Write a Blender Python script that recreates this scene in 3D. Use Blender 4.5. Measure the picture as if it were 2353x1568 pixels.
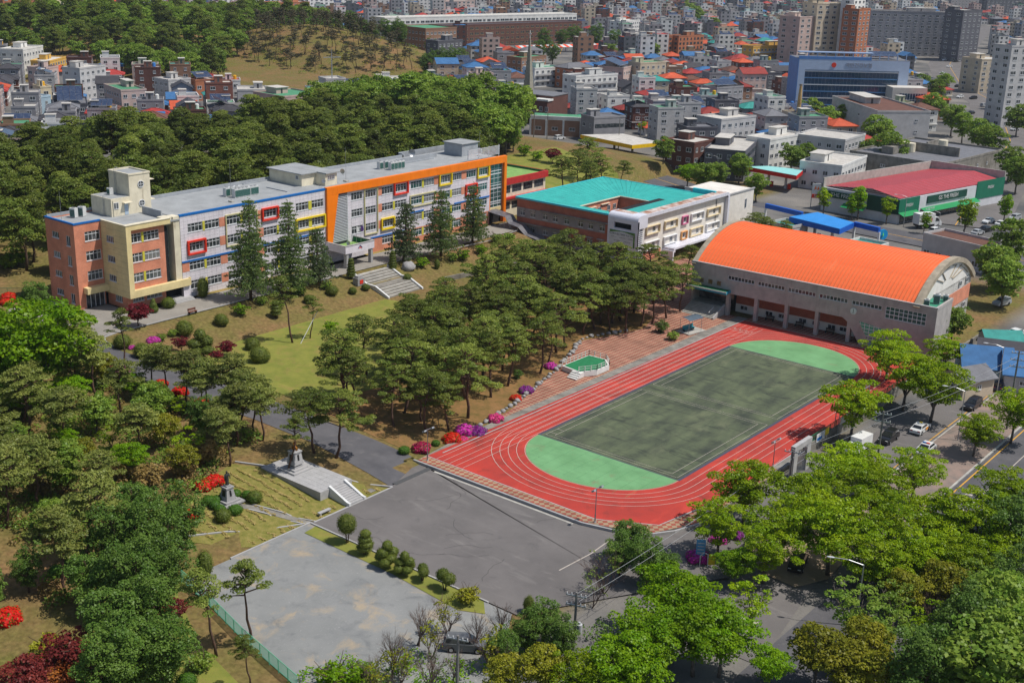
import bpy, bmesh, math, random
import numpy as np
from mathutils import Matrix, Vector, noise as mnoise
random.seed(11); RNG=np.random.default_rng(11)
for o in list(bpy.data.objects): bpy.data.objects.remove(o)
SC=bpy.context.scene; COL=SC.collection
R=math.radians; PI=math.pi
# ---------------------------------------------------------------- camera
YAW=R(128.44); PITCH=0.318066; ROLL=0.028503; FPX=2824.6; HCAM=71.0
_fh=Vector((math.cos(YAW),math.sin(YAW),0)); _fw=_fh*math.cos(PITCH)-Vector((0,0,math.sin(PITCH)))
_r0=Vector((math.sin(YAW),-math.cos(YAW),0)); _u0=_r0.cross(_fw)
_rt=_r0*math.cos(ROLL)+_u0*math.sin(ROLL); _up=_rt.cross(_fw)
cd=bpy.data.cameras.new('camera'); cam=bpy.data.objects.new('camera',cd); COL.objects.link(cam)
cd.sensor_width=36; cd.lens=FPX/2352*36; cd.clip_start=1; cd.clip_end=9000
_m=Matrix((_rt,_up,-_fw)).transposed().to_4x4(); _m.translation=(0,0,HCAM); cam.matrix_world=_m
SC.camera=cam
# ---------------------------------------------------------------- light
SUN_EL=60.0; SUN_AZ=31.0       # azimuth measured from +X towards +Y
w=bpy.data.worlds.new('World'); SC.world=w; w.use_nodes=True
nt=w.node_tree; bg=nt.nodes['Background']; sky=nt.nodes.new('ShaderNodeTexSky')
sky.sky_type='NISHITA'; sky.sun_disc=False; sky.sun_elevation=R(SUN_EL); sky.sun_rotation=R(90-SUN_AZ)
sky.air_density=1.0; sky.dust_density=1.0
nt.links.new(sky.outputs[0],bg.inputs[0]); bg.inputs[1].default_value=0.1
sl=bpy.data.lights.new('sun','SUN'); sl.energy=4.1; sl.angle=R(0.5); sl.color=(1,0.96,0.9)
so=bpy.data.objects.new('sun',sl); COL.objects.link(so)
sd=Vector((math.cos(R(SUN_EL))*math.cos(R(SUN_AZ)),math.cos(R(SUN_EL))*math.sin(R(SUN_AZ)),math.sin(R(SUN_EL))))
so.rotation_euler=sd.to_track_quat('Z','Y').to_euler(); so.location=(0,0,200)
SC.view_settings.view_transform='Standard'; SC.view_settings.look='None'; SC.view_settings.exposure=0.0; SC.view_settings.gamma=1
SC.view_settings.use_curve_mapping=False
SC.cycles.max_bounces=5; SC.cycles.diffuse_bounces=2; SC.cycles.glossy_bounces=2; SC.cycles.transmission_bounces=2
SC.cycles.transparent_max_bounces=4; SC.cycles.volume_bounces=0; SC.cycles.use_denoising=True
SC.cycles.caustics_reflective=False; SC.cycles.caustics_refractive=False
# ---------------------------------------------------------------- survey: photo point (2352x1568) -> place at height z
def G(x,y,z=0.0):
    d=_fw*FPX+_rt*(x-1176)-_up*(y-784); t=(z-HCAM)/d.z
    return (d.x*t,d.y*t,z)
def PX(p):
    d=Vector(p)-Vector((0,0,HCAM)); q=d.dot(_fw)
    return (1176+FPX*d.dot(_rt)/q, 784-FPX*d.dot(_up)/q, q)
# ---------------------------------------------------------------- materials
MATS={}
def srgb(r,g,b):
    f=lambda c:(c/255/12.92 if c/255<=.04045 else ((c/255+.055)/1.055)**2.4)
    return (f(r),f(g),f(b))
def new_mat(name):
    m=bpy.data.materials.new(name); m.use_nodes=True; return m,m.node_tree,m.node_tree.nodes['Principled BSDF']
def M(name,col,var=.12,scale=1.5,rough=.8,bump=0.0,bscale=8.0,metal=0.0,spec=.3,col2=None,detail=4,rnd=0.0,coord='Object',stretch=None):
    """noise-varied procedural surface; col2 = second colour of the noise blend, rnd = per-object brightness spread"""
    if name in MATS: return MATS[name]
    m,t,b=new_mat(name); N=t.nodes.new; L=t.links.new
    tc=N('ShaderNodeTexCoord'); src=tc.outputs[coord] if coord!='World' else None
    if src is None: g=N('ShaderNodeNewGeometry'); src=g.outputs['Position']
    if stretch:
        mp=N('ShaderNodeMapping'); mp.inputs['Scale'].default_value=stretch; L(src,mp.inputs[0]); src=mp.outputs[0]
    n=N('ShaderNodeTexNoise'); n.inputs['Scale'].default_value=scale; n.inputs['Detail'].default_value=detail; n.inputs['Roughness'].default_value=.62; L(src,n.inputs['Vector'])
    r=N('ShaderNodeValToRGB'); c2=col2 or tuple(max(0,c*(1-2.2*var)) for c in col); c1=tuple(min(1,c*(1+var)) for c in col) if col2 is None else col
    r.color_ramp.elements[0].position=.32; r.color_ramp.elements[1].position=.68
    r.color_ramp.elements[0].color=(*c2,1); r.color_ramp.elements[1].color=(*c1,1); L(n.outputs['Fac'],r.inputs[0]); out=r.outputs[0]
    if rnd:
        oi=N('ShaderNodeObjectInfo'); mr=N('ShaderNodeMapRange'); mr.inputs[3].default_value=1-rnd; mr.inputs[4].default_value=1+rnd; L(oi.outputs['Random'],mr.inputs[0])
        mx=N('ShaderNodeMix'); mx.data_type='RGBA'; mx.blend_type='MULTIPLY'; mx.inputs[0].default_value=1; L(out,mx.inputs[6]); L(mr.outputs[0],mx.inputs[7]); out=mx.outputs[2]
    L(out,b.inputs['Base Color']); b.inputs['Roughness'].default_value=rough; b.inputs['Metallic'].default_value=metal; b.inputs['Specular IOR Level'].default_value=spec
    if bump:
        n2=N('ShaderNodeTexNoise'); n2.inputs['Scale'].default_value=bscale; n2.inputs['Detail'].default_value=3; L(src,n2.inputs['Vector'])
        bp=N('ShaderNodeBump'); bp.inputs['Strength'].default_value=bump; bp.inputs['Distance'].default_value=.1; L(n2.outputs['Fac'],bp.inputs['Height']); L(bp.outputs[0],b.inputs['Normal'])
    MATS[name]=m; return m
def stain(m,col,scale,lo,hi,amt=1.0,stretch=(1,1,1),off=0.0,detail=6):
    """worn or dirty areas with a shape of their own, over the base colour"""
    t=m.node_tree; b=t.nodes['Principled BSDF']; N=t.nodes.new; L=t.links.new; src=b.inputs['Base Color'].links[0].from_socket
    g=N('ShaderNodeNewGeometry'); mp=N('ShaderNodeMapping'); mp.inputs['Scale'].default_value=stretch; mp.inputs['Location'].default_value=(off,off*.7,0); L(g.outputs['Position'],mp.inputs[0])
    n=N('ShaderNodeTexNoise'); n.inputs['Scale'].default_value=scale; n.inputs['Detail'].default_value=detail; n.inputs['Roughness'].default_value=.68; n.inputs['Distortion'].default_value=.6; L(mp.outputs[0],n.inputs['Vector'])
    r=N('ShaderNodeMapRange'); r.inputs[1].default_value=lo; r.inputs[2].default_value=hi; r.inputs[4].default_value=amt; L(n.outputs['Fac'],r.inputs[0])
    x=N('ShaderNodeMix'); x.data_type='RGBA'; L(r.outputs[0],x.inputs[0]); L(src,x.inputs[6]); x.inputs[7].default_value=(*col,1); L(x.outputs[2],b.inputs['Base Color'])
def M_glass(name,col,rough=.08,rnd=.6):
    if name in MATS: return MATS[name]
    m,t,b=new_mat(name); N=t.nodes.new; L=t.links.new
    oi=N('ShaderNodeObjectInfo'); tc=N('ShaderNodeTexCoord'); n=N('ShaderNodeTexNoise'); n.inputs['Scale'].default_value=.9; n.inputs['Detail'].default_value=1
    ad=N('ShaderNodeVectorMath'); ad.operation='ADD'; L(tc.outputs['Object'],ad.inputs[0])
    cx=N('ShaderNodeCombineXYZ'); mu=N('ShaderNodeMath'); mu.operation='MULTIPLY'; mu.inputs[1].default_value=57; L(oi.outputs['Random'],mu.inputs[0]); L(mu.outputs[0],cx.inputs[0]); L(cx.outputs[0],ad.inputs[1]); L(ad.outputs[0],n.inputs['Vector'])
    r=N('ShaderNodeValToRGB'); r.color_ramp.interpolation='LINEAR'
    r.color_ramp.elements[0].position=.42; r.color_ramp.elements[1].position=.72
    r.color_ramp.elements[0].color=(*col,1); r.color_ramp.elements[1].color=(*[min(1,c+(.22-c)*rnd) for c in col],1)
    L(n.outputs['Fac'],r.inputs[0]); L(r.outputs[0],b.inputs['Base Color']); b.inputs['Roughness'].default_value=rough; b.inputs['Specular IOR Level'].default_value=.7
    MATS[name]=m; return m
def M_leaf(name,col,col2,trans=.35,rnd=.18,scale=.55):
    """foliage: two greens mixed per clump (vertex attribute 'tint') and per tree, with light passing through"""
    if name in MATS: return MATS[name]
    m,t,b=new_mat(name); N=t.nodes.new; L=t.links.new
    at=N('ShaderNodeAttribute'); at.attribute_name='tint'
    r=N('ShaderNodeMix'); r.data_type='RGBA'; r.inputs[6].default_value=(*col,1); r.inputs[7].default_value=(*col2,1); L(at.outputs['Fac'],r.inputs[0])
    oi=N('ShaderNodeObjectInfo'); mr=N('ShaderNodeMapRange'); mr.inputs[3].default_value=1-rnd; mr.inputs[4].default_value=1+rnd; L(oi.outputs['Random'],mr.inputs[0])
    mx=N('ShaderNodeMix'); mx.data_type='RGBA'; mx.blend_type='MULTIPLY'; mx.inputs[0].default_value=1; L(r.outputs[2],mx.inputs[6]); L(mr.outputs[0],mx.inputs[7])
    d=N('ShaderNodeBsdfDiffuse'); tr=N('ShaderNodeBsdfTranslucent'); L(mx.outputs[2],d.inputs[0]); L(mx.outputs[2],tr.inputs[0])
    ms=N('ShaderNodeMixShader'); ms.inputs[0].default_value=trans; L(d.outputs[0],ms.inputs[1]); L(tr.outputs[0],ms.inputs[2])
    gl=N('ShaderNodeBsdfGlossy'); gl.inputs['Roughness'].default_value=.45; ms2=N('ShaderNodeMixShader'); ms2.inputs[0].default_value=.015; L(ms.outputs[0],ms2.inputs[1]); L(gl.outputs[0],ms2.inputs[2])
    L(ms2.outputs[0],t.nodes['Material Output'].inputs[0]); MATS[name]=m; return m
def M_checker(name,c1,c2,cell,ang,c3=None):
    if name in MATS: return MATS[name]
    m,t,b=new_mat(name); N=t.nodes.new; L=t.links.new
    g=N('ShaderNodeNewGeometry'); mp=N('ShaderNodeMapping'); mp.inputs['Rotation'].default_value=(0,0,ang); mp.inputs['Scale'].default_value=(1/cell,1/cell,0); L(g.outputs['Position'],mp.inputs[0])
    ck=N('ShaderNodeTexChecker'); ck.inputs['Scale'].default_value=1; ck.inputs['Color1'].default_value=(*c1,1); ck.inputs['Color2'].default_value=(*c2,1)
    mp.inputs['Location'].default_value=(.013,.013,.5); L(mp.outputs[0],ck.inputs['Vector'])
    n=N('ShaderNodeTexNoise'); n.inputs['Scale'].default_value=.35; n.inputs['Detail'].default_value=6; L(g.outputs['Position'],n.inputs['Vector'])
    r=N('ShaderNodeValToRGB'); r.color_ramp.elements[0].position=.3; r.color_ramp.elements[1].position=.7; r.color_ramp.elements[0].color=(.62,.6,.58,1); r.color_ramp.elements[1].color=(1.1,1.08,1.05,1); L(n.outputs['Fac'],r.inputs[0])
    mx=N('ShaderNodeMix'); mx.data_type='RGBA'; mx.blend_type='MULTIPLY'; mx.inputs[0].default_value=1; L(ck.outputs[0],mx.inputs[6]); L(r.outputs[0],mx.inputs[7])
    L(mx.outputs[2],b.inputs['Base Color']); b.inputs['Roughness'].default_value=.9; MATS[name]=m; return m
def M_brick(name,c1,c2,mortar,bw=.23,bh=.075,rough=.9):
    if name in MATS: return MATS[name]
    m,t,b=new_mat(name); N=t.nodes.new; L=t.links.new
    g=N('ShaderNodeNewGeometry'); sx=N('ShaderNodeSeparateXYZ'); L(g.outputs['Position'],sx.inputs[0])
    ad=N('ShaderNodeMath'); ad.operation='ADD'; L(sx.outputs[0],ad.inputs[0]); L(sx.outputs[1],ad.inputs[1])
    cx=N('ShaderNodeCombineXYZ'); L(ad.outputs[0],cx.inputs[0]); L(sx.outputs[2],cx.inputs[1])
    br=N('ShaderNodeTexBrick'); br.inputs['Scale'].default_value=1; br.inputs['Brick Width'].default_value=bw; br.inputs['Row Height'].default_value=bh; br.inputs['Mortar Size'].default_value=.008
    br.inputs['Color1'].default_value=(*c1,1); br.inputs['Color2'].default_value=(*c2,1); br.inputs['Mortar'].default_value=(*mortar,1); L(cx.outputs[0],br.inputs['Vector'])
    n=N('ShaderNodeTexNoise'); n.inputs['Scale'].default_value=.5; n.inputs['Detail'].default_value=5; L(g.outputs['Position'],n.inputs['Vector'])
    r=N('ShaderNodeValToRGB'); r.color_ramp.elements[0].position=.3; r.color_ramp.elements[1].position=.7; r.color_ramp.elements[0].color=(.78,.76,.75,1); r.color_ramp.elements[1].color=(1.08,1.08,1.08,1); L(n.outputs['Fac'],r.inputs[0])
    mx=N('ShaderNodeMix'); mx.data_type='RGBA'; mx.blend_type='MULTIPLY'; mx.inputs[0].default_value=1; L(br.outputs[0],mx.inputs[6]); L(r.outputs[0],mx.inputs[7])
    L(mx.outputs[2],b.inputs['Base Color']); b.inputs['Roughness'].default_value=rough; MATS[name]=m; return m
# ---------------------------------------------------------------- mesh builder
BOXF=[(0,3,2,1),(4,5,6,7),(0,1,5,4),(1,2,6,5),(2,3,7,6),(3,0,4,7)]
class MB:
    def __init__(s): s.v=[]; s.f=[]; s.m=[]
    def add(s,vs,fs,m=0):
        n=len(s.v); s.v+=[tuple(p) for p in vs]; s.f+=[tuple(i+n for i in f) for f in fs]; s.m+=[m]*len(fs); return s
    def box(s,x0,x1,y0,y1,z0,z1,m=0):
        return s.add([(x0,y0,z0),(x1,y0,z0),(x1,y1,z0),(x0,y1,z0),(x0,y0,z1),(x1,y0,z1),(x1,y1,z1),(x0,y1,z1)],BOXF,m)
    def obox(s,c,a,b,d,m=0):
        c,a,b,d=map(Vector,(c,a,b,d))
        return s.add([c-a-b-d,c+a-b-d,c+a+b-d,c-a+b-d,c-a-b+d,c+a-b+d,c+a+b+d,c-a+b+d],BOXF,m)
    def bar(s,p,q,wd,m=0,up=(0,0,1)):
        p,q=Vector(p),Vector(q); d=q-p; u=Vector(up); a=d.cross(u)
        if a.length<1e-6: a=d.cross(Vector((1,0,0)))
        a.normalize(); b=a.cross(d).normalized(); w2=(wd if isinstance(wd,(tuple,list)) else (wd,wd))
        return s.obox((p+q)/2,a*w2[0]/2,b*w2[1]/2,d/2,m)
    def prism(s,poly,z0,z1,m=0,mt=None):
        n=len(poly); a=sum(poly[i][0]*poly[(i+1)%n][1]-poly[(i+1)%n][0]*poly[i][1] for i in range(n))
        if a<0: poly=poly[::-1]
        s.add([(x,y,z0) for x,y in poly]+[(x,y,z1) for x,y in poly],[(i,(i+1)%n,n+(i+1)%n,n+i) for i in range(n)]+[tuple(range(n))[::-1]],m)
        return s.add([(x,y,z1) for x,y in poly],[tuple(range(n))],m if mt is None else mt)
    def quad(s,a,b,c,d,m=0): return s.add([a,b,c,d],[(0,1,2,3)],m)
    def tube(s,pts,rad,n=6,m=0,cap=True):
        pts=[Vector(p) for p in pts]; k=len(pts); rad=rad if isinstance(rad,(list,tuple)) else [rad]*k
        vs=[]; fs=[]; ref=Vector((.31,.87,.12))
        for i,p in enumerate(pts):
            d=(pts[min(i+1,k-1)]-pts[max(i-1,0)]); d=d.normalized() if d.length else Vector((0,0,1))
            a=d.cross(ref); a=a.normalized() if a.length>1e-4 else Vector((1,0,0)); b=d.cross(a)
            vs+=[p+(a*math.cos(2*PI*j/n)+b*math.sin(2*PI*j/n))*rad[i] for j in range(n)]
        for i in range(k-1):
            fs+=[(i*n+j,i*n+(j+1)%n,(i+1)*n+(j+1)%n,(i+1)*n+j) for j in range(n)]
        if cap: fs+=[tuple(range(n))[::-1],tuple((k-1)*n+j for j in range(n))]
        return s.add(vs,fs,m)
    def cyl(s,c,r,z0,z1,n=12,m=0,r1=None): return s.tube([(c[0],c[1],z0),(c[0],c[1],z1)],[r,r if r1 is None else r1],n,m)
    def ell(s,c,r,nu=12,nv=8,m=0,jit=0.0,zmin=-1.0):
        vs=[];fs=[]
        for i in range(nv+1):
            th=PI*i/nv
            for j in range(nu):
                ph=2*PI*j/nu; d=Vector((math.sin(th)*math.cos(ph),math.sin(th)*math.sin(ph),max(zmin,math.cos(th))))
                k=1+jit*mnoise.noise(d*2.3+Vector(c)) if jit else 1
                vs.append((c[0]+d.x*r[0]*k,c[1]+d.y*r[1]*k,c[2]+d.z*r[2]*k))
        for i in range(nv):
            fs+=[(i*nu+j,(i+1)*nu+j,(i+1)*nu+(j+1)%nu,i*nu+(j+1)%nu) for j in range(nu)]
        return s.add(vs,fs,m)
    def mesh(s,name,mats,smooth=False):
        me=bpy.data.meshes.new(name); me.from_pydata(s.v,[],s.f)
        for mm in (mats if isinstance(mats,(list,tuple)) else [mats]): me.materials.append(mm)
        me.polygons.foreach_set('material_index',np.array(s.m,dtype=np.int32))
        if smooth: me.polygons.foreach_set('use_smooth',np.ones(len(s.f),dtype=bool))
        me.update(); return me
    def build(s,name,mats,parent=None,smooth=False):
        return obj(name,s.mesh(name,mats,smooth),parent)
def obj(name,me,parent=None,loc=(0,0,0),rotz=0.0,world=True):
    o=bpy.data.objects.new(name,me); COL.objects.link(o); o.location=loc; o.rotation_euler=(0,0,rotz)
    if parent is not None:
        o.parent=parent
        if world and parent.get('_w',1): o.matrix_parent_inverse=base_mat(parent).inverted()
    return o
def base_mat(o):
    s=Matrix.Diagonal((*o.scale,1)); m=Matrix.Translation(o.location)@o.rotation_euler.to_matrix().to_4x4()@s
    return m if o.parent is None else base_mat(o.parent)@o.matrix_parent_inverse@m
def tag(o,label=None,cat=None,group=None,kind=None):
    if label: o['label']=label
    if cat: o['category']=cat
    if group: o['group']=group
    if kind: o['kind']=kind
    return o
def thing(name,label,cat,loc=(0,0,0),rotz=0.0,group=None,scale=None):
    o=bpy.data.objects.new(name,None); COL.objects.link(o); o.location=loc; o.rotation_euler=(0,0,rotz)
    if scale is not None: o.scale=scale if isinstance(scale,(tuple,list)) else (scale,)*3
    return tag(o,label,cat,group)
def copy_tree(src,loc,rotz=None,scale=None,label=None,group=None):
    def cp(o,par):
        c=o.copy(); COL.objects.link(c); c.parent=par
        for ch in KIDS.get(o.name,[]): cp(ch,c)
        return c
    c=cp(src,None); c.location=loc
    if rotz is not None: c.rotation_euler=(0,0,rotz)
    if scale is not None: c.scale=scale if isinstance(scale,(tuple,list)) else (scale,)*3
    if label: c['label']=label
    if group: c['group']=group
    return c
KIDS={}
def kids(root): 
    KIDS[root.name]=[o for o in COL.objects if o.parent==root]
    for k in KIDS[root.name]: kids(k)
# ================================================================= terrain and ground
def sm(a,b,t):
    t=min(1,max(0,(t-a)/(b-a))); return t*t*(3-2*t)
def lin(t,pts):
    if t<=pts[0][0]: return pts[0][1]
    for (a,u),(b,v) in zip(pts,pts[1:]):
        if t<=b: return u+(v-u)*(t-a)/(b-a)
    return pts[-1][1]
HILLS=[(-532,480,74,50,21.0,.35),(-625,425,120,70,17.0,.2),(-640,520,110,60,14.0,.2)]
def h(x,y):
    a=lin(x,[(-178.5,4.0),(-168,1.0),(-150,.9),(-118,0),(-112.5,0),(-111,-.45)])
    b=lin(x,[(-172,4.0),(-122,1.0),(-107,-.4),(-106,-.4)])
    k=sm(114,125,y); z=a*k+b*(1-k)
    if x>-111: z=-.45
    if x>-66: z=-.6
    if x<-205: z=4+lin(-x,[(205,0),(235,2),(300,2),(335,-4)])
    z*=1-sm(325,370,y) if x<-147 else 1
    if x>=-147: z=z*(1-sm(215,240,y))+(-.15)*sm(215,240,y)
    elif y>262 and x>-205: z=min(z,4*(1-sm(262,315,y)))
    if x<-215 or y>380:
        for cx,cy,sx,sy,H,rt in HILLS:
            c,s=math.cos(rt),math.sin(rt); u=((x-cx)*c+(y-cy)*s)/sx; v=(-(x-cx)*s+(y-cy)*c)/sy; d=u*u+v*v
            if d<9: z=max(z,H*math.exp(-d*1.1)*(1+.12*mnoise.noise(Vector((x*.03,y*.03,0)))))
    if y<60 or x>-20: z=-.6
    return z
def axis(lo,hi,step,far):
    a=list(np.arange(lo,hi+.1,step)); s=step; x=lo; L=[]
    while x>-far: s=min(s*1.25,400); x-=s; L.append(x)
    s=step; x=hi; Rr=[]
    while x<far: s=min(s*1.25,400); x+=s; Rr.append(x)
    return L[::-1]+a+Rr
GX=axis(-340,20,4,6000); GY=axis(40,420,4,6000)
GX=sorted(set(GX+list(np.arange(-760,-340,12.0)))); GY=sorted(set(GY+list(np.arange(432,640,12.0))))
def zone(x,y):
    """1 = paved town ground, 0 = soil and dry grass of the school grounds and hills"""
    t=max(sm(-328,-338,x) if x<-205 else 0, sm(330,345,y+ (x+150)*.17), sm(272,284,y) if x>-165 else 0, .85*sm(212,216,y) if x>-72 else 0)
    if x>-68.5: t=1
    for cx,cy,sx,sy,H,rt in HILLS:
        if ((x-cx)/sx)**2+((y-cy)/sy)**2<3.2: t=0
    return t
V_=[(x,y,h(x,y)) for y in GY for x in GX]; nx=len(GX)
F_=[(j*nx+i,j*nx+i+1,(j+1)*nx+i+1,(j+1)*nx+i) for j in range(len(GY)-1) for i in range(nx-1)]
gm=bpy.data.meshes.new('ground'); gm.from_pydata(V_,[],F_)
at=gm.attributes.new('zone','FLOAT','POINT'); at.data.foreach_set('value',np.array([zone(x,y) for x,y,_ in V_],dtype=np.float32))
def ground_mat():
    m,t,b=new_mat('ground_soil'); N=t.nodes.new; L=t.links.new
    g=N('ShaderNodeNewGeometry'); n=N('ShaderNodeTexNoise'); n.inputs['Scale'].default_value=.07; n.inputs['Detail'].default_value=8; n.inputs['Roughness'].default_value=.7; L(g.outputs['Position'],n.inputs['Vector'])
    r=N('ShaderNodeValToRGB'); e=r.color_ramp.elements; e[0].position=.34; e[0].color=(*srgb(112,110,56),1); e[1].position=.66; e[1].color=(*srgb(142,110,76),1)
    q=r.color_ramp.elements.new(.5); q.color=(*srgb(124,108,66),1); L(n.outputs['Fac'],r.inputs[0])
    n2=N('ShaderNodeTexNoise'); n2.inputs['Scale'].default_value=1.7; n2.inputs['Detail'].default_value=5; L(g.outputs['Position'],n2.inputs['Vector'])
    r2=N('ShaderNodeValToRGB'); r2.color_ramp.elements[0].position=.3; r2.color_ramp.elements[1].position=.7; r2.color_ramp.elements[0].color=(.62,.62,.62,1); r2.color_ramp.elements[1].color=(1.12,1.12,1.12,1); L(n2.outputs['Fac'],r2.inputs[0])
    mu=N('ShaderNodeMix'); mu.data_type='RGBA'; mu.blend_type='MULTIPLY'; mu.inputs[0].default_value=1; L(r.outputs[0],mu.inputs[6]); L(r2.outputs[0],mu.inputs[7])
    at=N('ShaderNodeAttribute'); at.attribute_name='zone'
    n3=N('ShaderNodeTexNoise'); n3.inputs['Scale'].default_value=.05; n3.inputs['Detail'].default_value=6; L(g.outputs['Position'],n3.inputs['Vector'])
    r3=N('ShaderNodeValToRGB'); r3.color_ramp.elements[0].position=.35; r3.color_ramp.elements[1].position=.68; r3.color_ramp.elements[0].color=(.10,.10,.10,1); r3.color_ramp.elements[1].color=(.24,.22,.195,1); L(n3.outputs['Fac'],r3.inputs[0])
    mz=N('ShaderNodeMix'); mz.data_type='RGBA'; L(at.outputs['Fac'],mz.inputs[0]); L(mu.outputs[2],mz.inputs[6]); L(r3.outputs[0],mz.inputs[7])
    L(mz.outputs[2],b.inputs['Base Color']); b.inputs['Roughness'].default_value=.95; b.inputs['Specular IOR Level'].default_value=.1
    bp=N('ShaderNodeBump'); bp.inputs['Strength'].default_value=.5; bp.inputs['Distance'].default_value=.25; L(n2.outputs['Fac'],bp.inputs['Height']); L(bp.outputs[0],b.inputs['Normal'])
    return m
gm.materials.append(ground_mat()); gm.polygons.foreach_set('use_smooth',np.ones(len(F_),dtype=bool))
ground=obj('ground',gm); tag(ground,'dry brown and olive soil of the school grounds and the town','ground',kind='structure')
def sheet(name,poly,mat,off=.05,z=None,step=4.0,parent=None,kind='structure',label=None,cat=None):
    """a surface cut to poly (world xy), laid on the terrain (or flat at z)"""
    bm=bmesh.new(); f=bm.faces.new([bm.verts.new((x,y,0)) for x,y in poly])
    if z is None:
        xs=[p[0] for p in poly]; ys=[p[1] for p in poly]
        for ax,lo,hi in ((0,min(xs),max(xs)),(1,min(ys),max(ys))):
            for c in np.arange(math.ceil(lo/step)*step,hi,step):
                co=[0,0,0]; no=[0,0,0]; co[ax]=float(c); no[ax]=1
                bmesh.ops.bisect_plane(bm,geom=bm.verts[:]+bm.edges[:]+bm.faces[:],plane_co=co,plane_no=no)
    bmesh.ops.triangulate(bm,faces=bm.faces[:])
    for v in bm.verts: v.co.z=(h(v.co.x,v.co.y) if z is None else z)+off
    for f in bm.faces:
        if f.normal.z<0: f.normal_flip()
    me=bpy.data.meshes.new(name); bm.normal_update(); bm.to_mesh(me); bm.free(); me.materials.append(mat)
    o=obj(name,me,parent)
    if parent is None: tag(o,label,cat,None,kind)
    return o
def rect(x0,x1,y0,y1): return [(x0,y0),(x1,y0),(x1,y1),(x0,y1)]
def strip_mb(mb,pts,wd,z,m=0,closed=False):
    """flat painted line along a polyline at height z"""
    n=len(pts); L=[];Rr=[]
    for i in range(n):
        a=Vector(pts[(i-1)%n] if (closed or i>0) else pts[i]); b=Vector(pts[(i+1)%n] if (closed or i<n-1) else pts[i]); d=(b-a).normalized(); q=Vector((-d.y,d.x))*wd/2; p=Vector(pts[i])
        L.append((p.x+q.x,p.y+q.y,z)); Rr.append((p.x-q.x,p.y-q.y,z))
    k=n if closed else n-1
    mb.add(L+Rr,[(n+i,n+(i+1)%n,(i+1)%n,i) for i in range(k)],m)
def kerb_mb(mb,pts,wd,z0,z1,m=0):
    for a,b in zip(pts,pts[1:]): mb.bar((a[0],a[1],(z0+z1)/2),(b[0],b[1],(z0+z1)/2),(wd,z1-z0),m)
m_asph=M('asphalt_lot',srgb(118,113,110),.07,.12,.92,.25,30,col2=srgb(100,96,94),coord='World',detail=9)
m_asph_d=M('asphalt_dark',srgb(100,98,100),.1,.3,.92,.25,30,col2=srgb(82,81,84),coord='World',detail=8)
m_conc_road=M('concrete_road',srgb(152,146,136),.06,.2,.9,.2,20,col2=srgb(132,127,119),coord='World',detail=8)
m_conc=M('concrete',srgb(178,174,165),.1,.8,.9,.2,12,coord='World')
m_conc_w=M('pale_granite',srgb(170,168,166),.06,1.2,.7,.1,20,coord='World')
m_conc_d=M('weathered_concrete',srgb(140,135,126),.2,.5,.95,.2,9,coord='World',detail=8)
m_white=M('white_paint',(.66,.66,.64),.05,2,.6)
m_line=M('line_paint',(.5,.44,.38),.08,1.5,.8,coord='World')
m_lawn=M('lawn_grass',srgb(140,138,66),.1,.35,.95,.5,14,col2=srgb(112,120,54),coord='World',detail=9,spec=.1)
m_dry=M('dry_grass',srgb(158,134,84),.1,.6,.95,.5,9,col2=srgb(128,122,62),coord='World',detail=8,spec=.1)
m_straw=M('straw_mat',srgb(142,130,74),.1,1.3,.95,.6,5,col2=srgb(106,108,48),coord='World',detail=5,spec=.1)
m_gravel=M('gravel_ground',srgb(148,148,145),.1,.16,.95,.6,22,col2=srgb(132,133,131),coord='World',detail=10,spec=.15)
m_paver=M_checker('checker_pavers',srgb(150,86,72),srgb(170,136,112),.62,R(45))
m_paver2=M_checker('kerb_pavers',srgb(158,84,66),srgb(168,146,118),.62,R(45))
m_track=M('track_red',srgb(192,64,52),.1,.12,.9,.3,25,col2=srgb(158,58,50),coord='World',detail=9)
m_green=M('field_mint',srgb(118,168,116),.1,.22,.9,.2,12,col2=srgb(100,146,98),coord='World',detail=7)
m_court=M('court_dark_green',srgb(102,111,82),.1,.34,.95,.3,16,col2=srgb(60,66,57),coord='World',detail=9,stretch=(1,.35,1))
m_soil=M('grove_soil',srgb(150,112,74),.1,.4,.95,.5,8,col2=srgb(108,92,52),coord='World',detail=8,spec=.1)
stain(m_track,srgb(118,54,46),.15,.53,.68,.8,off=3); stain(m_track,srgb(214,84,66),.3,.56,.7,.5,(1,.3,1),9); stain(m_court,srgb(48,54,48),.4,.52,.68,.8,(.5,1.6,1),2); stain(m_court,srgb(122,126,96),.25,.55,.75,.6,(1,.4,1),21)
stain(m_green,srgb(128,122,92),.3,.6,.72,.7,off=5); stain(m_green,srgb(92,132,92),1.2,.5,.75,.6,(.3,1.5,1),11); stain(m_asph,srgb(136,131,126),.35,.56,.75,.7,(.35,1.4,1),4); stain(m_asph,srgb(84,82,82),.5,.6,.74,.6,off=14); stain(m_asph,srgb(150,144,138),2.4,.66,.74,.6,off=30)
stain(m_gravel,srgb(180,160,130),.2,.53,.68,.75,off=40); stain(m_gravel,srgb(112,114,115),.4,.53,.7,.7,off=8); stain(m_gravel,srgb(178,176,172),3.5,.6,.7,.6,off=17); stain(m_lawn,srgb(146,122,76),.35,.52,.7,.7,off=6); stain(m_lawn,srgb(98,112,46),1.5,.55,.75,.6); stain(m_conc_road,srgb(112,108,102),.6,.58,.74,.5,off=3); stain(m_soil,srgb(92,86,46),.9,.52,.7,.7,off=2); stain(m_asph_d,srgb(118,115,113),.5,.58,.74,.5,off=7); stain(m_conc_d,srgb(96,92,86),.9,.54,.7,.6,(1,1,.3))
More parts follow.
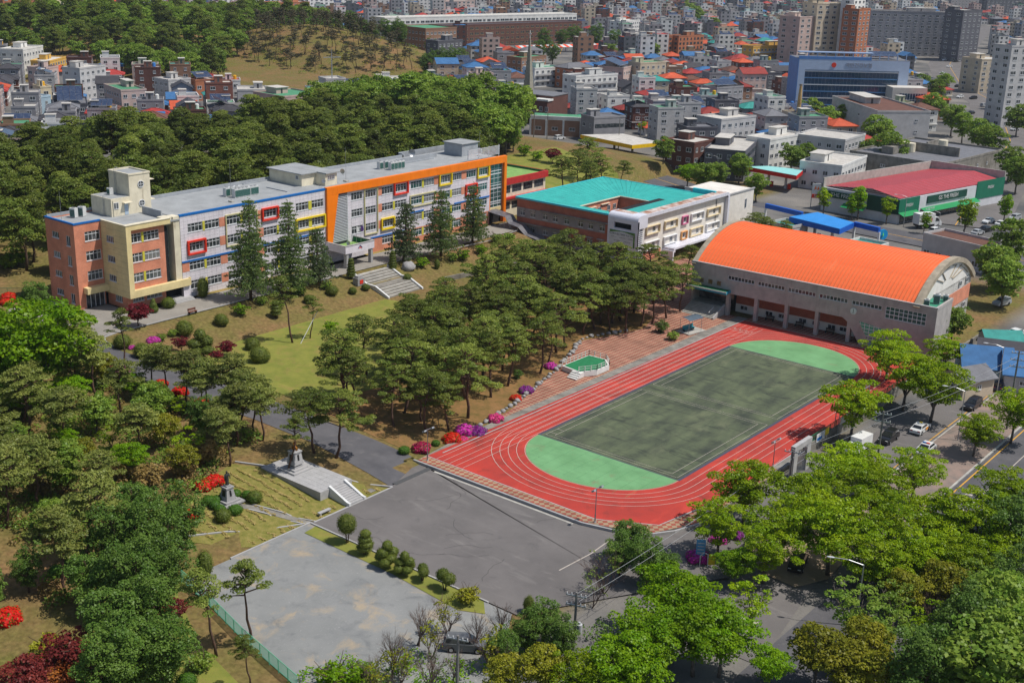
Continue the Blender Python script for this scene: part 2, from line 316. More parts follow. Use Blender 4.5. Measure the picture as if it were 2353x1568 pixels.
# --- school road, left road, lots
sheet('school_road',[(-197,104.5),(-179.3,106),(-179.3,228),(-176,229.2),(-182.2,229.2),(-182.2,232.2),(-186.4,232.2),(-186.4,124.5),(-195.1,124.5),(-195.1,118.7),(-207,118.7),(-207,112)],m_conc_road,.04,z=4.0)
sheet('left_road',[(-110,118.2),(-119,118),(-135,116.5),(-150,114),(-161,112),(-172,110.5),(-179.3,111.5),(-179.3,104.5),(-165,105),(-150,107),(-135,109.3),(-124,110.2),(-107,109.6)],m_asph_d,.06)
sheet('asphalt_lot',[(-107,94.8),(-107,109.6),(-110,118.0),(-110,117.7),(-81,117.7),(-72.8,120.6),(-69.4,127.6),(-66,129),(-60,118),(-66,108),(-73.5,94.8)],m_asph,.06,z=-.36)
sheet('gravel_lot',[(-107,75.1),(-107,94.6),(-74,94.6),(-66,82),(-66,66),(-80,69.4),(-92,71.7),(-100,73.7)],m_gravel,.05,z=-.36)
sheet('topiary_verge',[(-105.5,92.4),(-105.8,94.5),(-78,94.5),(-76.2,92.6),(-79,91.2),(-90,92.2)],m_lawn,.1,z=-.36)
mb=MB(); kerb_mb(mb,[(-106.9,94.7),(-77.5,94.7)],.22,-.4,-.16); kerb_mb(mb,[(-106.9,94.7),(-106.9,82)],.22,-.4,-.1)
tag(mb.build('lot_kerb',m_conc_w),'white stone kerb between the gravel lot and the asphalt lot','kerb',kind='structure')
# straight white parking mark and the drain slot across the road end
mb=MB(); strip_mb(mb,[(-75.9,116.4),(-75.6,112),(-76.0,106)],.16,-.285)
mb.build('painted_line',m_line,bpy.data.objects['asphalt_lot'])
mb=MB(); mb.box(-107.6,-106.8,110.2,117.4,-.34,-.26); mb.build('drain_grate',M('drain_iron',(.09,.09,.09),.1,6,.7),bpy.data.objects['asphalt_lot'])
CR=random.Random(9)
for k in range(12):
    x,y=CR.uniform(-104,-78),CR.uniform(97,115); a=CR.uniform(0,6.28); pts=[(x,y)]
    for i in range(9): a+=CR.uniform(-.6,.6); x+=math.cos(a)*.7; y+=math.sin(a)*.7; pts.append((min(-75,max(-106,x)),min(117,max(95.5,y))))
    mb=MB(); strip_mb(mb,pts,.05,-.29); mb.build('crack',M('crack_tar',srgb(70,68,68),.1,3,.9),bpy.data.objects['asphalt_lot'])
# --- raised field platform
slab=[(-110,117.6),(-81,117.6),(-73,120.4),(-69.6,127.5),(-69.6,212.8),(-111.3,212.8),(-111.3,130)]
mb=MB(); mb.prism(slab,-.6,-.01,0); fp=mb.build('field_platform',m_conc_d); tag(fp,'raised concrete base under the running track','platform',kind='structure')
mb=MB(); kerb_mb(mb,[(-110.5,117.5),(-81,117.5),(-77,118.5),(-73,120.3),(-70.9,123.5),(-69.5,127.5),(-69.4,134)],.26,-.45,.06)
tag(mb.build('field_kerb',m_conc_w),'pale kerb along the step from asphalt lot up to the field','kerb',kind='structure')
mb=MB(); kerb_mb(mb,[(-106,116.9),(-82,116.9)],.35,-.4,-.27); tag(mb.build('gutter_strip',m_conc),'pale concrete gutter strip at the foot of the field kerb','gutter',kind='structure')
sheet('plaza_paving',[(-110.2,119),(-110.8,128.8),(-112.5,142),(-117.8,160),(-124.5,178),(-121.8,186),(-120.5,192.6),(-123,200),(-146.7,204),(-146.7,246),(-124,246),(-122.3,212.9),(-109,212.9),(-109,119.5)],m_paver,.05)
sheet('front_paving',[(-110,117.75),(-81,117.75),(-80.4,119.4),(-110,119.6)],m_paver2,.02,z=0)
sheet('corner_paving',[(-81,117.75),(-73,120.5),(-69.6,127.5),(-71.7,131),(-73.1,123.6),(-79,120.1),(-80.4,119.4)],m_paver2,.02,z=0)
sheet('side_paving',[(-71.7,131),(-69.6,127.5),(-69.6,150),(-71,150),(-71.6,133)],m_paver2,.02,z=0)
sheet('gym_apron',rect(-109,-72,211.0,218.5),m_paver,.012,z=0)
trk=sheet('running_track',[(-110,119.6),(-80.4,119.4),(-79,120.1),(-73.1,123.6),(-71.6,133),(-71,150),(-70.9,211),(-109,211)],m_track,.008,z=0)
# --- field, court and lines
CXF,RAD=-90.85,12.25
def oval(off,n=28,b0=10.6,b1=11.6):
    a=RAD+off; pts=[]
    for i in range(n+1):
        t=PI+PI*i/n; pts.append((CXF+a*math.cos(t),137+(b0+off)*math.sin(t)))
    for i in range(n+1):
        t=PI*i/n; pts.append((CXF+a*math.cos(t),194.6+(b1+off)*math.sin(t)))
    return pts
fld=sheet('mint_field',oval(-.05),m_green,.013,z=0); court=sheet('hard_court',rect(-103,-78.6,137,194.7),m_court,.018,z=0)
mb=MB(); strip_mb(mb,rect(-103,-78.6,137,194.7),.5,.021,closed=True); mb.build('court_border',M('court_border_tar',srgb(78,78,92),.1,2,.9,coord='World'),court)
for k in range(5):
    mb=MB(); strip_mb(mb,oval(.06+1.22*k),.075,.016,closed=True); mb.build('lane_line',m_line,trk)
for k in range(5):
    mb=MB(); x=-103.42-1.22*k; strip_mb(mb,[(x,120.0+.0*k),(x,208.5)],.07,.0175); mb.build('sprint_line',m_line,trk)
mb=MB(); strip_mb(mb,[(-108.3,156.7),(-103.4,156.6)],.08,.0185); mb.build('finish_line',m_line,trk)
mb=MB(); strip_mb(mb,[(-108.4,203.9),(-103.3,203.9)],.1,.0185); mb.build('start_line',m_line,trk)
mb=MB(); strip_mb(mb,[(-110,119.75),(-80.4,119.5),(-79,120.15),(-73.2,123.6),(-71.6,133),(-71,150),(-70.95,180)],.16,.02); mb.build('track_edging',m_conc_w,trk)
mb=MB(); strip_mb(mb,[(-109,122),(-109,211),(-72,211)],.22,.06); mb.build('track_edging',m_conc_w,trk)
def text_obj(name,txt,size,mat,loc,rot,parent=None,extr=.004,align='CENTER'):
    c=bpy.data.curves.new(name,'FONT'); c.body=txt; c.size=size; c.extrude=extr; c.align_x=align; c.align_y='CENTER'; c.materials.append(mat)
    q=bpy.data.objects.new(name,c); COL.objects.link(q); me=bpy.data.meshes.new_from_object(q); me.name=name; bpy.data.objects.remove(q)
    o=bpy.data.objects.new(name,me); COL.objects.link(o); o.location=loc; o.rotation_euler=rot
    if parent: o.parent=parent; o.matrix_parent_inverse=base_mat(parent).inverted()
    return o
for k in range(4): text_obj('lane_number',str(k+1),1.25,m_line,(-104.0-1.22*k,205.1,.02),(0,0,PI),trk)
def court_lines(y0,y1,i):
    for d in (0,1.25):
        mb=MB(); strip_mb(mb,rect(-102.3+d,-79.2-d,y0+d*.55,y1-d*.55),.075,.0245,closed=True); mb.build('court_line',m_line,court)
court_lines(137.7,164.2,0); court_lines(167.4,194.0,1)
mb=MB()
for x in (-100.5,-98.6): strip_mb(mb,[(-102.3,138.9+(x+100.5)*.9),(-101.05,138.9+(x+100.5)*.9)],.07,.0245)
mb.build('court_line',m_line,court)
# field seams
mb=MB()
for k,x in enumerate(np.arange(-100,-80,2.1)):
    strip_mb(mb,[(x,127.5),(x,137)],.05,.0155)
mb.build('field_seam',M('seam',srgb(88,140,92),.2,3,.9),fld)
# --- lawns and soil
sheet('lower_lawn',[(-167.8,126),(-167.8,169.8),(-164,171),(-152,171),(-140,165),(-133,140),(-136,120),(-150,119.5),(-160,120)],m_lawn,.05)
sheet('grove_floor',[(-136,120),(-133,140),(-140,165),(-152,171),(-152,204),(-146.7,204),(-123,200),(-120.5,192.6),(-121.8,186),(-124.5,178),(-117.8,160),(-112.5,142),(-110.8,128.8),(-110.2,119.2),(-119,118.8)],m_soil,.05)
sheet('far_lawn',[(-186,252),(-186,300),(-240,322),(-240,252)],m_lawn,.06)
sheet('memorial_lawn',[(-126,97.5),(-106.8,109.2),(-106.8,95),(-107.2,86),(-114,80),(-120,84),(-124,92)],m_straw,.06)
sheet('corner_lawn',[(-114,80),(-107.2,74),(-95,68.3),(-80,65),(-80,58),(-104,60),(-118,70)],m_lawn,.06)
mb=MB()
for a,b in (((-106.8,109.4),(-106.8,95.2)),((-107.0,94.9),(-114.5,81.2)),((-106.9,109.5),(-126,98.2))):
    n=6
    for i in range(n):
        p=[a[0]+(b[0]-a[0])*i/n,a[1]+(b[1]-a[1])*i/n]; q=[a[0]+(b[0]-a[0])*(i+1)/n,a[1]+(b[1]-a[1])*(i+1)/n]
        mb.bar((*p,h(*p)+.05),(*q,h(*q)+.05),(.25,.3))
tag(mb.build('lawn_kerb',m_conc_w),'pale stone kerb round the memorial lawn','kerb',kind='structure')
# garden verge under the facade and its kerb
sheet('facade_verge',rect(-188,-186.5,139,172),m_dry,.1,z=4.0)
sheet('facade_verge',rect(-188,-186.5,184,226),m_dry,.1,z=4.0)
mb=MB(); kerb_mb(mb,[(-186.4,138),(-186.4,172)],.2,4,4.16); kerb_mb(mb,[(-186.4,184),(-186.4,227)],.2,4,4.16)
kerb_mb(mb,[(-179.2,116),(-179.2,168)],.2,4,4.16); kerb_mb(mb,[(-179.2,183),(-177.8,200),(-177,214),(-179,227)],.2,4,4.16); kerb_mb(mb,[(-179.2,116),(-178.6,113),(-176.5,111.6),(-173,110.9)],.22,3.9,4.18)
tag(mb.build('road_kerb',m_conc_w),'white kerbs along the school road','kerb',kind='structure')
# --- right-hand streets
sheet('side_street',[(-69.2,128),(-69.2,250),(-57.5,250),(-57.5,150),(-52,126),(-48.5,104),(-66,104),(-66,128)],m_asph,.07,z=-.6)
sheet('sidewalk',[(-57.5,150),(-57.5,250),(-49.5,250),(-49.5,141),(-53.5,141)],M('sidewalk_paving',srgb(150,128,116),.1,.5,.9,.2,14,col2=srgb(122,112,104),coord='World'),.12,z=-.6)
sheet('main_road',[(-49.3,60),(-49.3,250),(-15,250),(-15,60)],m_asph_d,.05,z=-.6)
mb=MB(); kerb_mb(mb,[(-49.4,141),(-49.4,250)],.28,-.6,-.4); kerb_mb(mb,[(-57.6,150),(-57.6,250)],.2,-.6,-.44); tag(mb.build('street_kerb',m_conc),'pale kerbs of the sidewalk by the main road','kerb',kind='structure')
m_yel=M('yellow_line_paint',srgb(214,160,60),.1,2,.8,coord='World')
mr=bpy.data.objects['main_road']; ss=bpy.data.objects['side_street']
mb=MB(); strip_mb(mb,[(-48.6,141),(-48.6,250)],.2,-.535); mb.build('yellow_line',m_yel,mr)
mb=MB(); strip_mb(mb,[(-58.2,150),(-58.2,250)],.15,-.515); mb.build('yellow_line',m_yel,ss)
mb=MB(); strip_mb(mb,[(-66.8,128),(-66.8,235)],.14,-.515); mb.build('lane_marking',m_line,ss)
mb=MB(); strip_mb(mb,[(-45.3,148),(-45.3,250)],.14,-.535); mb.build('lane_marking',m_line,mr)
mb=MB(); strip_mb(mb,[(-41.6,148),(-41.6,250)],.14,-.535); mb.build('lane_marking',m_line,mr)
mb=MB(); strip_mb(mb,[(-48.3,156),(-38,156)],.35,-.535); mb.build('stop_line',m_line,mr)
def arrow(x,y):
    mb=MB(); mb.quad((x-.12,y-1.6,-.535),(x+.12,y-1.6,-.535),(x+.12,y+1.2,-.535),(x-.12,y+1.2,-.535)); mb.add([(x-.5,y-1.4,-.534),(x+.5,y-1.4,-.534),(x,y-2.9,-.534)],[(0,1,2)])
    mb.add([(x+.1,y+.2,-.534),(x+.1,y+.6,-.534),(x+.8,y+.7,-.534),(x+.8,y+.2,-.534)],[(0,1,2,3)]); mb.build('road_arrow',m_line,mr)
arrow(-47,161); arrow(-43.4,160)
mb=MB()
for k in range(6):
    y=105.4+k*1.15; mb.quad((-56.5,y,-.515),(-52.5,y,-.515),(-52.5,y+.5,-.515),(-56.5,y+.5,-.515))
mb.build('crosswalk',m_line,ss)
sheet('gate_apron',[(-57.5,122),(-61,124),(-63,130),(-61,138),(-56.5,142),(-52.2,140),(-51,126),(-53,121.5)],M('gate_paving',srgb(160,140,118),.1,.5,.95,.2,14,coord='World'),.14,z=-.6)
# ================================================================= facade helpers
def mapX(c): return (lambda u,d,z:(c+d,u,z)),PI/2      # wall facing +X, u runs along Y
def mapY(c): return (lambda u,d,z:(u,c-d,z)),0.0       # wall facing -Y, u runs along X
def fbox(mb,mp,u0,u1,d0,d1,z0,z1,m=0):
    p=[mp(u,d,z) for z in (z0,z1) for u,d in ((u0,d1),(u1,d1),(u1,d0),(u0,d0))]
    mb.add(p,BOXF,m)
def wall(mb,mp,u0,u1,z0,z1,holes=(),t=.35,m=0,panel=None,joint=.03,back=None,pmb=None,d=0.0):
    """wall with real openings; panel=(w,h) lays separate cladding panels into pmb with recessed joints"""
    us=sorted({u0,u1,*[min(max(v,u0),u1) for hh in holes for v in hh[:2]]}); zs=sorted({z0,z1,*[min(max(v,z0),z1) for hh in holes for v in hh[2:]]})
    for a,b in zip(us,us[1:]):
        if b-a<1e-4: continue
        run=None; cells=[]
        for c,e in zip(zs,zs[1:]):
            uc,zc=(a+b)/2,(c+e)/2
            if any(hh[0]<uc<hh[1] and hh[2]<zc<hh[3] for hh in holes):
                if run: cells.append(run); run=None
            else: run=(run[0],e) if run else (c,e)
        if run: cells.append(run)
        for c,e in cells:
            if panel is None: fbox(mb,mp,a,b,d-t,d,c,e,m)
            else:
                fbox(mb,mp,a,b,d-t,d-.035,c,e,m); nu=max(1,round((b-a)/panel[0])); nz=max(1,round((e-c)/panel[1]))
                for i in range(nu):
                    for j in range(nz):
                        ua,ub=a+(b-a)*i/nu+joint/2,a+(b-a)*(i+1)/nu-joint/2; za,zb=c+(e-c)*j/nz+joint/2,c+(e-c)*(j+1)/nz-joint/2
                        q=[mp(ua,d,za),mp(ub,d,za),mp(ub,d,zb),mp(ua,d,zb),mp(ua,d-.034,za),mp(ub,d-.034,za),mp(ub,d-.034,zb),mp(ua,d-.034,zb)]
                        (pmb or mb).add(q,[(0,1,2,3),(1,0,4,5),(2,1,5,6),(3,2,6,7),(0,3,7,4)],0 if pmb else m)
WCACHE={}
m_frame_w=M('window_frame_white',(.72,.73,.74),.04,3,.45); m_frame_d=M('window_frame_dark',(.06,.06,.065),.1,3,.45)
m_gl_dark=M_glass('glass_dark',(.025,.032,.035)); m_gl_green=M_glass('glass_green',(.02,.075,.07),rnd=.25); m_gl_blue=M_glass('glass_blue',(.012,.05,.11),rnd=.15)
WR=random.Random(42); m_gl_blind=M_glass('glass_blinds',(.2,.2,.19),.2,.6); m_gl_mid=M_glass('glass_sky',(.07,.085,.095),.06,.5)
def win_mesh(wd,ht,nm,tr,fr,gl,fw=.075,sill=True):
    k=(round(wd,2),round(ht,2),nm,tr,fr.name,gl.name,sill)
    if k in WCACHE: return WCACHE[k]
    a=MB(); W=wd/2
    a.box(-W,-W+fw,-.05,.02,0,ht); a.box(W-fw,W,-.05,.02,0,ht); a.box(-W+fw,W-fw,-.05,.02,0,fw); a.box(-W+fw,W-fw,-.05,.02,ht-fw,ht)
    for i in range(1,nm): x=-W+wd*i/nm; a.box(x-fw/2,x+fw/2,-.045,.02,fw,ht-fw)
    if tr: a.box(-W+fw,W-fw,-.06,.02,ht*tr-fw*.6,ht*tr+fw*.6)
    if sill: a.box(-W-.06,W+.06,-.2,.0,-.1,-.004)
    g=MB(); g.box(-W+fw*.5,W-fw*.5,.0,.012,fw*.5,ht-fw*.5)
    r=(a.mesh('window',fr),g.mesh('pane',gl)); WCACHE[k]=r; return r
def window(root,mp,rz,u,z,wd,ht,nm=4,tr=.68,fr=None,gl=None,inset=.12,sill=True,d=0.0,name='window'):
    if gl is None or gl is m_gl_green:
        u_=WR.random(); gl=m_gl_blind if u_<.16 else m_gl_mid if u_<.4 else gl
    f,g=win_mesh(wd,ht,nm,tr,fr or m_frame_w,gl or m_gl_dark,sill=sill)
    o=obj(name,f,root,mp(u,d-inset,z),rz); p=obj('pane',g,o,world=False); return o
def frame_ring(root,name,mat,mp,u0,u1,z0,z1,wd=.3,dep=.42,back=.0):
    mb=MB(); fbox(mb,mp,u0,u1,back,dep,z0,z0+wd); fbox(mb,mp,u0,u1,back,dep,z1-wd,z1); fbox(mb,mp,u0,u0+wd,back,dep,z0+wd,z1-wd); fbox(mb,mp,u1-wd,u1,back,dep,z0+wd,z1-wd)
    return mb.build(name,mat,root)
def part(root,name,mat,fn,smooth=False):
    mb=MB(); fn(mb); return mb.build(name,mat,root,smooth)
# colours
m_clad=M('grey_cladding',srgb(224,217,222),.05,.6,.6,coord='World',rnd=0)
m_clad_b=M('cladding_joint',srgb(120,114,120),.1,1,.8,coord='World')
m_brick=M_brick('salmon_brick',srgb(228,144,110),srgb(210,126,96),srgb(196,150,126))
m_brick2=M_brick('red_brown_brick',srgb(190,104,76),srgb(166,88,66),srgb(158,120,102))
m_beige=M('beige_panel',srgb(228,208,154),.06,.5,.6,coord='World'); m_cream=M('cream_render',srgb(232,222,196),.08,.5,.85,coord='World',col2=srgb(206,196,172))
m_orange=M('orange_panel',srgb(252,128,14),.05,.5,.5,coord='World'); m_red=M('red_frame',srgb(222,58,36),.05,1,.5); m_yellow=M('yellow_frame',srgb(232,202,40),.05,1,.5)
m_tan=M('tan_frame',srgb(200,192,146),.05,1,.6); m_lime=M('lime_pilaster',srgb(204,196,70),.06,1,.6); m_blue=M('blue_trim',srgb(20,104,178),.06,1,.5)
m_roofg=M('roof_grey',srgb(164,166,166),.08,.25,.9,.1,10,coord='World',col2=srgb(142,144,144),detail=8)
m_parapet=M('parapet_grey',srgb(160,164,168),.08,.6,.85,coord='World'); m_louver=M('louver_white',(.62,.63,.65),.05,2,.5)
m_green_r=M('roof_green_coat',srgb(140,176,96),.15,.6,.9,coord='World',col2=srgb(112,150,84)); m_green_d=M('parapet_green',srgb(28,100,60),.12,1,.8,coord='World')
stain(m_clad,srgb(176,168,170),.9,.56,.74,.5,(1,1,.25)); stain(m_cream,srgb(150,136,112),.8,.6,.74,.6,(1,1,.3)); stain(m_beige,srgb(186,164,116),.7,.58,.76,.5,(1,1,.3)); stain(m_roofg,srgb(120,120,116),.35,.58,.74,.6,off=4); stain(m_orange,srgb(206,98,14),.6,.6,.8,.5,(1,1,.3))
m_dark=M('dark_interior',(.02,.02,.022),.1,1,.9)
m_sill=M('cream_sill',srgb(216,206,180),.06,2,.8)
# ================================================================= school building
XF=-188.0; mF,rF=mapX(XF)
school=thing('school_building','long four-storey grey school with orange frame, brick end wing and round-windowed tower','school building',(-196,178,4))
rows=[16.5,12.85,9.15,5.5]; WH=1.65
cl=[(138.1,141.5),(142.05,145.4),(147.1,150.5),(151.1,154.4),(156.25,159.65),(160.2,163.4),(164.8,168.2),(169.1,172.4)]
cr=[(180.36,183.7),(184.55,187.75),(189.6,193.0),(193.65,197.35),(198.8,202.4),(203.05,206.5),(208.5,212.0),(212.7,216.0),(217.8,221.2),(222.0,225.5)]
holes=[]; wl=[]
for zi,z in enumerate(rows):
    for (a,b) in cl+cr:
        if zi==3 and 171<a<187: continue
        holes.append((a,b,z,z+WH)); wl.append((a,b,z,zi))
def in_brick(a,zi): return False
core=MB(); core.box(-205.3,XF-.5,136.4,232.3,4,19.5,0); core.build('core',m_dark,school)
mbw=MB(); pan=MB()
brk=[(145.4,147.1),(154.4,156.25),(188.3,189.6),(206.5,208.5),(216.0,217.8)]
wall(mbw,mF,136.4,173.0,7.4,20.0,holes,panel=(1.05,.62),pmb=pan); wall(mbw,mF,179.2,226.5,7.4,20.0,holes,panel=(1.05,.62),pmb=pan); wall(mbw,mF,136.4,186,4.0,7.4,holes,panel=(1.05,.62),pmb=pan)
mbw.build('facade_wall',m_clad_b,school); tag(pan.build('cladding_panels',m_clad,school),kind='stuff')
part(school,'brick_base',m_brick,lambda m:wall(m,mF,186,226.5,4.0,7.4,holes,d=.02))
for z in rows:
    for a,b in brk:
        if z<7 and a>186: continue
        part(school,'brick_panel',m_brick,lambda m:fbox(m,mF,a+.02,b-.02,0,.03,z-.05,z+WH+.1))
    if z in (9.15,): part(school,'brick_panel',m_brick,lambda m:fbox(m,mF,136.42,138.05,0,.03,z-.05,z+WH+.1))
for a,b in ((141.5,142.05),(150.5,151.1),(159.65,160.2),(168.2,169.1),(202.4,203.05),(193.0,193.65),(212.0,212.7),(221.2,222.0)):
    for zi,z in enumerate(rows):
        if zi==0 and a in(159.65,193.0,212.0,221.2): continue
        if zi==1 and a in(141.5,): continue
        part(school,'pilaster',m_lime,lambda m:fbox(m,mF,a+.02,b-.02,-.1,.05,z-.12,z+WH+.04))
for a,b,z,zi in wl: window(school,mF,rF,(a+b)/2,z,b-a-.01,WH-.01,gl=m_gl_green if a>196 else m_gl_dark)
for a,b,z0,z1,mt,nm in ((137.75,142.0,12.2,14.95,m_red,'red'),(155.85,160.1,15.9,18.5,m_red,'red'),(193.2,197.8,15.85,18.7,m_red,'red'),(217.4,221.6,12.2,15.0,m_red,'red'),
    (208.05,212.45,15.9,18.75,m_yellow,'yellow'),(221.55,225.95,15.9,18.75,m_yellow,'yellow'),(189.2,193.4,8.6,11.25,m_yellow,'yellow'),(164.5,172.7,12.2,14.95,m_yellow,'yellow')):
    frame_ring(school,'window_surround',mt,mF,a,b,z0,z1)
for a,b,z0,z1 in ((146.85,154.75,12.2,18.55),(184.1,188.25,8.3,18.55),(198.4,206.9,12.3,15.05)): frame_ring(school,'window_surround',m_tan,mF,a,b,z0,z1,wd=.22,dep=.25)
for a,b,z in ((136.4,168.5,11.1),(186,197,7.42),(213.5,226.4,11.1),(198,203,11.15)): part(school,'blue_band',m_blue,lambda m:fbox(m,mF,a,b,.002,.14,z-.18,z+.12))
# roof, parapets, caps
part(school,'roof_slab',m_roofg,lambda m:m.box(-205.3,XF-.02,136.4,232.3,19.3,19.62))
part(school,'parapet',m_parapet,lambda m:(m.box(-205.6,-205.2,134,215,19.3,20.25),m.box(-207,-206.6,214,234,19.3,20.6),m.box(-207,-205.2,214,214.4,19.3,20.6),m.box(-207,-197,233.6,234,19.3,20.6)))
part(school,'blue_coping',m_blue,lambda m:m.box(XF-.42,XF+.08,136.4,172.95,19.8,20.18))
part(school,'side_wall',m_cream,lambda m:m.box(-190,XF-.04,135.0,136.36,6.5,20.0))
# orange frame
def orange(m):
    n=40
    for i in range(n):
        a=173+(232.3-173)*i/n; b=173+(232.3-173)*(i+1)/n; fbox(m,mF,a+.012,b-.012,-.4,.5,18.66,20.3)
    for k in range(8):
        za,zb=7.9+(18.65-7.9)*k/8,7.9+(18.65-7.9)*(k+1)/8; f=lambda z:174.3+(z-7.9)/10.75*1.95
        for c,e in ((173.0,None),):
            v=[mF(173,.5,za),mF(f(za),.5,za),mF(f(zb),.5,zb-.015),mF(173,.5,zb-.015),mF(173,-.4,za),mF(f(za),-.4,za),mF(f(zb),-.4,zb-.015),mF(173,-.4,zb-.015)]
            m.add(v,[(0,1,2,3),(1,5,6,2),(4,0,3,7),(5,4,7,6),(3,2,6,7),(0,4,5,1)])
    fbox(m,mF,231.4,232.3,-1.2,.5,4.0,18.65); fbox(m,mF,226.5,226.75,-.4,.02,7.4,18.65)
part(school,'orange_frame',m_orange,orange)
part(school,'louver_backing',m_clad_b,lambda m:fbox(m,mF,173.2,179.2,-.4,-.25,7.4,18.66))
for k in range(30):
    z=8.3+k*.335; u0=174.35+(z-7.9)/10.75*1.95+.05
    part(school,'louver_slat',m_louver,lambda m:fbox(m,mF,u0,179.1,-.2,.12,z,z+.13))
part(school,'louver_post',m_louver,lambda m:fbox(m,mF,179.1,179.25,-.2,.14,8,18.6))
# stair-glass bays
def curtain(root,mp,u0,u1,z0,z1,nu,nz,glass,d=-.25,bands=()):
    for i in range(nu):
        for j in range(nz):
            a=u0+(u1-u0)*i/nu; b=u0+(u1-u0)*(i+1)/nu; c=z0+(z1-z0)*j/nz; e=z0+(z1-z0)*(j+1)/nz
            part(root,'glass_pane',glass,lambda m:fbox(m,mp,a+.03,b-.03,d-.02,d,c+.03,e-.03))
    mb=MB()
    for i in range(nu+1): u=u0+(u1-u0)*i/nu; fbox(mb,mp,u-.04,u+.04,d-.05,d+.05,z0,z1)
    for j in range(nz+1): z=z0+(z1-z0)*j/nz; fbox(mb,mp,u0,u1,d-.048,d+.04,z-.035,z+.035)
    for z in bands: fbox(mb,mp,u0,u1,d-.049,d+.07,z-.07,z+.07)
    mb.build('mullions',m_frame_w,root)
curtain(school,mF,226.8,231.3,8.0,18.6,3,9,m_gl_green,bands=(16.9,16.1,13.3,12.5,9.4,8.8))
part(school,'entry_wall',m_beige,lambda m:fbox(m,mF,226.8,231.3,-.4,-.1,7.0,7.95))
# entrance porch
part(school,'porch_roof',m_clad,lambda m:(m.box(-188,-181.9,172.7,181.1,7.2,7.6),m.box(-182.2,-181.9,172.7,181.1,7.6,8.8),m.box(-188,-182.2,172.7,173.0,7.6,8.8),m.box(-188,-182.2,180.8,181.1,7.6,8.8)))
part(school,'porch_deck',m_green_r,lambda m:m.box(-187.9,-182.25,173.05,180.75,7.6,7.66)); part(school,'porch_lining',m_green_d,lambda m:(m.box(-187.9,-182.3,180.7,180.78,7.66,8.7),m.box(-182.3,-182.22,173.1,180.7,7.66,8.7)))
part(school,'porch_coping',m_conc_w,lambda m:(m.box(-182.25,-181.82,172.62,181.18,8.8,8.9),m.box(-188,-182.25,172.62,173.05,8.8,8.9),m.box(-188,-182.25,180.75,181.18,8.8,8.9)))
for y in (173.1,180.2): part(school,'porch_column',m_conc_w,lambda m:m.box(-182.9,-182.05,y,y+.6,4,7.2))
def emblem(m):
    X=-181.88
    for w0,dz,mi in ((.62,0,0),(.36,-.32,1)):
        for s in (-1,1): m.add([(X+.02,176.9,8.55+dz),(X+.02,176.9,8.32+dz),(X+.02,176.9+s*w0,7.78+dz*.4),(X+.02,176.9+s*w0,8.0+dz*.4)],[(0,1,2,3) if s>0 else (3,2,1,0)],mi)
mb=MB(); emblem(mb); mb.build('emblem',[M('emblem_navy',(.02,.03,.12),.05,2,.5),m_red],school)
part(school,'entrance_doors',m_gl_dark,lambda m:fbox(m,mF,174,179,-.5,-.35,4.1,7.0))
# --- brick and beige end wing
mW,rW=mapX(-195.2); mE,rE=mapY(118.9); mS,rS=mapY(124.4); mB_,rB=mapX(-187.5); mI,rI=mapX(-188.3)
part(school,'wing_core',m_dark,lambda m:(m.box(-204,-195.7,119.4,136,4,19.3),m.box(-195.7,-188.8,125,134,6.6,19.3)))
ends=[(-202.6,-200.2),]; eh=[]
for z in (16.0,12.3,8.7,5.2): eh+=[(-202.4,-200.2,z+.55,z+1.7),(-197.9,-196.6,z-.35,z+1.55)]
part(school,'wing_wall',m_brick,lambda m:wall(m,mE,-204.4,-195.2,4,19.8,eh))
for z in (16.0,12.3,8.7,5.2):
    window(school,mE,rE,-201.3,z+.55,2.2,1.15,4,None); window(school,mE,rE,-197.25,z-.35,1.3,1.9,2,None)
wh=[(121.0,124.1,z,z+1.75) for z in rows[:3]]+[(120.3,124.2,4.02,6.9)]
part(school,'wing_wall',m_brick,lambda m:wall(m,mW,119.25,124.4,4,19.8,wh))
for z in rows[:3]: window(school,mW,rW,122.55,z,3.1,1.75,4)
part(school,'entrance_doors',m_gl_dark,lambda m:fbox(m,mW,120.3,124.2,-.3,-.2,4.02,6.9))
for u in (120.35,121.3,122.25,123.2,124.15): part(school,'door_frame',m_frame_w,lambda m:fbox(m,mW,u-.05,u+.05,-.2,-.1,4.02,6.9))
part(school,'entrance_hood',m_beige,lambda m:m.box(-195.2,-193.9,119.9,124.4,6.95,8.1))
part(school,'back_wall',m_brick,lambda m:m.box(-204.4,-204.05,119.2,136.2,4,19.8))
part(school,'blue_coping',m_blue,lambda m:(m.box(-204.5,-195.1,118.8,119.2,19.8,20.1),m.box(-195.5,-195.1,119.2,124.4,19.8,20.1)))
part(school,'roof_slab',m_roofg,lambda m:(m.box(-204.2,-195.5,119.2,136.4,19.2,19.55),m.box(-195.5,-187.9,124.8,136.4,19.2,19.5)))
part(school,'parapet',m_parapet,lambda m:(m.box(-204.4,-204.05,119.2,136.4,19.8,20.3),m.box(-196.4,-190.5,134.2,134.5,19.4,20.9)))
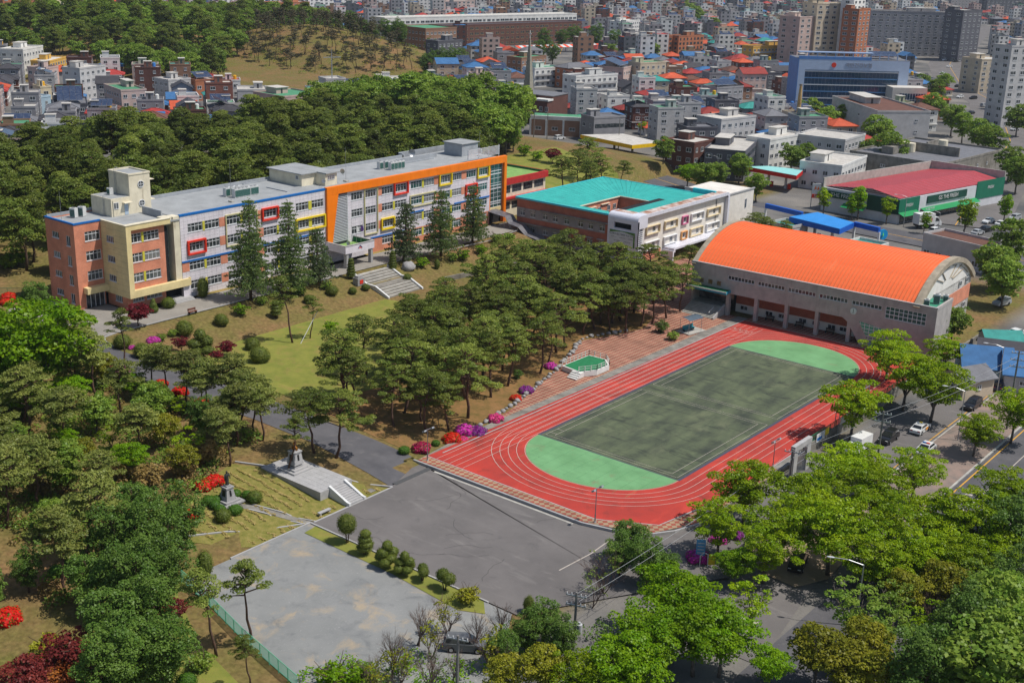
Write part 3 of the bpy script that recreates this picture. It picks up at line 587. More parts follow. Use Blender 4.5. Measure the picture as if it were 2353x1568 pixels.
# beige volume: side wall with small windows, frame round recessed brick
sh=[(-193.6,-191.4,z+.35,z+1.55) for z in (15.9,12.2,8.6)]
mbw=MB(); pan=MB(); wall(mbw,mS,-195.2,-187.55,6.5,20.0,sh,panel=(1.9,1.15),pmb=pan,joint=.035); mbw.build('beige_wall',m_clad_b,school); tag(pan.build('beige_panels',m_beige,school),kind='stuff')
for a,b,c,e in sh: window(school,mS,rS,(a+b)/2,c,2.2,1.2,4,None)
part(school,'beige_frame',m_beige,lambda m:(fbox(m,mB_,124.45,125.5,-.9,.0,6.5,20.0),fbox(m,mB_,125.5,134,-.9,0,19.05,20.0),fbox(m,mB_,125.5,137.7,-.9,0,6.5,7.85)))
part(school,'beige_coping',m_cream,lambda m:(m.box(-195.2,-187.4,124.3,124.75,20,20.12),m.box(-188.4,-187.4,124.75,134.1,20,20.12)))
part(school,'canopy_roof',m_green_d,lambda m:m.box(-190.5,-188.35,133.2,137.7,7.3,7.5)); part(school,'canopy_side',m_beige,lambda m:m.box(-188.0,-187.5,137.7,137.9,6.6,8.0))
ih=[(u0,u1,z,z+1.7) for z in rows[:3] for u0,u1 in ((125.75,128.1),(128.6,131.9))]
part(school,'recessed_brick_wall',m_brick,lambda m:wall(m,mI,125.5,133.1,7.85,19.05,ih))
for a,b,c,e in ih: window(school,mI,rI,(a+b)/2,c,b-a,1.7,3 if b-a<3 else 4)
for z in rows[:3]: part(school,'pilaster',m_lime,lambda m:fbox(m,mI,128.12,128.58,-.1,.06,z-.1,z+1.75))
curtain(school,mapX(-190)[0],133.15,135.0,7.8,18.6,2,7,m_gl_green,d=0)
part(school,'stair_lintel',m_cream,lambda m:m.box(-190.3,-188.4,133.1,135.0,18.65,20.0))
gh=[(125.9,128.3,5.3,6.45),(128.9,132.2,5.3,6.45)]; mG,rG=mapX(-188.9)
part(school,'ground_brick_wall',m_brick,lambda m:(wall(m,mG,124.9,133.1,4,6.5,gh),wall(m,mapY(124.9)[0],-195.2,-189.3,4,6.5,[(-192.9,-190.7,5.1,6.3)])))
for a,b,c,e in gh: window(school,mG,rG,(a+b)/2,c,b-a,1.15,4,None)
window(school,mapY(124.9)[0],0,-191.8,5.1,2.2,1.2,4,None)
part(school,'lobby',m_dark,lambda m:m.box(-193,-190.2,133.2,137,4,7.2)); part(school,'lobby_pier',m_clad,lambda m:m.box(-188.6,-187.95,136.4,138.05,4,6.6))
for k in range(3): part(school,'entrance_step',m_conc_w,lambda m:m.box(-189.5,-186.0+.35*(2-k)-.7,133.3,137.6,4+.15*k,4.15+.15*k-.001*k))
# --- roof-top stair towers
def tower_windows(root,X,y,z,r=.62):
    mb=MB(); n=20
    pts=[(X,y+r*math.cos(2*PI*i/n),z+r*math.sin(2*PI*i/n)) for i in range(n+1)]
    mb.tube(pts,.07,5,0); mb.bar((X,y-r,z),(X,y+r,z),.08); mb.bar((X,y,z-r),(X,y,z+r),.08); o=mb.build('round_window',m_frame_w,root)
    g=MB(); g.tube([(X-.06,y,z),(X+.01,y,z)],r,20,0); gg=g.mesh('pane',m_gl_dark); p=obj('pane',gg,o,world=False)
part(school,'stair_tower',m_cream,lambda m:(m.box(-203.6,-197.2,132.3,136.9,19.5,26.8),m.box(-203.6,-197.2,128.2,132.28,19.5,22.9)))
part(school,'tower_roof',m_roofg,lambda m:(m.box(-203.4,-197.4,132.5,136.7,26.5,26.82),m.box(-203.4,-197.4,128.4,132.28,22.7,22.93)))
part(school,'tower_parapet',m_cream,lambda m:(m.box(-203.7,-203.4,132.2,137,26.8,27.1),m.box(-197.4,-197.1,132.2,137,26.8,27.1),m.box(-203.4,-197.4,136.7,137,26.8,27.1),m.box(-203.4,-197.4,132.2,132.5,26.8,27.1)))
tower_windows(school,-197.13,134.8,24.9); tower_windows(school,-197.13,134.8,21.3)
mT,rT=mapX(-197.2); window(school,mT,rT,129.2,20.9,1.1,1.25,2,None,d=.16,sill=False)
part(school,'tower_door',M('tower_door_blue',srgb(176,192,206),.05,2,.6),lambda m:fbox(m,mT,131.0,131.8,0,.06,19.6,21.6)); part(school,'door_hood',m_cream,lambda m:fbox(m,mT,130.6,132.3,0,.9,21.85,22.0))
part(school,'eave_slab',m_cream,lambda m:(m.box(-200,-197.3,136.9,137.9,25.4,25.52),m.box(-200,-197.3,136.9,137.9,21.6,21.72)))
def ladder(m):
    for s in (0,.45): m.tube([(-201.6+s,132.15,22.9),(-201.6+s,132.15,27.4),(-201.6+s,132.6,27.9),(-201.6+s,133,27.4)],.03,5)
    for k in range(14): m.tube([(-201.6,132.15,23.1+.3*k),(-201.15,132.15,23.1+.3*k)],.02,4)
    for s in (0,.4): m.tube([(-199.6+s,128.1,19.6),(-199.6+s,128.1,23.3)],.03,5)
    for k in range(11): m.tube([(-199.6,128.1,19.8+.3*k),(-199.2,128.1,19.8+.3*k)],.02,4)
part(school,'roof_ladder',M('galvanised',(.45,.46,.47),.1,3,.5,metal=.6),ladder)
part(school,'drain_pipe',m_cream,lambda m:m.tube([(-197.1,128.6,22.6),(-197.05,128.6,19.6)],.06,6))
part(school,'penthouse',m_cream,lambda m:(m.box(-205.2,-194.9,172.7,176.6,19.5,22.15),m.box(-205.2,-191.9,176.62,180.0,19.5,22.1)))
part(school,'penthouse_roof',m_roofg,lambda m:(m.box(-205.6,-194.4,172.2,176.6,22.15,22.35),m.box(-205.6,-191.5,176.6,180.5,22.15,22.37)))
window(school,mapY(172.7)[0],0,-196.3,20.9,.9,.9,2,None,d=.16,sill=False); window(school,mapX(-191.9)[0],PI/2,178.3,20.8,2.0,.9,4,None,d=.16,sill=False)
part(school,'penthouse',m_parapet,lambda m:m.box(-202,-196.2,225.5,231.5,19.5,22.6)); part(school,'penthouse_roof',m_roofg,lambda m:m.box(-202.3,-195.9,225.2,231.8,22.6,22.75))
for k in range(8): part(school,'screen_slat',m_louver,lambda m:m.box(-189.9,-189.8,220.5,232.1,20.45+k*.28,20.57+k*.28))
for y in (220.5,224.4,228.2,232.0): part(school,'screen_post',m_louver,lambda m:m.box(-190.0,-189.9,y-.06,y+.06,19.6,22.7))
for b_ in ((-199,-198.7,205.5,218,19.6,20.0),(-200.6,-200.4,207,221,19.6,20.6),(-204.8,-204.5,165,172,19.6,19.9),(-199,-192.5,166.5,166.8,19.6,19.8)): part(school,'roof_trunking',m_parapet,lambda m:m.box(*b_))
m_ac=M('ac_white',(.62,.62,.6),.05,2,.5); m_acg=M('ac_grille',srgb(40,92,80),.1,8,.6)
def ac_mesh(w_,d_,h_):
    a=MB(); a.box(-w_/2,w_/2,-d_/2,d_/2,.08,h_); a.box(-w_/2-.02,w_/2+.02,-d_/2-.02,d_/2+.02,h_,h_+.06)
    for s in (-1,1): a.box(s*w_*.4-.06,s*w_*.4+.06,-d_/2,d_/2,0,.08)
    g=MB()
    for k in range(9): z=.2+(h_-.4)*k/9; g.box(-w_*.44,w_*.44,-d_/2-.03,-d_/2-.004,z,z+(h_-.4)/9*.72)
    f=MB(); f.cyl((0,0),min(w_,d_)*.34,h_+.06,h_+.14,14)
    return a.mesh('casing',m_ac),g.mesh('grille',m_acg),f.mesh('fan_guard',M('ac_guard',(.25,.25,.25),.1,4,.5))
def ac_unit(me,loc,rz,label,group):
    r=thing('air_conditioner',label,'air conditioner',loc,rz,group)
    for n,mm in zip(('casing','grille','fan_guard'),me): obj(n,mm,r,world=False)
    return r
AC1=ac_mesh(1.15,.95,1.75); AC2=ac_mesh(.95,.8,1.2)
for k in range(6): ac_unit(AC1,(-195.4+.55*(k%2==0)*0-.0,155.6+.95*k+(.25 if k>3 else 0),19.62),PI/2,'tall outdoor unit in the front row of the cluster above the blue roof edge','air conditioners on the grey roof behind the blue coping')
for k in range(3): ac_unit(AC1,(-197.6,155.1+1.3*k,19.62),PI/2,'tall outdoor unit in the back row of the cluster above the blue roof edge','air conditioners in the back row behind the blue coping')
for k in range(4): ac_unit(AC1,(-195.6,200.4+1.12*k,19.62),PI/2,'tall outdoor unit in the front row of the cluster above the orange roof edge','air conditioners above the orange frame')
for k in range(2): ac_unit(AC1,(-198.0,199.2+1.6*k,19.62),PI/2,'tall outdoor unit in the back row of the cluster above the orange roof edge','air conditioners in the back row above the orange frame')
for k in range(2): ac_unit(AC1,(-201.7,123.2+1.7*k,19.56),.35,['nearer of the two outdoor units on the brick wing roof','outdoor unit next to the cream stair tower on the brick wing roof'][k],'air conditioners on the brick wing')
ac_unit(AC2,(-200.9,130.6,22.94),0,'small outdoor unit on the lower roof of the cream stair tower',None)
m_metal=M('grey_metal',(.42,.43,.44),.08,3,.4,metal=.5)
for i,(x,y,z,H,l) in enumerate(((-200.5,119.9,19.56,5.5,'thin lightning rod at the corner of the brick wing roof'),(-192.6,152.2,19.62,8.0,'thin lightning rod with block base in front of the roof air conditioners'),(-192.5,183.2,19.62,7.5,'thin lightning rod near the left end of the orange roof edge'),(-194,229.5,19.62,6,'thin lightning rod beside the grey penthouse box'))):
    t=thing('lightning_rod',l,'lightning rod',(x,y,z)); mb=MB(); mb.tube([(0,0,0),(0,0,H)],[.045,.02],5); obj('rod',mb.mesh('rod',m_metal),t,world=False); mb=MB(); mb.box(-.55,.55,-.35,.35,0,.28); obj('base_block',mb.mesh('base_block',m_conc),t,world=False)
def dish(loc,label,r,col,rz):
    t=thing('satellite_dish',label,'satellite dish',loc,rz); mb=MB(); n=16
    vs=[(0,.12,.9)]; fs=[]
    for k in range(1,4):
        q=r*k/3; vs+=[(q*math.cos(2*PI*i/n),.12-.5*q*q/r-.02,.9+q*math.sin(2*PI*i/n)) for i in range(n)]
    fs+=[(0,1+i,1+(i+1)%n) for i in range(n)]
    for k in range(2): fs+=[(1+k*n+i,1+(k+1)*n+i,1+(k+1)*n+(i+1)%n,1+k*n+(i+1)%n) for i in range(n)]
    mb.add(vs,fs); obj('bowl',mb.mesh('bowl',col),t,world=False); mb=MB(); mb.tube([(0,.15,0),(0,.15,.9)],.05,6); mb.tube([(0,.1,.9),(0,-.6,1.0)],.02,4); obj('mast',mb.mesh('mast',m_metal),t,world=False)
dish((-192.2,182.0,21.2),'pale round dish on a mast at the roof edge by the orange frame',.55,m_cream,.4); dish((-202.5,214.2,20.2),'large grey satellite dish on the far part of the school roof',.95,m_metal,1.2)
dish((-190.8,175.2,20.2),'small white dish beside the cream penthouse',.45,m_white,.5); dish((-184.6,176.2,7.7),'small white dish on the green porch deck',.5,m_white,.3)
for i,y in enumerate((176.6,177.9,179.2)):
    t=thing('flagpole',['left','middle','right'][i]+' slim pole of three on the green porch deck','flagpole',(-184.0,y,7.67)); mb=MB(); mb.tube([(0,0,0),(0,0,4.6)],[.04,.03],6); mb.ell((0,0,4.65),(.08,.08,.08),8,6); obj('pole',mb.mesh('pole',m_metal),t,world=False)
    if i: mb=MB(); mb.add([(0,.02,4.3),(0,.7,4.1),(0,.85,3.2),(0,.3,2.9),(0,.05,3.3)],[(0,1,2,3,4)]); obj('flag',mb.mesh('flag',[m_white,m_white,M('flag_purple',srgb(74,44,108),.1,3,.8)][i]),t,world=False)
# ================================================================= red-banded annex behind the school
ann=thing('school_annex','low white annex with red bands, dark windows and green roof behind the orange column','building',(-196,242,4))
mA,rA=mapX(-190.2); ah=[(233.4+4.5*k,237.2+4.5*k,z,z+1.9) for k in range(4) for z in (10.0,5.9)]
part(ann,'core',m_dark,lambda m:m.box(-204,-190.8,232.6,251.6,3.5,13.2))
part(ann,'wall',m_cream,lambda m:(wall(m,mA,232.4,251.6,3.5,12.3,ah),m.box(-204,-190.6,251.25,251.6,3.5,12.3)))
part(ann,'red_band',M('red_band',srgb(190,48,46),.08,1,.6,coord='World'),lambda m:(fbox(m,mA,232.4,252.0,.0,.6,12.3,13.9),fbox(m,mA,232.4,252,0,.8,8.6,9.1),m.box(-204,-190.2,251.62,252,12.3,13.9)))
part(ann,'roof',m_green_r,lambda m:m.box(-204,-190.25,232.5,251.6,13.2,13.35)); part(ann,'roof_lining',m_green_d,lambda m:(m.box(-204,-203.7,232.5,251.6,13.35,14.3),m.box(-203.7,-190.3,251.3,251.58,13.35,13.85)))
for a,b,c,e in ah: window(ann,mA,rA,(a+b)/2,c,b-a,e-c,4,.3,fr=m_frame_d,sill=False)
# ================================================================= teal-roofed block
blk=thing('classroom_block','three-storey block with teal courtyard roof, brick side and rounded white corner','building',(-164,248,0))
m_teal=M('teal_roof_metal',srgb(62,182,170),.06,.4,.5,coord='World',col2=srgb(52,164,154)); m_teal_e=M('teal_edge',srgb(70,190,205),.05,1,.5)
m_silver=M('white_wrap_panel',srgb(222,222,230),.04,.6,.35,coord='World',spec=.5); m_pale=M('pale_grey_render',srgb(226,219,208),.06,.5,.85,coord='World'); m_grey_t=M('grey_tile',srgb(148,142,142),.08,.8,.8,coord='World')
stain(m_teal,srgb(56,150,146),.3,.56,.75,.6,off=3); stain(m_pale,srgb(186,178,166),.8,.56,.76,.5,(1,1,.25)); stain(m_silver,srgb(190,188,188),.8,.58,.76,.5,(1,1,.3))
m_rust=M('stained_coping',srgb(206,196,186),.1,.5,.8,col2=srgb(150,92,58),coord='World',detail=3,scale=.6) if False else M('stained_coping',srgb(214,206,198),.1,.55,.8,col2=srgb(150,92,58),coord='World',detail=3)
part(blk,'core',m_dark,lambda m:(m.box(-181.3,-168.2,230.6,265.5,0,10.2),m.box(-168.2,-158.6,230.6,235.6,0,10.2),m.box(-168.2,-158.6,253.6,265.5,0,10.2),m.box(-158.6,-148.6,230.6,270,0,10.6)))
mK,rK=mapY(229.8); mR,rR=mapX(-147.7)
up=[-180.3,-177.1,-173.35,-169.9,-166.3,-162.0,-158.95,-155.9]; up=[-180.3,-177.1,-173.4,-170.4,-167.0,-163.0,-160.1,-156.9]; lo=[-177.2,-173.2,-170.3,-167.0,-163.0,-160.2,-156.9]
bh=[(x-.75,x+.75,7.0,8.35) for x in up]+[(x-.75,x+.75,3.35,4.6) for x in lo]
part(blk,'brick_wall',m_brick2,lambda m:wall(m,mK,-182,-155.0,0,11.0,bh))
for a,b,c,e in ((-182,-156.0,6.55,8.9),(-178.5,-166.2,3.0,5.1)): part(blk,'grey_tile_band',m_grey_t,lambda m:wall(m,mK,a,b,c,e,bh,t=.04,d=.045))
for x in up: window(blk,mK,rK,x,7.0,1.5,1.35,2,.72)
for x in lo: window(blk,mK,rK,x,3.35,1.5,1.25,2,.72)
part(blk,'ledge',m_conc_d,lambda m:(fbox(m,mK,-174.8,-155.1,.05,.75,8.92,9.12),fbox(m,mK,-182.2,-166,.05,.8,5.12,5.32)))
for x in (-180.3,-177.1): part(blk,'window_hood',m_conc,lambda m:fbox(m,mK,x-1,x+1,.05,.6,8.75,8.87))
for x in (-163,-160.2,-156.9): part(blk,'window_hood',m_conc,lambda m:fbox(m,mK,x-1,x+1,.02,.6,4.95,5.07))
part(blk,'string_course',m_conc_w,lambda m:fbox(m,mK,-165,-155.1,.0,.12,2.6,2.75))
part(blk,'west_wall',m_brick2,lambda m:m.box(-182,-181.6,230.2,266,0,11.0)); part(blk,'north_wall',m_pale,lambda m:m.box(-181.6,-147.7,265.6,266,0,11.0))
# roof: four planes falling inward to the courtyard
O=[(-182.2,229.6),(-150.3,229.6),(-150.3,266.3),(-182.2,266.3)]; I=[(-168.0,236.0),(-158.8,236.0),(-158.8,253.2),(-168.0,253.2)]
for k in range(4):
    a,b=O[k],O[(k+1)%4]; c,e=I[(k+1)%4],I[k]
    mb=MB(); n=18
    for i in range(n):
        t0,t1=i/n,(i+1)/n-.003; L=lambda p,q,t,z:(p[0]+(q[0]-p[0])*t,p[1]+(q[1]-p[1])*t,z)
        v=[L(a,b,t0,11.35),L(a,b,t1,11.35),L(e,c,t1,10.35),L(e,c,t0,10.35)]; mb.add(v+[(p[0],p[1],p[2]-.12) for p in v],[(0,1,2,3),(0,4,5,1),(1,5,6,2),(3,2,6,7),(0,3,7,4)])
    mb.build('roof_slope',m_teal,blk)
part(blk,'roof_deck',m_conc_d,lambda m:[m.add([(O[k][0],O[k][1],11.2),(O[(k+1)%4][0],O[(k+1)%4][1],11.2),(I[(k+1)%4][0],I[(k+1)%4][1],10.2),(I[k][0],I[k][1],10.2)],[(0,1,2,3)]) for k in range(4)])
part(blk,'eaves_trim',m_teal_e,lambda m:(m.box(-182.4,-155,229.45,229.75,11.0,11.42),m.box(-182.4,-182.1,229.75,266.4,11.1,11.45),m.box(-182.1,-150,266.2,266.5,11.1,11.45)))
cy=[(-168,-158.8,236,253.2)]
part(blk,'courtyard_wall',m_brick,lambda m:(m.box(-168.3,-168.0,236,253.2,3,10.1),m.box(-168,-158.8,253.2,253.5,3,10.1)))
part(blk,'courtyard_trim',m_cream,lambda m:(m.box(-168.0,-167.7,236,253.2,10.1,10.3),m.box(-167.9,-158.8,252.9,253.2,10.1,10.32),m.box(-168.0,-167.6,240,243,9.0,9.15),m.box(-168,-167.6,245,248.5,9.2,9.35)))
mC,rC=mapX(-168.0)
for y in (241,244.5,248.5,251): window(blk,mC,rC,y,7.4,1.3,1.3,2,None,d=.16,sill=False)
# white wrap
def wrap(m):
    X0,X1=-155.0,-146.8; Y=229.3
    wall(m,mapY(Y)[0],X0,X1,.2,10.7,[(-153.3,-148.6,8.6,9.9),(-153.6,-149.2,2.0,4.3)],t=.5,panel=(.9,.9),joint=.02)
    n=6; prof=[(Y,10.7)]+[(Y+1.3-1.3*math.cos(PI/2*i/n),10.7+1.3*math.sin(PI/2*i/n)) for i in range(1,n+1)]+[(Y+4,12.0)]
    for (ya,za),(yb,zb) in zip(prof,prof[1:]): m.add([(X0,ya,za),(X1,ya,za),(X1,yb,zb),(X0,yb,zb)],[(0,1,2,3)])
    m.add([(X0,y,z) for y,z in prof]+[(X0,Y+4,9),(X0,Y,9)],[tuple(range(len(prof)+2))[::-1]]); m.add([(X1,y,z) for y,z in prof]+[(X1,Y+4,9),(X1,Y,9)],[tuple(range(len(prof)+2))])
    m.box(-147.75,X1,Y+.02,Y+.6,.2,10.7)
    N=34
    for i in range(N):
        a=233.3+(269.6-233.3)*i/N; b=233.3+(269.6-233.3)*(i+1)/N-.03; m.box(-148.6,X1,a,b,11.2,12.0)
    c=(269.6,10.7); pr=[(c[0]+1.3*math.sin(PI/2*i/n),c[1]+1.3*math.cos(PI/2*i/n)) for i in range(n+1)]; pi=[(c[0]+.5*math.sin(PI/2*i/n),c[1]+.5*math.cos(PI/2*i/n)) for i in range(n+1)]
    for i in range(n):
        for (A,B) in ((pr,-148.6),):
            m.add([(-148.6,*pr[i]),(X1,*pr[i]),(X1,*pr[i+1]),(-148.6,*pr[i+1])],[(0,1,2,3)]); m.add([(X1,*pr[i]),(X1,*pr[i+1]),(X1,*pi[i+1]),(X1,*pi[i])],[(0,3,2,1)])
    m.box(-148.6,X1,270.1,270.9,0,10.7)
part(blk,'white_wrap',m_silver,wrap)
part(blk,'wrap_top',m_rust,lambda m:(m.box(-149.4,-147.0,233.4,269.6,12.0,12.03),m.box(-154.6,-149.4,231.0,233.3,12.0,12.03)))
part(blk,'roof_fin',m_teal_e,lambda m:m.box(-155,-148.7,266.4,267.2,11.3,12.4))
rh=[]; bx=[(233.9,239.7),(241.8,247.4),(249.6,252.2),(253.7,259.5),(261.3,267.6)]
for a,b in bx:
    for z in (7.0,3.3):
        w1=(a+.25,a+1.15); w2=((a+b)/2+.2,(a+b)/2+1.5) if b-a>3 else None
        if w2 is None: rh.append((a+.7,b-.5,z+.15,z+1.45)); continue
        rh+= [(w1[0],w1[1],z+.15,z+1.35),(w2[0],w2[1],z+.15,z+1.45)]
rh.append((243,262,.1,2.45))
part(blk,'pale_wall',m_pale,lambda m:wall(m,mR,232.6,270.1,0,11.2,rh))
part(blk,'orange_tile_base',m_brick,lambda m:fbox(m,mR,233.4,241.0,.0,.05,0,2.7))
for a,b,c,e in rh[:-1]: window(blk,mR,rR,(a+b)/2,c,b-a,e-c,2 if b-a>1 else 1,None)
m_bx=[M('bay_cream',srgb(218,200,162),.05,2,.7),M('bay_white',srgb(226,226,226),.05,2,.7),M('bay_pink',srgb(206,112,150),.05,2,.7),M('bay_apricot',srgb(224,164,104),.05,2,.7)]
ci=[[0,0,2,1,0],[1,1,3,0,1]]
for r_,z in enumerate((7.0,3.3)):
    for k,(a,b) in enumerate(bx): frame_ring(blk,'bay_surround',m_bx[ci[r_][k]],mR,a,b,z-.15,z+1.85,wd=.16,dep=.5)
for k in range(22): part(blk,'corner_louver',m_louver,lambda m:m.box(-147.9,-147.0,229.95,232.5,.6+k*.47,.72+k*.47))
part(blk,'louver_back',m_clad_b,lambda m:m.box(-148.1,-147.95,229.9,232.6,.2,11.2))
part(blk,'entrance_canopy',m_silver,lambda m:(m.box(-147.7,-144.6,242.6,265,2.5,2.95),m.box(-147.7,-144.6,242.0,242.6,1.9,2.85),m.box(-147.7,-144.6,241.6,242.05,.0,2.3)))
part(blk,'entrance_back',m_gl_dark,lambda m:m.box(-148.2,-148.1,243,262,.1,2.45))
for y in (245.5,249,252.5,256,259.5): part(blk,'entrance_mullion',m_frame_w,lambda m:m.box(-148.1,-148.0,y-.06,y+.06,.1,2.45))
part(blk,'grey_end_wing',m_pale,lambda m:(m.box(-160,-147.2,271,284,0,11.0),)); part(blk,'end_wing_coping',m_conc_w,lambda m:(m.box(-160.2,-147.0,270.95,271.3,11,11.3),m.box(-147.4,-147,271.3,284.2,11,11.3)))
window(blk,mapX(-147.2)[0],PI/2,280,6.5,.9,2.4,1,None,d=.16,sill=False)
m_ban=M('banner_white',(.66,.68,.66),.06,1,.7); m_bank=M('banner_text',(.05,.06,.08),.1,3,.8)
bn=part(blk,'banner',m_ban,lambda m:m.box(-154.3,-147.4,229.2,229.29,4.6,8.1)); part(blk,'banner_leaves',M('banner_green',srgb(96,140,60),.3,3,.8),lambda m:(m.add([(-154.3,229.19,8.1),(-154.3,229.19,7.5),(-152.6,229.19,7.75),(-150.8,229.19,7.95),(-149,229.19,7.7),(-147.4,229.19,7.4),(-147.4,229.19,8.1)],[(0,1,2,3,4,5,6)]),m.box(-147.8,-147.4,229.18,229.2,4.6,7.4)))
text_obj('banner_text','학교폭력 없는 행복한 학교 만들기',.5,m_bank,(-150.9,229.17,7.2),(PI/2,0,0),blk)
for k in range(3): text_obj('banner_text',['학교폭력 신고','함께하는 우리','서로 존중하는'][k],.26,m_bank,(-153.1+2.3*k,229.17,6.5),(PI/2,0,0),blk)
for k in range(2): text_obj('banner_text',['친구 사랑 배려','안전한 학교 생활'][k],.26,m_bank,(-152.2+2.8*k,229.17,5.7),(PI/2,0,0),blk)
for i,(x,y) in enumerate(((-176.5,268.5),(-174.8,268.7),(-171,268.8),(-169.6,269))): ac_unit(ac_mesh(1.3,1.1,1.9) if i==0 else AC1,(x,y,11.0-2.0),.0,['outdoor unit at the left end of the row behind the teal roof','second outdoor unit of the row behind the teal roof','third outdoor unit of the row behind the teal roof','outdoor unit at the right end of the row behind the teal roof'][i],'air conditioners behind the teal roof')
part(blk,'plant_deck',m_conc_d,lambda m:m.box(-179,-167,266.4,271,0,9.0))
# covered walkway
cw=thing('covered_walkway','stepped dark translucent walkway roof running down beside the brick facade','walkway roof',(-175,228,0))
m_poly=M('smoky_panel',srgb(120,118,122),.1,1,.35,col2=srgb(84,82,86)); m_poly_d=M('smoky_panel_dark',srgb(66,62,66),.1,1,.35)
prof=[(-188.5,7.6),(-182.6,7.0),(-181.4,5.6),(-178.6,5.2),(-176.4,3.6),(-173.4,3.2),(-171.6,2.7),(-168.6,2.6)]
for i,((xa,za),(xb,zb)) in enumerate(zip(prof,prof[1:])):
    part(cw,'roof_panel',m_poly,lambda m:m.add([(xa,226.0,za-.25),(xb,226.0,zb-.25),(xb,227.3,zb),(xa,227.3,za),(xa,229.2,za-.1),(xb,229.2,zb-.1),(xa,226,za-.3),(xb,226,zb-.3)],[(0,1,2,3),(3,2,5,4),(0,6,7,1)]))
def barrel(m):
    n=8
    for k in range(14):
        xa=-168.6+k*1.05; xb=xa+1.0; q=[(226.0+1.6*(1-math.cos(PI*i/n)),2.3+.75*math.sin(PI*i/n)) for i in range(n+1)]
        for (a,b),(c,e) in zip(q,q[1:]): m.add([(xa,a,b),(xb,a,b),(xb,c,e),(xa,c,e)],[(0,1,2,3)])
part(cw,'barrel_roof',m_poly_d,barrel)
for x,z in ((-188,7.4),(-183,6.9),(-181.2,5.4),(-178.8,5.1),(-176.6,3.6),(-173.6,3.1),(-171.2,2.6),(-168.4,2.4),(-164,2.3),(-160,2.3),(-155,2.3)): part(cw,'post',m_metal,lambda m:m.tube([(x,226.2,h(x,226.2)-.2),(x,226.2,z-.2)],.06,6))
for k in range(14): part(cw,'stair_tread',m_conc_d,lambda m:m.box(-181.6+k*.72,-180.88+k*.72,226.3,229.2,-.2,3.9-k*.27))
# ================================================================= gymnasium
gym=thing('gymnasium','grey gymnasium with ribbed orange barrel roof and arcade facing the track','gymnasium',(-97,212.2,0),R(1.9)); gym['_w']=0
def gp(name,mat,fn,smooth=False):
    mb=MB(); fn(mb); return obj(name,mb.mesh(name,mat,smooth),gym,world=False)
m_gwall=M('grey_stucco',srgb(184,177,170),.12,.5,.95,.3,10,col2=srgb(156,150,145),detail=8); m_gor=M('orange_roof_metal',srgb(248,126,72),.05,.35,.5,spec=.3,col2=srgb(230,108,60),stretch=(1,.25,.25)); stain(m_gor,srgb(206,96,60),.5,.58,.76,.55,(1.6,.25,.25),5); stain(m_gor,srgb(250,146,98),.35,.6,.76,.5,(1.2,.3,.3),15); m_gwhite=M('white_render',srgb(228,224,216),.05,.5,.85)
stain(m_gwall,srgb(112,104,98),.7,.56,.74,.6,(1,1,.22)); stain(m_gwhite,srgb(190,184,172),.7,.58,.76,.5,(1,1,.25))
m_garch=M('arch_concrete',srgb(170,158,138),.12,.7,.95)
L0,L1=-24.8,25.0; gh=[]; strips=[(-16.7,-10.9),(-10.2,-4.5),(-3.8,1.9),(2.6,8.3),(9.1,14.9)]
for a,b in strips: gh.append((a,b,7.4,8.25))
gh.append((15.6,23.2,6.1,8.4)); mg,_=mapY(0.0)
gp('core',m_dark,lambda m:(m.box(L0+.5,21,4.2,31,0,9.4),m.box(L0+.5,24.5,.4,4.2,4.7,9.2)))
gp('front_wall',m_gwall,lambda m:(wall(m,mg,L0,L1,4.6,9.75,gh),m.box(L0,L0+.4,.36,31,0,9.5)))
gp('right_pier',m_gwall,lambda m:(m.add([(p[0],y,p[1]) for y in (0,.5) for p in ((7.6,4.6),(8.6,4.0),(11.4,0),(25,0),(25,4.6))],[(0,1,2,3,4),(9,8,7,6,5),(0,5,6,1),(1,6,7,2),(2,7,8,3),(3,8,9,4)]),))
gp('wall_coping',m_conc_w,lambda m:m.box(L0-.1,L1+.1,-.12,.4,9.75,9.88))
for x in (-16.4,-10.25,-3.8,2.5,9.0): gp('column',m_gwall,lambda m:m.box(x-.35,x+.35,.02,.9,0,4.6))
gp('arcade_back',m_brick2,lambda m:m.box(-16.4,8.8,4.0,4.3,1.7,4.7)); gp('arcade_dado',m_pale,lambda m:m.box(-16.4,8.8,3.95,4.35,0,1.7))
for x in (-14.5,-9,-6.2,-1.8,1.0,4.2,6.6): 
    f,g=win_mesh(1.6,.9,2,None,m_frame_w,m_gl_dark,sill=False); o=obj('window',f,gym,(x,3.9,.6),0,world=False); obj('pane',g,o,world=False)
for a,b in strips:
    f,g=win_mesh(b-a,.85,8,None,m_frame_w,m_gl_dark,fw=.09,sill=False); o=obj('strip_window',f,gym,((a+b)/2,.12,7.4),0,world=False); obj('pane',g,o,world=False)
f,g=win_mesh(7.6,2.3,9,.35,m_frame_w,m_gl_green,fw=.1,sill=False); o=obj('grid_window',f,gym,(19.4,.12,6.1),0,world=False); obj('pane',g,o,world=False); mb=MB(); mb.box(-3.7,3.7,-.05,.02,1.52,1.62); obj('bar',mb.mesh('bar',m_frame_w),o,world=False)
tri=[(10.9,4.5),(13.5,4.2),(18.4,3.4),(18.6,.3),(13.5,.25)]
gp('angled_window',M_glass('glass_mint',srgb(80,150,130),rnd=.3),lambda m:m.add([(x,-.02,z) for x,z in tri],[tuple(range(5))[::-1]]))
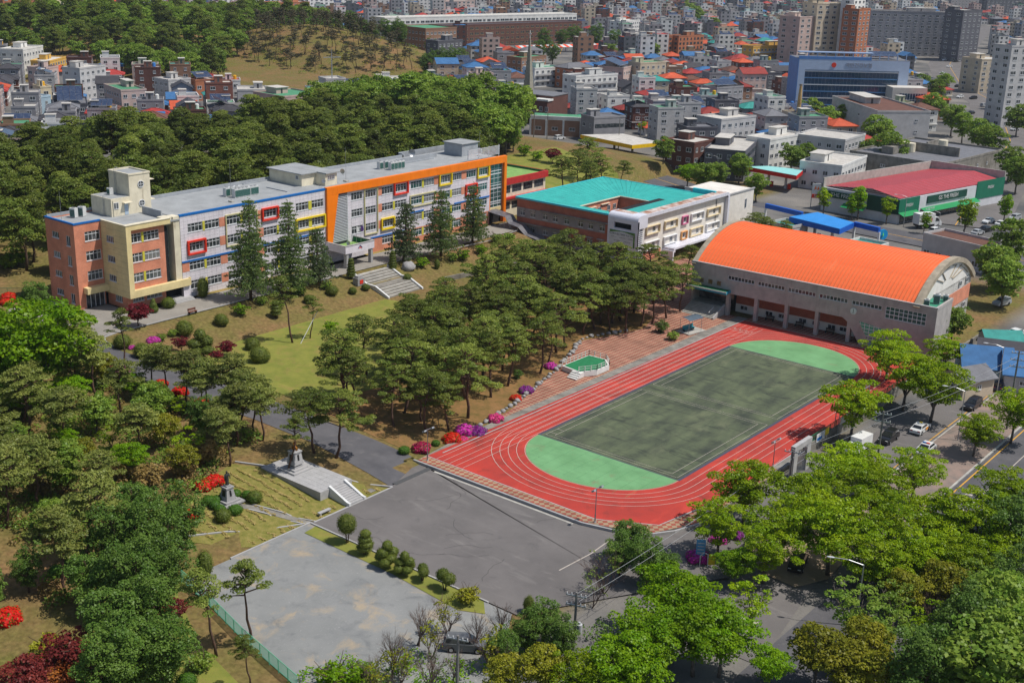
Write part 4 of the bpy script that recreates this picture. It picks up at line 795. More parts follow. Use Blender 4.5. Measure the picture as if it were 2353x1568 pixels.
def lattice(m):
    for k in range(9):
        x=11.2+k*.9; zt=lin(x,[(10.9,4.5),(13.5,4.2),(18.4,3.4)]); zb=lin(x,[(10.9,4.4),(13.5,.25),(18.6,.3)])
        if x<18.5: m.box(x-.04,x+.04,-.08,-.03,zb,zt)
    for k in range(6):
        z=.7+k*.66; xa=lin(z,[(.25,13.5),(4.4,10.95)]); xb=lin(z,[(.3,18.5),(3.4,18.4),(4.2,13.6),(4.5,11)]); m.box(xa,xb,-.075,-.035,z-.04,z+.04)
gp('lattice',m_frame_w,lattice)
def clock(m):
    m.tube([(9.65,-.03,6.2),(9.65,-.14,6.2)],.62,20); 
gp('clock_face',M('clock_white',srgb(205,222,215),.03,2,.5),clock); gp('clock_hands',m_dark,lambda m:(m.bar((9.65,-.16,6.2),(9.65,-.16,6.62),.06),m.bar((9.65,-.17,6.2),(9.62,-.17,5.75),.06)))
for k,c in enumerate('道園館'): 
    o=text_obj('sign_character',c,1.0,M('gilt_letter',srgb(150,116,54),.1,3,.4,metal=.4),(0,0,0),(PI/2,0,0),None,.05); o.parent=gym; o.location=(-22.4+k*1.95,-.06,6.2)
gp('entrance_canopy',M('turquoise_canopy',srgb(40,150,176),.06,1,.5),lambda m:(m.box(-25,-15.8,-2.0,.0,4.75,5.25),)); gp('canopy_deck',m_green_d,lambda m:m.box(-24.8,-16,-1.85,-.02,5.25,5.3)); gp('canopy_rim',m_white,lambda m:m.box(-25.05,-15.75,-2.1,-1.98,5.1,5.32))
gp('entrance_recess',m_gl_dark,lambda m:m.box(-24.3,-16.5,3.0,3.1,1.6,4.6)); 
for k in range(10): gp('entrance_step',m_conc,lambda m:m.box(-24.3,-17.2,-4.3+k*.42,.4 if k==9 else -4.3+(k+1)*.42+.02,0,.17*(k+1)-.002*k))
gp('stair_side_wall',m_conc_w,lambda m:m.add([(x,y,z) for x in (-17.2,-16.9) for y,z in ((-4.5,0),(.2,0),(.2,2.2),(-4.5,.35))],[(0,3,2,1),(4,5,6,7),(0,1,5,4),(1,2,6,5),(2,3,7,6),(3,0,4,7)])); gp('handrail',m_white,lambda m:m.tube([(-18.4,-3.7,1.0),(-18.4,-1.8,1.75)],.05,5)); gp('entrance_deck',m_conc,lambda m:m.box(-24.3,-17,.4,3.0,0,1.7))
# roof
half,sag=15.4,5.5; RR=(half*half+sag*sag)/(2*sag); yc=15.7; zc=9.5+sag-RR; a0=math.asin(half/RR)
def arcp(t,off=0): a=-a0+2*a0*t; return (yc+(RR+off)*math.sin(a),zc+(RR+off)*math.cos(a))
NP=60; NS=22; xa0,xa1=-23.9,20.6
pm=MB(); wdt=(xa1-xa0)/NP
for i in range(NS):
    p,q=arcp(i/NS),arcp((i+1)/NS); pm.add([(.03,*p),(wdt-.03,*p),(wdt-.03,*q),(.03,*q)],[(0,1,2,3)],i%1)
    a,b=arcp(i/NS,.13),arcp((i+1)/NS,.13); pm.add([(-.06,*a),(.06,*a),(.06,*b),(-.06,*b),(-.06,*p),(.06,*p),(.06,*q),(-.06,*q)],[(0,1,2,3),(4,0,3,7),(1,5,6,2)])
pme=pm.mesh('roof_panel',m_gor)
for k in range(NP): obj('roof_panel',pme,gym,(xa0+k*wdt,0,0),world=False)
def archband(m,x0,x1,off0,off1):
    for i in range(NS):
        t0,t1=-.015+1.03*i/NS,-.015+1.03*(i+1)/NS; p,q,u,v=arcp(t0,off1),arcp(t1,off1),arcp(t0,off0),arcp(t1,off0)
        m.add([(x0,*p),(x1,*p),(x1,*q),(x0,*q),(x0,*u),(x1,*u),(x1,*v),(x0,*v)],[(0,1,2,3),(0,4,5,1),(3,2,6,7),(1,5,6,2),(4,0,3,7),(4,7,6,5)])
gp('end_arch',m_garch,lambda m:archband(m,-24.9,-23.9,-.5,.35)); gp('end_arch',m_garch,lambda m:archband(m,20.6,21.9,-.6,.35))
def tymp(m,x,zb):
    v=[(x,.3,zb)]+[(x,*arcp(i/NS,-.4)) for i in range(NS+1)]+[(x,31.1,zb)]; m.add(v,[tuple(range(len(v)))[::-1]])
gp('end_gable',m_gwhite,lambda m:tymp(m,21.3,0)); gp('end_gable',m_gwall,lambda m:tymp(m,-24.6,0))
def fan(m):
    for k in range(1,8):
        a=PI*k/8; c=(15.7,10.6); p=(c[0]-math.cos(a)*3.2,c[1]+math.sin(a)*.9); q=(c[0]-math.cos(a)*10.5,c[1]+math.sin(a)*3.2)
        if k in (2,3,5,6,7): m.bar((21.34,*p),(21.34,*q),(.12,.28),0,(1,0,0))
    for t in (.42,.56,.70,.82):
        p,q=arcp(t,-1.2),arcp(t+.08,-1.2); m.bar((21.34,*p),(21.34,*q),(.12,.3),0,(1,0,0))
gp('fan_moulding',m_garch,fan)
gp('brick_band',m_brick,lambda m:m.box(21.25,21.36,8.6,31,4.6,7.6)); gp('side_wall',m_gwhite,lambda m:(m.box(20.9,21.3,8.6,31,0,9.6),))
for y,z in ((24,8.3),(28,8.3),(23,3.2),(28,3.2)):
    f,g=win_mesh(1.5,1.1,2,None,m_frame_w,m_gl_dark,sill=False); o=obj('window',f,gym,(21.45,y,z),PI/2,world=False); obj('pane',g,o,world=False)
gp('side_annex',m_gwall,lambda m:(m.box(21.3,24.9,.4,8.6,0,9.3),m.box(24.6,25,.4,8.6,9.3,9.9),m.box(21.3,24.6,8.3,8.6,9.3,9.9))); gp('annex_roof',M('annex_roof_green',srgb(60,140,112),.1,1,.9),lambda m:m.box(21.35,24.55,.45,8.25,9.3,9.36))
gw=Matrix.Translation((-97,212.2,0))@Matrix.Rotation(R(1.9),4,'Z')
for i,(x,y,me,l) in enumerate(((22.3,2.0,AC2,'white outdoor unit nearest the front on the green gymnasium annex roof'),(23.2,4.6,AC1,'largest outdoor unit on the green gymnasium annex roof'),(24.0,7.2,AC2,'white outdoor unit farthest back on the green gymnasium annex roof'))):
    p=gw@Vector((x,y,9.37)); ac_unit(me,p,.3,l,'air conditioners on the gymnasium annex')
# ================================================================= stairs and site furniture
st=thing('grand_stairs','wide pale stone stairs with white side walls below the school porch','stairs',(-172,175.7,1))
nst=18; x=-177.1; z=4.0
for k in range(nst):
    if k==9: x+=2.4
    part(st,'step',m_conc_d if k%2 else m_conc,lambda m:m.box(x-.3-(2.4 if k==9 else 0),x+.40,171.0,180.4,.2,z-.004)); x+=.39; z-=3.0/nst
for y in (170.55,180.45):
    pts=[(-177.6,4.5),(-173.6,2.95),(-171.2,2.9),(-167.4,1.35)]
    for (xa,za),(xb,zb) in zip(pts,pts[1:]): part(st,'side_wall',m_white,lambda m:m.add([(xx,yy,zz) for yy in (y,y+.4) for xx,zz in ((xa,za-2.2),(xb,zb-2.2),(xb,zb),(xa,za))],[(0,1,2,3),(7,6,5,4),(3,2,6,7),(1,5,6,2),(0,3,7,4),(0,4,5,1)]))
# white speech podium
pod=thing('speech_podium','white low podium with green deck and white rails on the checkered plaza','podium',(-115,165,.05))
pv=[(-117.6,162.3),(-113.6,161.6),(-111.9,164.6),(-111.9,168.3),(-114,170.3),(-117.6,170.2)]
m_pw=M('podium_white',srgb(226,224,218),.06,1,.8)
part(pod,'base',m_pw,lambda m:m.prism(pv,.0,.95)); part(pod,'deck',M('podium_green',srgb(40,122,78),.1,1,.9,coord='World'),lambda m:m.prism([(x*.93-114.7*.0+(-114.9)*.07,y*.93+166*.07) for x,y in pv],.95,.98))
for k in range(4): part(pod,'step',m_pw,lambda m:m.box(-114.9,-113.0,160.0+k*.42,160.42+k*.42+(.6 if k==3 else .02),.0,.22*(k+1)-.003*k))
rails=[(pv[1],pv[2]),(pv[2],pv[3]),(pv[3],pv[4]),(pv[4],pv[5]),(pv[5],pv[0])]
for a,b in rails:
    n=max(2,round(math.dist(a,b)/1.15))
    for i in range(n+1):
        p=(a[0]+(b[0]-a[0])*i/n,a[1]+(b[1]-a[1])*i/n); part(pod,'rail_post',m_pw,lambda m:m.box(p[0]-.045,p[0]+.045,p[1]-.045,p[1]+.045,.95,1.9))
    for z in (1.45,1.85): part(pod,'rail',m_pw,lambda m:m.bar((*a,z),(*b,z),(.045,.045)))
# shelters by the plaza
def shelter(loc,rz,label):
    t=thing('bench_shelter',label,'shelter',loc,rz); t['_w']=0
    def P(n,mt,fn): mb=MB(); fn(mb); obj(n,mb.mesh(n,mt),t,world=False)
    P('roof',M('shelter_roof',srgb(86,98,108),.08,1,.4),lambda m:[m.add([(-2,-1.4+2.8*i/6,2.6+.35*math.sin(PI*i/6)),(2,-1.4+2.8*i/6,2.6+.35*math.sin(PI*i/6)),(2,-1.4+2.8*(i+1)/6,2.6+.35*math.sin(PI*(i+1)/6)),(-2,-1.4+2.8*(i+1)/6,2.6+.35*math.sin(PI*(i+1)/6))],[(0,1,2,3)]) for i in range(6)])
    for x in (-1.8,1.8):
        for y in (-1.1,1.1): P('post',m_metal,lambda m:m.tube([(x,y,0),(x,y,2.7)],.05,6))
    P('bench',M('bench_teal',srgb(70,150,160),.06,2,.6),lambda m:(m.box(-1.5,1.5,.2,.7,.4,.5),m.box(-1.5,1.5,.7,.8,.5,1.1))); P('bench_leg',m_dark,lambda m:(m.box(-1.4,-1.2,.25,.75,0,.4),m.box(1.2,1.4,.25,.75,0,.4))); P('base_slab',m_conc,lambda m:m.box(-2.3,2.6,-1.6,1.6,-.1,.06))
shelter((-113.2,197.6,.05),R(80),'small curved-roof shelter with teal bench at the corner of the plaza')
m_bw=M('bench_wood',srgb(120,60,36),.15,3,.7)
def bench(loc,rz,label,mat=None,stone=False,group=None):
    t=thing('park_bench' if not stone else 'stone_bench',label,'bench',loc,rz,group); t['_w']=0; mat=mat or m_bw
    def P(n,mt,fn): mb=MB(); fn(mb); obj(n,mb.mesh(n,mt),t,world=False)
    if stone: P('seat',mat,lambda m:m.box(-1,1,-.25,.25,.38,.5)); [P('leg',mat,lambda m:m.box(x-.12,x+.12,-.2,.2,0,.38)) for x in (-.75,.75)]; return
    for k in range(3): P('seat_slat',mat,lambda m:m.box(-.9,.9,-.25+.18*k,-.1+.18*k,.42,.47))
    for k in range(3): P('back_slat',mat,lambda m:m.box(-.9,.9,.3,.34,.58+.15*k,.7+.15*k))
    for x in (-.75,.75): P('leg',m_dark,lambda m:(m.box(x-.04,x+.04,-.25,.34,0,.42),m.box(x-.04,x+.04,.28,.34,.42,1.0)))
for px,l in (((438,719),'red-brown slatted bench on the school road verge near the purple maple'),((640,662),'red-brown slatted bench on the road verge below the tall cedars')):
    g=G(*px,4.0); bench((g[0]+.6,g[1],4.05),PI/2,l)
g=G(745,1172,.1); bench((g[0],g[1],h(g[0],g[1])+.06),PI/2,'pale stone bench at the foot of the memorial stairs',m_conc_w,True)
gb=gw@Vector((-6.5,2.2,0))
for k in range(3):
    p=gw@Vector((-8.2+6.3*k,2.6,.02)); bench(p,R(1.9),['dark slatted bench in the left bay of the gymnasium arcade','dark slatted bench in the middle bay of the gymnasium arcade','dark slatted bench in the right bay of the gymnasium arcade'][k],M('bench_dark',(.06,.045,.035),.1,3,.7),group='benches in the gymnasium arcade')
# memorial terrace and monuments
tz=1.15; ter=thing('memorial_terrace','pale granite terrace with white-walled stairs on the memorial lawn','terrace',(-116,102,0))
mb=MB(); nx_,ny_=10,5; ter_s=part(ter,'platform',m_conc_w,lambda m:m.box(-122.3,-110.4,99.6,105.3,-.5,tz-.03))
tb=MB()
for i in range(12):
    for j in range(6): tb.box(-122.3+i*11.9/12+.01,-122.3+(i+1)*11.9/12-.01,99.6+j*5.7/6+.01,99.6+(j+1)*5.7/6-.01,tz-.03,tz)
tag(tb.build('paving_slabs',m_conc_w,ter),kind='stuff')
for k in range(9): part(ter,'step',m_conc_w,lambda m:m.box(-110.4+.4*k,-110.0+.4*k,101.6,104.0,-.5,tz-.13*(k+1)))
for y in (101.25,104.0): part(ter,'side_wall',m_white,lambda m:m.add([(xx,yy,zz) for yy in (y,y+.35) for xx,zz in ((-110.6,-.5),(-106.7,-.5),(-106.7,.1),(-107.2,.15),(-110.6,tz+.3))],[(0,1,2,3,4),(9,8,7,6,5),(4,3,8,9),(3,2,7,8),(2,1,6,7),(0,4,9,5)]))
m_bronze=M('bronze_gold',srgb(160,104,40),.12,4,.4,metal=.6); m_bronze_d=M('dark_bronze',(.05,.05,.045),.1,4,.5,metal=.3)
m_gran=M('granite_grey',srgb(158,156,154),.12,3,.8,coord='World'); m_plq=M('black_plaque',(.02,.02,.022),.1,3,.3)
def pedestal(t,steps,w0,w1,hh,mat,plaques,pn):
    z=0
    for k in range(steps):
        s=w0*1.7-.28*k*1.6+.3; part_l(t,'base_step',mat,lambda m:m.box(-s,s,-s,s,z,z+.22)); z+=.22
    part_l(t,'pedestal',mat,lambda m:(m.add([(-w0,-w0,z),(w0,-w0,z),(w0,w0,z),(-w0,w0,z),(-w1,-w1,z+hh),(w1,-w1,z+hh),(w1,w1,z+hh),(-w1,w1,z+hh)],BOXF),m.box(-w1-.12,w1+.12,-w1-.12,w1+.12,z+hh,z+hh+.18),m.box(-w1*.7,w1*.7,-w1*.7,w1*.7,z+hh+.18,z+hh+.38)))
    sl=(w0-w1)/hh
    for ax in (0,1):
        def pl(m):
            for zz in ((z+.35*hh,z+.85*hh),):
                a=w0-sl*(zz[0]-z)+.02; b=w0-sl*(zz[1]-z)+.02; q=w0*(.2 if ax else .42)
                m.add([(a,-q,zz[0]),(a,q,zz[0]),(b,q,zz[1]),(b,-q,zz[1])] if ax else [(-q,-a,zz[0]),(q,-a,zz[0]),(q,-b,zz[1]),(-q,-b,zz[1])],[(0,1,2,3)])
        part_l(t,'plaque',m_plq,pl)
    return z+hh+.38
def part_l(t,name,mat,fn,smooth=False):
    mb=MB(); fn(mb); return obj(name,mb.mesh(name,mat,smooth),t,world=False)
mon=thing('bust_monument','gold bust on a white stepped pedestal on the granite terrace','monument',(-118.4,102.4,tz))
zt=pedestal(mon,4,.8,.58,1.7,m_conc_w,2,'')
def bust(m):
    prof=[(0,.62,.36),(.12,.66,.38),(.3,.62,.34),(.42,.5,.28),(.52,.26,.2),(.6,.16,.16),(.68,.17,.18),(.78,.23,.25),(.92,.26,.29),(1.05,.24,.27),(1.15,.15,.18),(1.19,.02,.02)]
    n=14; vs=[];fs=[]
    for zz,rx,ry in prof: vs+=[(rx*math.cos(2*PI*i/n)*.8,ry*math.sin(2*PI*i/n)*.95,zt-.02+zz*.95) for i in range(n)]
    for k in range(len(prof)-1): fs+=[(k*n+i,k*n+(i+1)%n,(k+1)*n+(i+1)%n,(k+1)*n+i) for i in range(n)]
    m.add(vs,fs); m.ell((.12,-.25,zt+.82),(.06,.07,.1),8,6); m.ell((.24,0,zt+.85),(.07,.05,.06),8,6)
part_l(mon,'bust',m_bronze,bust,True)
mon2=thing('statue_monument','dark standing statue on a tapered grey stone pedestal ringed by clipped hedges','monument',(-117.8,90.4,h(-117.8,90.4)+.1))
zt=pedestal(mon2,2,.75,.5,1.6,m_gran,2,'')
def standing(m):
    prof=[(0,.3,.2),(.05,.3,.2),(.3,.24,.17),(.8,.27,.19),(1.0,.25,.17),(1.3,.33,.2),(1.5,.34,.19),(1.58,.14,.12),(1.64,.1,.1),(1.72,.13,.14),(1.84,.13,.15),(1.93,.08,.09),(1.96,.01,.01)]
    n=12; vs=[];fs=[]
    for zz,rx,ry in prof: vs+=[(ry*math.cos(2*PI*i/n),rx*math.sin(2*PI*i/n),zt-.02+zz) for i in range(n)]
    for k in range(len(prof)-1): fs+=[(k*n+i,k*n+(i+1)%n,(k+1)*n+(i+1)%n,(k+1)*n+i) for i in range(n)]
    m.add(vs,fs); m.tube([(0,.33,zt+1.45),(.08,.42,zt+1.1),(.2,.34,zt+.8)],[.09,.075,.06],8); m.tube([(0,-.33,zt+1.45),(.05,-.42,zt+1.1),(.08,-.36,zt+.72)],[.09,.075,.06],8)
part_l(mon2,'figure',m_bronze_d,standing,True)
# path from statue to lot
pth=[(-116.6,91.2),(-115.2,92.2),(-106.9,95.4),(-106.9,94.4),(-114.6,91.2),(-116.2,90.2)]
sheet('memorial_path',pth,m_conc_d,.1)
mb=MB()
for a,b in (((-115.2,92.3),(-106.9,95.5)),((-114.6,91.1),(-107.2,94.2))):
    for i in range(6):
        p=[a[0]+(b[0]-a[0])*i/6,a[1]+(b[1]-a[1])*i/6]; q=[a[0]+(b[0]-a[0])*(i+1)/6,a[1]+(b[1]-a[1])*(i+1)/6]; mb.bar((*p,h(*p)+.1),(*q,h(*q)+.1),(.18,.22))
tag(mb.build('path_kerb',m_conc_w),'white kerbs of the short path to the statue','kerb',kind='structure')
mb=MB(); mb.box(-108.7,-107.7,106.2,107.2,-.3,.0+h(-108.2,106.7)+.12); tag(mb.build('manhole_cover',m_conc_d),'square concrete manhole in the memorial lawn corner','manhole')
# stone with red letters + boulder
g=G(618,648+0,3.0)
pg=G(648*1.0,650,3.0); sx,sy=-174.6,169.3
ms=thing('name_stone','grey stone block with a red emblem left of the grand stairs','monument',(sx,sy,h(sx,sy)-.1)); part_l(ms,'block',m_gran,lambda m:m.prism([(-.8,-.9),(.75,-1),(.8,.9),(-.7,1)],0,1.6)); part_l(ms,'cap',m_gran,lambda m:m.prism([(-.5,-.7),(.5,-.7),(.5,.7),(-.5,.7)],1.6,1.95)); part_l(ms,'emblem',m_red,lambda m:m.box(.8,.84,-.45,.45,.4,1.2))
def boulder(loc,r,label,seed,mat=None):
    mb=MB(); mb.ell((0,0,r[2]*.55),r,14,9,0,.28); o=mb.build('boulder',mat or m_gran,None,True); o.location=loc; tag(o,label,'boulder'); return o
boulder((-175.2,184.6,h(-175.2,184.6)-.2),(1.3,1.6,1.2),'large smooth grey boulder right of the grand stairs',1)
# ================================================================= vegetation
def leaf_mesh(name,mat,clumps,n,size,seed,asp=.7,up=.55,out=.5,rnd=.7,shell=(.72,1.05),low=-.35,needle=False,solid=None):
    """clumps: (x,y,z,rx,ry,rz); every leaf a small face on the clump's outside"""
    r=np.random.default_rng(seed); C=np.array(clumps,dtype=float); k=len(C); idx=np.repeat(np.arange(k),np.maximum(4,(n*(C[:,3]*C[:,4])/np.mean(C[:,3]*C[:,4])).astype(int))); N=len(idx)
    d=r.normal(size=(N,3)); d/=np.linalg.norm(d,axis=1)[:,None]; d[:,2]=np.where(d[:,2]<low,-d[:,2]*.6,d[:,2]); 
    u=r.uniform(shell[0],shell[1],N)[:,None]; p=C[idx,:3]+d*C[idx,3:6]*u
    nr=d*out+np.array([0,0,up])+r.normal(size=(N,3))*rnd*.6; nr/=np.linalg.norm(nr,axis=1)[:,None]
    t=r.normal(size=(N,3)); a=np.cross(nr,t); a/=np.linalg.norm(a,axis=1)[:,None]; b=np.cross(nr,a)
    if needle:
        a=d*.8+np.array([0,0,.55])+r.normal(size=(N,3))*.45; a/=np.linalg.norm(a,axis=1)[:,None]; b=np.cross(a,r.normal(size=(N,3))); b/=np.linalg.norm(b,axis=1)[:,None]
    s=(size*r.uniform(.6,1.35,N))[:,None]*.5; q=s*asp
    v=np.stack([p-a*s,p+b*q+a*s*.15,p+a*s,p-b*q+a*s*.15],axis=1).reshape(-1,3)
    tint=np.repeat(np.clip(r.uniform(0,1,k)[idx]*.6+r.uniform(-.1,.45,N),0,1),4)
    f=np.arange(N*4).reshape(-1,4); vs=v; loops=f.reshape(-1); M_=N
    sv=[];sf=[]
    if solid:
        mb=MB()
        for c in clumps: mb.ell(c[:3],(c[3]*solid,c[4]*solid,c[5]*solid),10,7)
        sv=np.array(mb.v); sf=mb.f
    me=bpy.data.meshes.new(name)
    if solid:
        allv=np.vstack([v,sv]); faces=[tuple(x) for x in f]+[tuple(i+len(v) for i in q_) for q_ in sf]; me.from_pydata(allv.tolist(),[],faces); tint=np.concatenate([tint,np.full(len(sv),.25)])
    else:
        me.vertices.add(len(v)); me.vertices.foreach_set('co',v.astype(np.float32).reshape(-1)); me.loops.add(N*4); me.loops.foreach_set('vertex_index',loops.astype(np.int32)); me.polygons.add(N); me.polygons.foreach_set('loop_start',np.arange(0,N*4,4,dtype=np.int32)); me.update(calc_edges=True)
    at=me.attributes.new('tint','FLOAT','POINT'); at.data.foreach_set('value',tint.astype(np.float32)); me.materials.append(mat); me.update(); return me
m_bark=M('bark_brown',srgb(92,74,60),.25,3,.95,.5,12); m_bark_r=M('bark_red_pine',srgb(112,82,66),.25,2,.95,.5,10,col2=srgb(74,60,52)); m_bark_g=M('bark_grey',srgb(110,100,92),.2,3,.95,.4,12)
lf_pine=M_leaf('pine_needles',srgb(92,112,44),srgb(138,146,62),.32,.32); lf_pine_g=M_leaf('pine_needles_pale',srgb(102,116,52),srgb(142,146,70),.32,.32); lf_forest=M_leaf('forest_needles',srgb(84,104,40),srgb(126,134,54),.32,.34)
lf_zel=M_leaf('zelkova_leaves',srgb(116,152,8),srgb(160,178,16),.4,.26); lf_zel2=M_leaf('fresh_green_leaves',srgb(102,148,8),srgb(140,170,18),.4,.22); lf_mid=M_leaf('mid_green_leaves',srgb(106,140,46),srgb(146,164,64),.42,.22)
lf_dark=M_leaf('evergreen_leaves',srgb(78,110,40),srgb(112,138,56),.3,.12); lf_ced=M_leaf('cedar_needles',srgb(92,118,62),srgb(134,150,84),.3,.12); lf_olive=M_leaf('olive_leaves',srgb(116,124,30),srgb(156,150,40),.35)
lf_red=M_leaf('red_maple_leaves',srgb(104,30,38),srgb(140,44,52),.35); lf_maroon=M_leaf('maroon_leaves',srgb(98,34,36),srgb(140,62,52),.3); lf_oran=M_leaf('orange_leaves',srgb(176,110,40),srgb(170,84,50),.35)
lf_topi=M_leaf('clipped_leaves',srgb(80,96,36),srgb(112,118,48),.2,.1); lf_topi_y=M_leaf('clipped_yellow_leaves',srgb(130,132,30),srgb(160,156,40),.2,.1); lf_hedge=M_leaf('hedge_leaves',srgb(62,100,30),srgb(90,124,40),.2,.1)
fl_mag=M_leaf('magenta_petals',srgb(190,34,150),srgb(226,80,190),.25,.05); fl_red=M_leaf('scarlet_petals',srgb(206,26,22),srgb(236,60,40),.25,.05); fl_pink=M_leaf('hot_pink_petals',srgb(226,48,130),srgb(240,96,160),.25,.05); fl_pur=M_leaf('purple_petals',srgb(132,34,130),srgb(160,56,160),.25,.05); fl_crim=M_leaf('crimson_petals',srgb(150,26,56),srgb(200,40,110),.25,.05)
lf_twig=M('twig_brown',srgb(112,94,84),.2,3,.95); lf_straw=M_leaf('dry_reed_leaves',srgb(168,140,84),srgb(140,122,64),.35)
PROTO={}
def proto(key,name,trunk,crown,hc,crown_name='crown',extra=()):
    PROTO[key]=dict(name=name,parts=[('trunk',trunk)]*(trunk is not None)+[(crown_name,crown)]+list(extra),hc=hc)
def wob(rs,a): return rs.uniform(-a,a)
def pine(key,name,seed,H,lean,leaf,bark,c0=.5,spread=3.6,npad=26,pr=(.8,1.35),leafn=95,size=.42,flat=.38,trunk_r=.2,sparse=0):
    rs=random.Random(seed); mb=MB(); n=7; ang=rs.uniform(0,6.28); pts=[]; x=y=0
    for i in range(n):
        t=i/(n-1); pts.append((x,y,H*.93*t)); x+=math.cos(ang)*lean*H/(n-1)+wob(rs,.4); y+=math.sin(ang)*lean*H/(n-1)+wob(rs,.4)
    mb.tube(pts,[trunk_r*(1-.72*i/(n-1)) for i in range(n)],7)
    def at(t): f=t*(n-1); i=min(n-2,int(f)); g=f-i; return Vector(pts[i]).lerp(Vector(pts[i+1]),g)
    cl=[]
    for k in range(npad):
        t=c0+(1-c0)*((k+.5)/npad)**.8; b=at(min(1,t)); a=k*2.4+wob(rs,.5); L=spread*(1-.62*((t-c0)/(1-c0))**1.6)*rs.uniform(.45,1.08); r=rs.uniform(*pr)*(1-.25*(t-c0)/(1-c0))
        e=b+Vector((math.cos(a)*L,math.sin(a)*L,.25*L*rs.uniform(.2,1)+.35)); m=b.lerp(e,.55)+Vector((wob(rs,.2),wob(rs,.2),.1)); mb.tube([b,m,e],[.085,.06,.03],4,0,False)
        cl.append((e.x,e.y,e.z,r*1.1,r,r*flat))
        if L>spread*.55 and rs.random()>sparse: q=m+Vector((wob(rs,.6),wob(rs,.6),.3)); cl.append((q.x,q.y,q.z,r*.8,r*.8,r*flat))
    tp=at(1); cl+=[(tp.x,tp.y,tp.z+.4,pr[1],pr[1],pr[1]*.5)]
    proto(key,name,mb.mesh('trunk',bark,True),leaf_mesh('crown',leaf,cl,int(leafn*1.15),size,seed,asp=.42,up=.75,out=.55,rnd=.95,low=-.12),H*.78)
for i in range(8): pine('pine%d'%i,'pine_tree',20+i,9.4+.42*i,.03+.035*(i%4),lf_pine,m_bark_r,(.4,.5,.58,.46)[i%4],(3.6,4.4,3.9,4.9)[i%4],(30,26,22,34)[i%4],((.7,1.25),(.9,1.6),(.8,1.3),(.6,1.2))[i%4],105,.36,flat=(.42,.36,.5,.45)[i%4],trunk_r=.2+.01*i)
for i in range(3): pine('ppine%d'%i,'pine_tree',40+i,9.2+.6*i,.07,lf_pine_g,m_bark_r,.5,3.9,26,(.85,1.45),95,.42,trunk_r=.2)
for i in range(4): pine('forest%d'%i,'forest_pine',60+i,12.5+.7*i,.03,lf_forest,m_bark,.34,4.2,40,(.9,1.6),105,.5,flat=.8,trunk_r=.24)
for i in range(2): pine('thin%d'%i,'pine_tree',80+i,10.5,.05+.05*i,lf_pine,m_bark_r,.6,2.3,18,(.5,.85),90,.3,flat=.45,trunk_r=.17)
for i in range(2): pine('bare%d'%i,'hill_pine',90+i,9.5,.1,M_leaf('sparse_needles',srgb(84,84,58),srgb(108,100,72),.25),m_bark,.55,2.8,14,(.6,1.0),50,.5,flat=.4,trunk_r=.2)
def cedar(key,seed,H,Lm,leaf):
    rs=random.Random(seed); mb=MB(); mb.tube([(0,0,0),(wob(rs,.1),wob(rs,.1),H*.5),(0,0,H)],[.3,.2,.03],8); cl=[]
    z=H*.14; k=0
    while z<H*.97:
        t=z/H; L=Lm*(1-t)**.85*rs.uniform(.8,1.1)+.25; nb=7 if t<.6 else 5
        for j in range(nb):
            a=k*.9+j*2*PI/nb+wob(rs,.25); l=L*rs.uniform(.72,1.08); e=Vector((math.cos(a)*l,math.sin(a)*l,z-.16*l+wob(rs,.2))); mb.tube([(0,0,z),(e.x*.5,e.y*.5,z+.02*l),e],[.07,.05,.02],3,0,False)
            m=max(1,int(l/1.0))
            for s in range(m):
                f=(s+1)/m; cl.append((e.x*f,e.y*f,z+(e.z-z)*f*f-.05,.62+.4*(1-abs(f-.6)),.62+.4*(1-abs(f-.6)),.2+.06*(1-t)))
        z+=(.95 if t<.5 else .75)*rs.uniform(.85,1.15); k+=1
    cl.append((0,0,H,.25,.25,.6))
    proto(key,'cedar_tree',mb.mesh('trunk',m_bark,True),leaf_mesh('crown',leaf,cl,44,.46,seed,asp=.42,needle=True,low=-.2),H*.45)
cedar('cedar0',101,19.5,5.4,lf_ced); cedar('cedar1',102,14.0,4.2,lf_ced); cedar('cedar2',103,11,3.2,M_leaf('blue_cedar',srgb(82,102,66),srgb(120,134,88),.25))
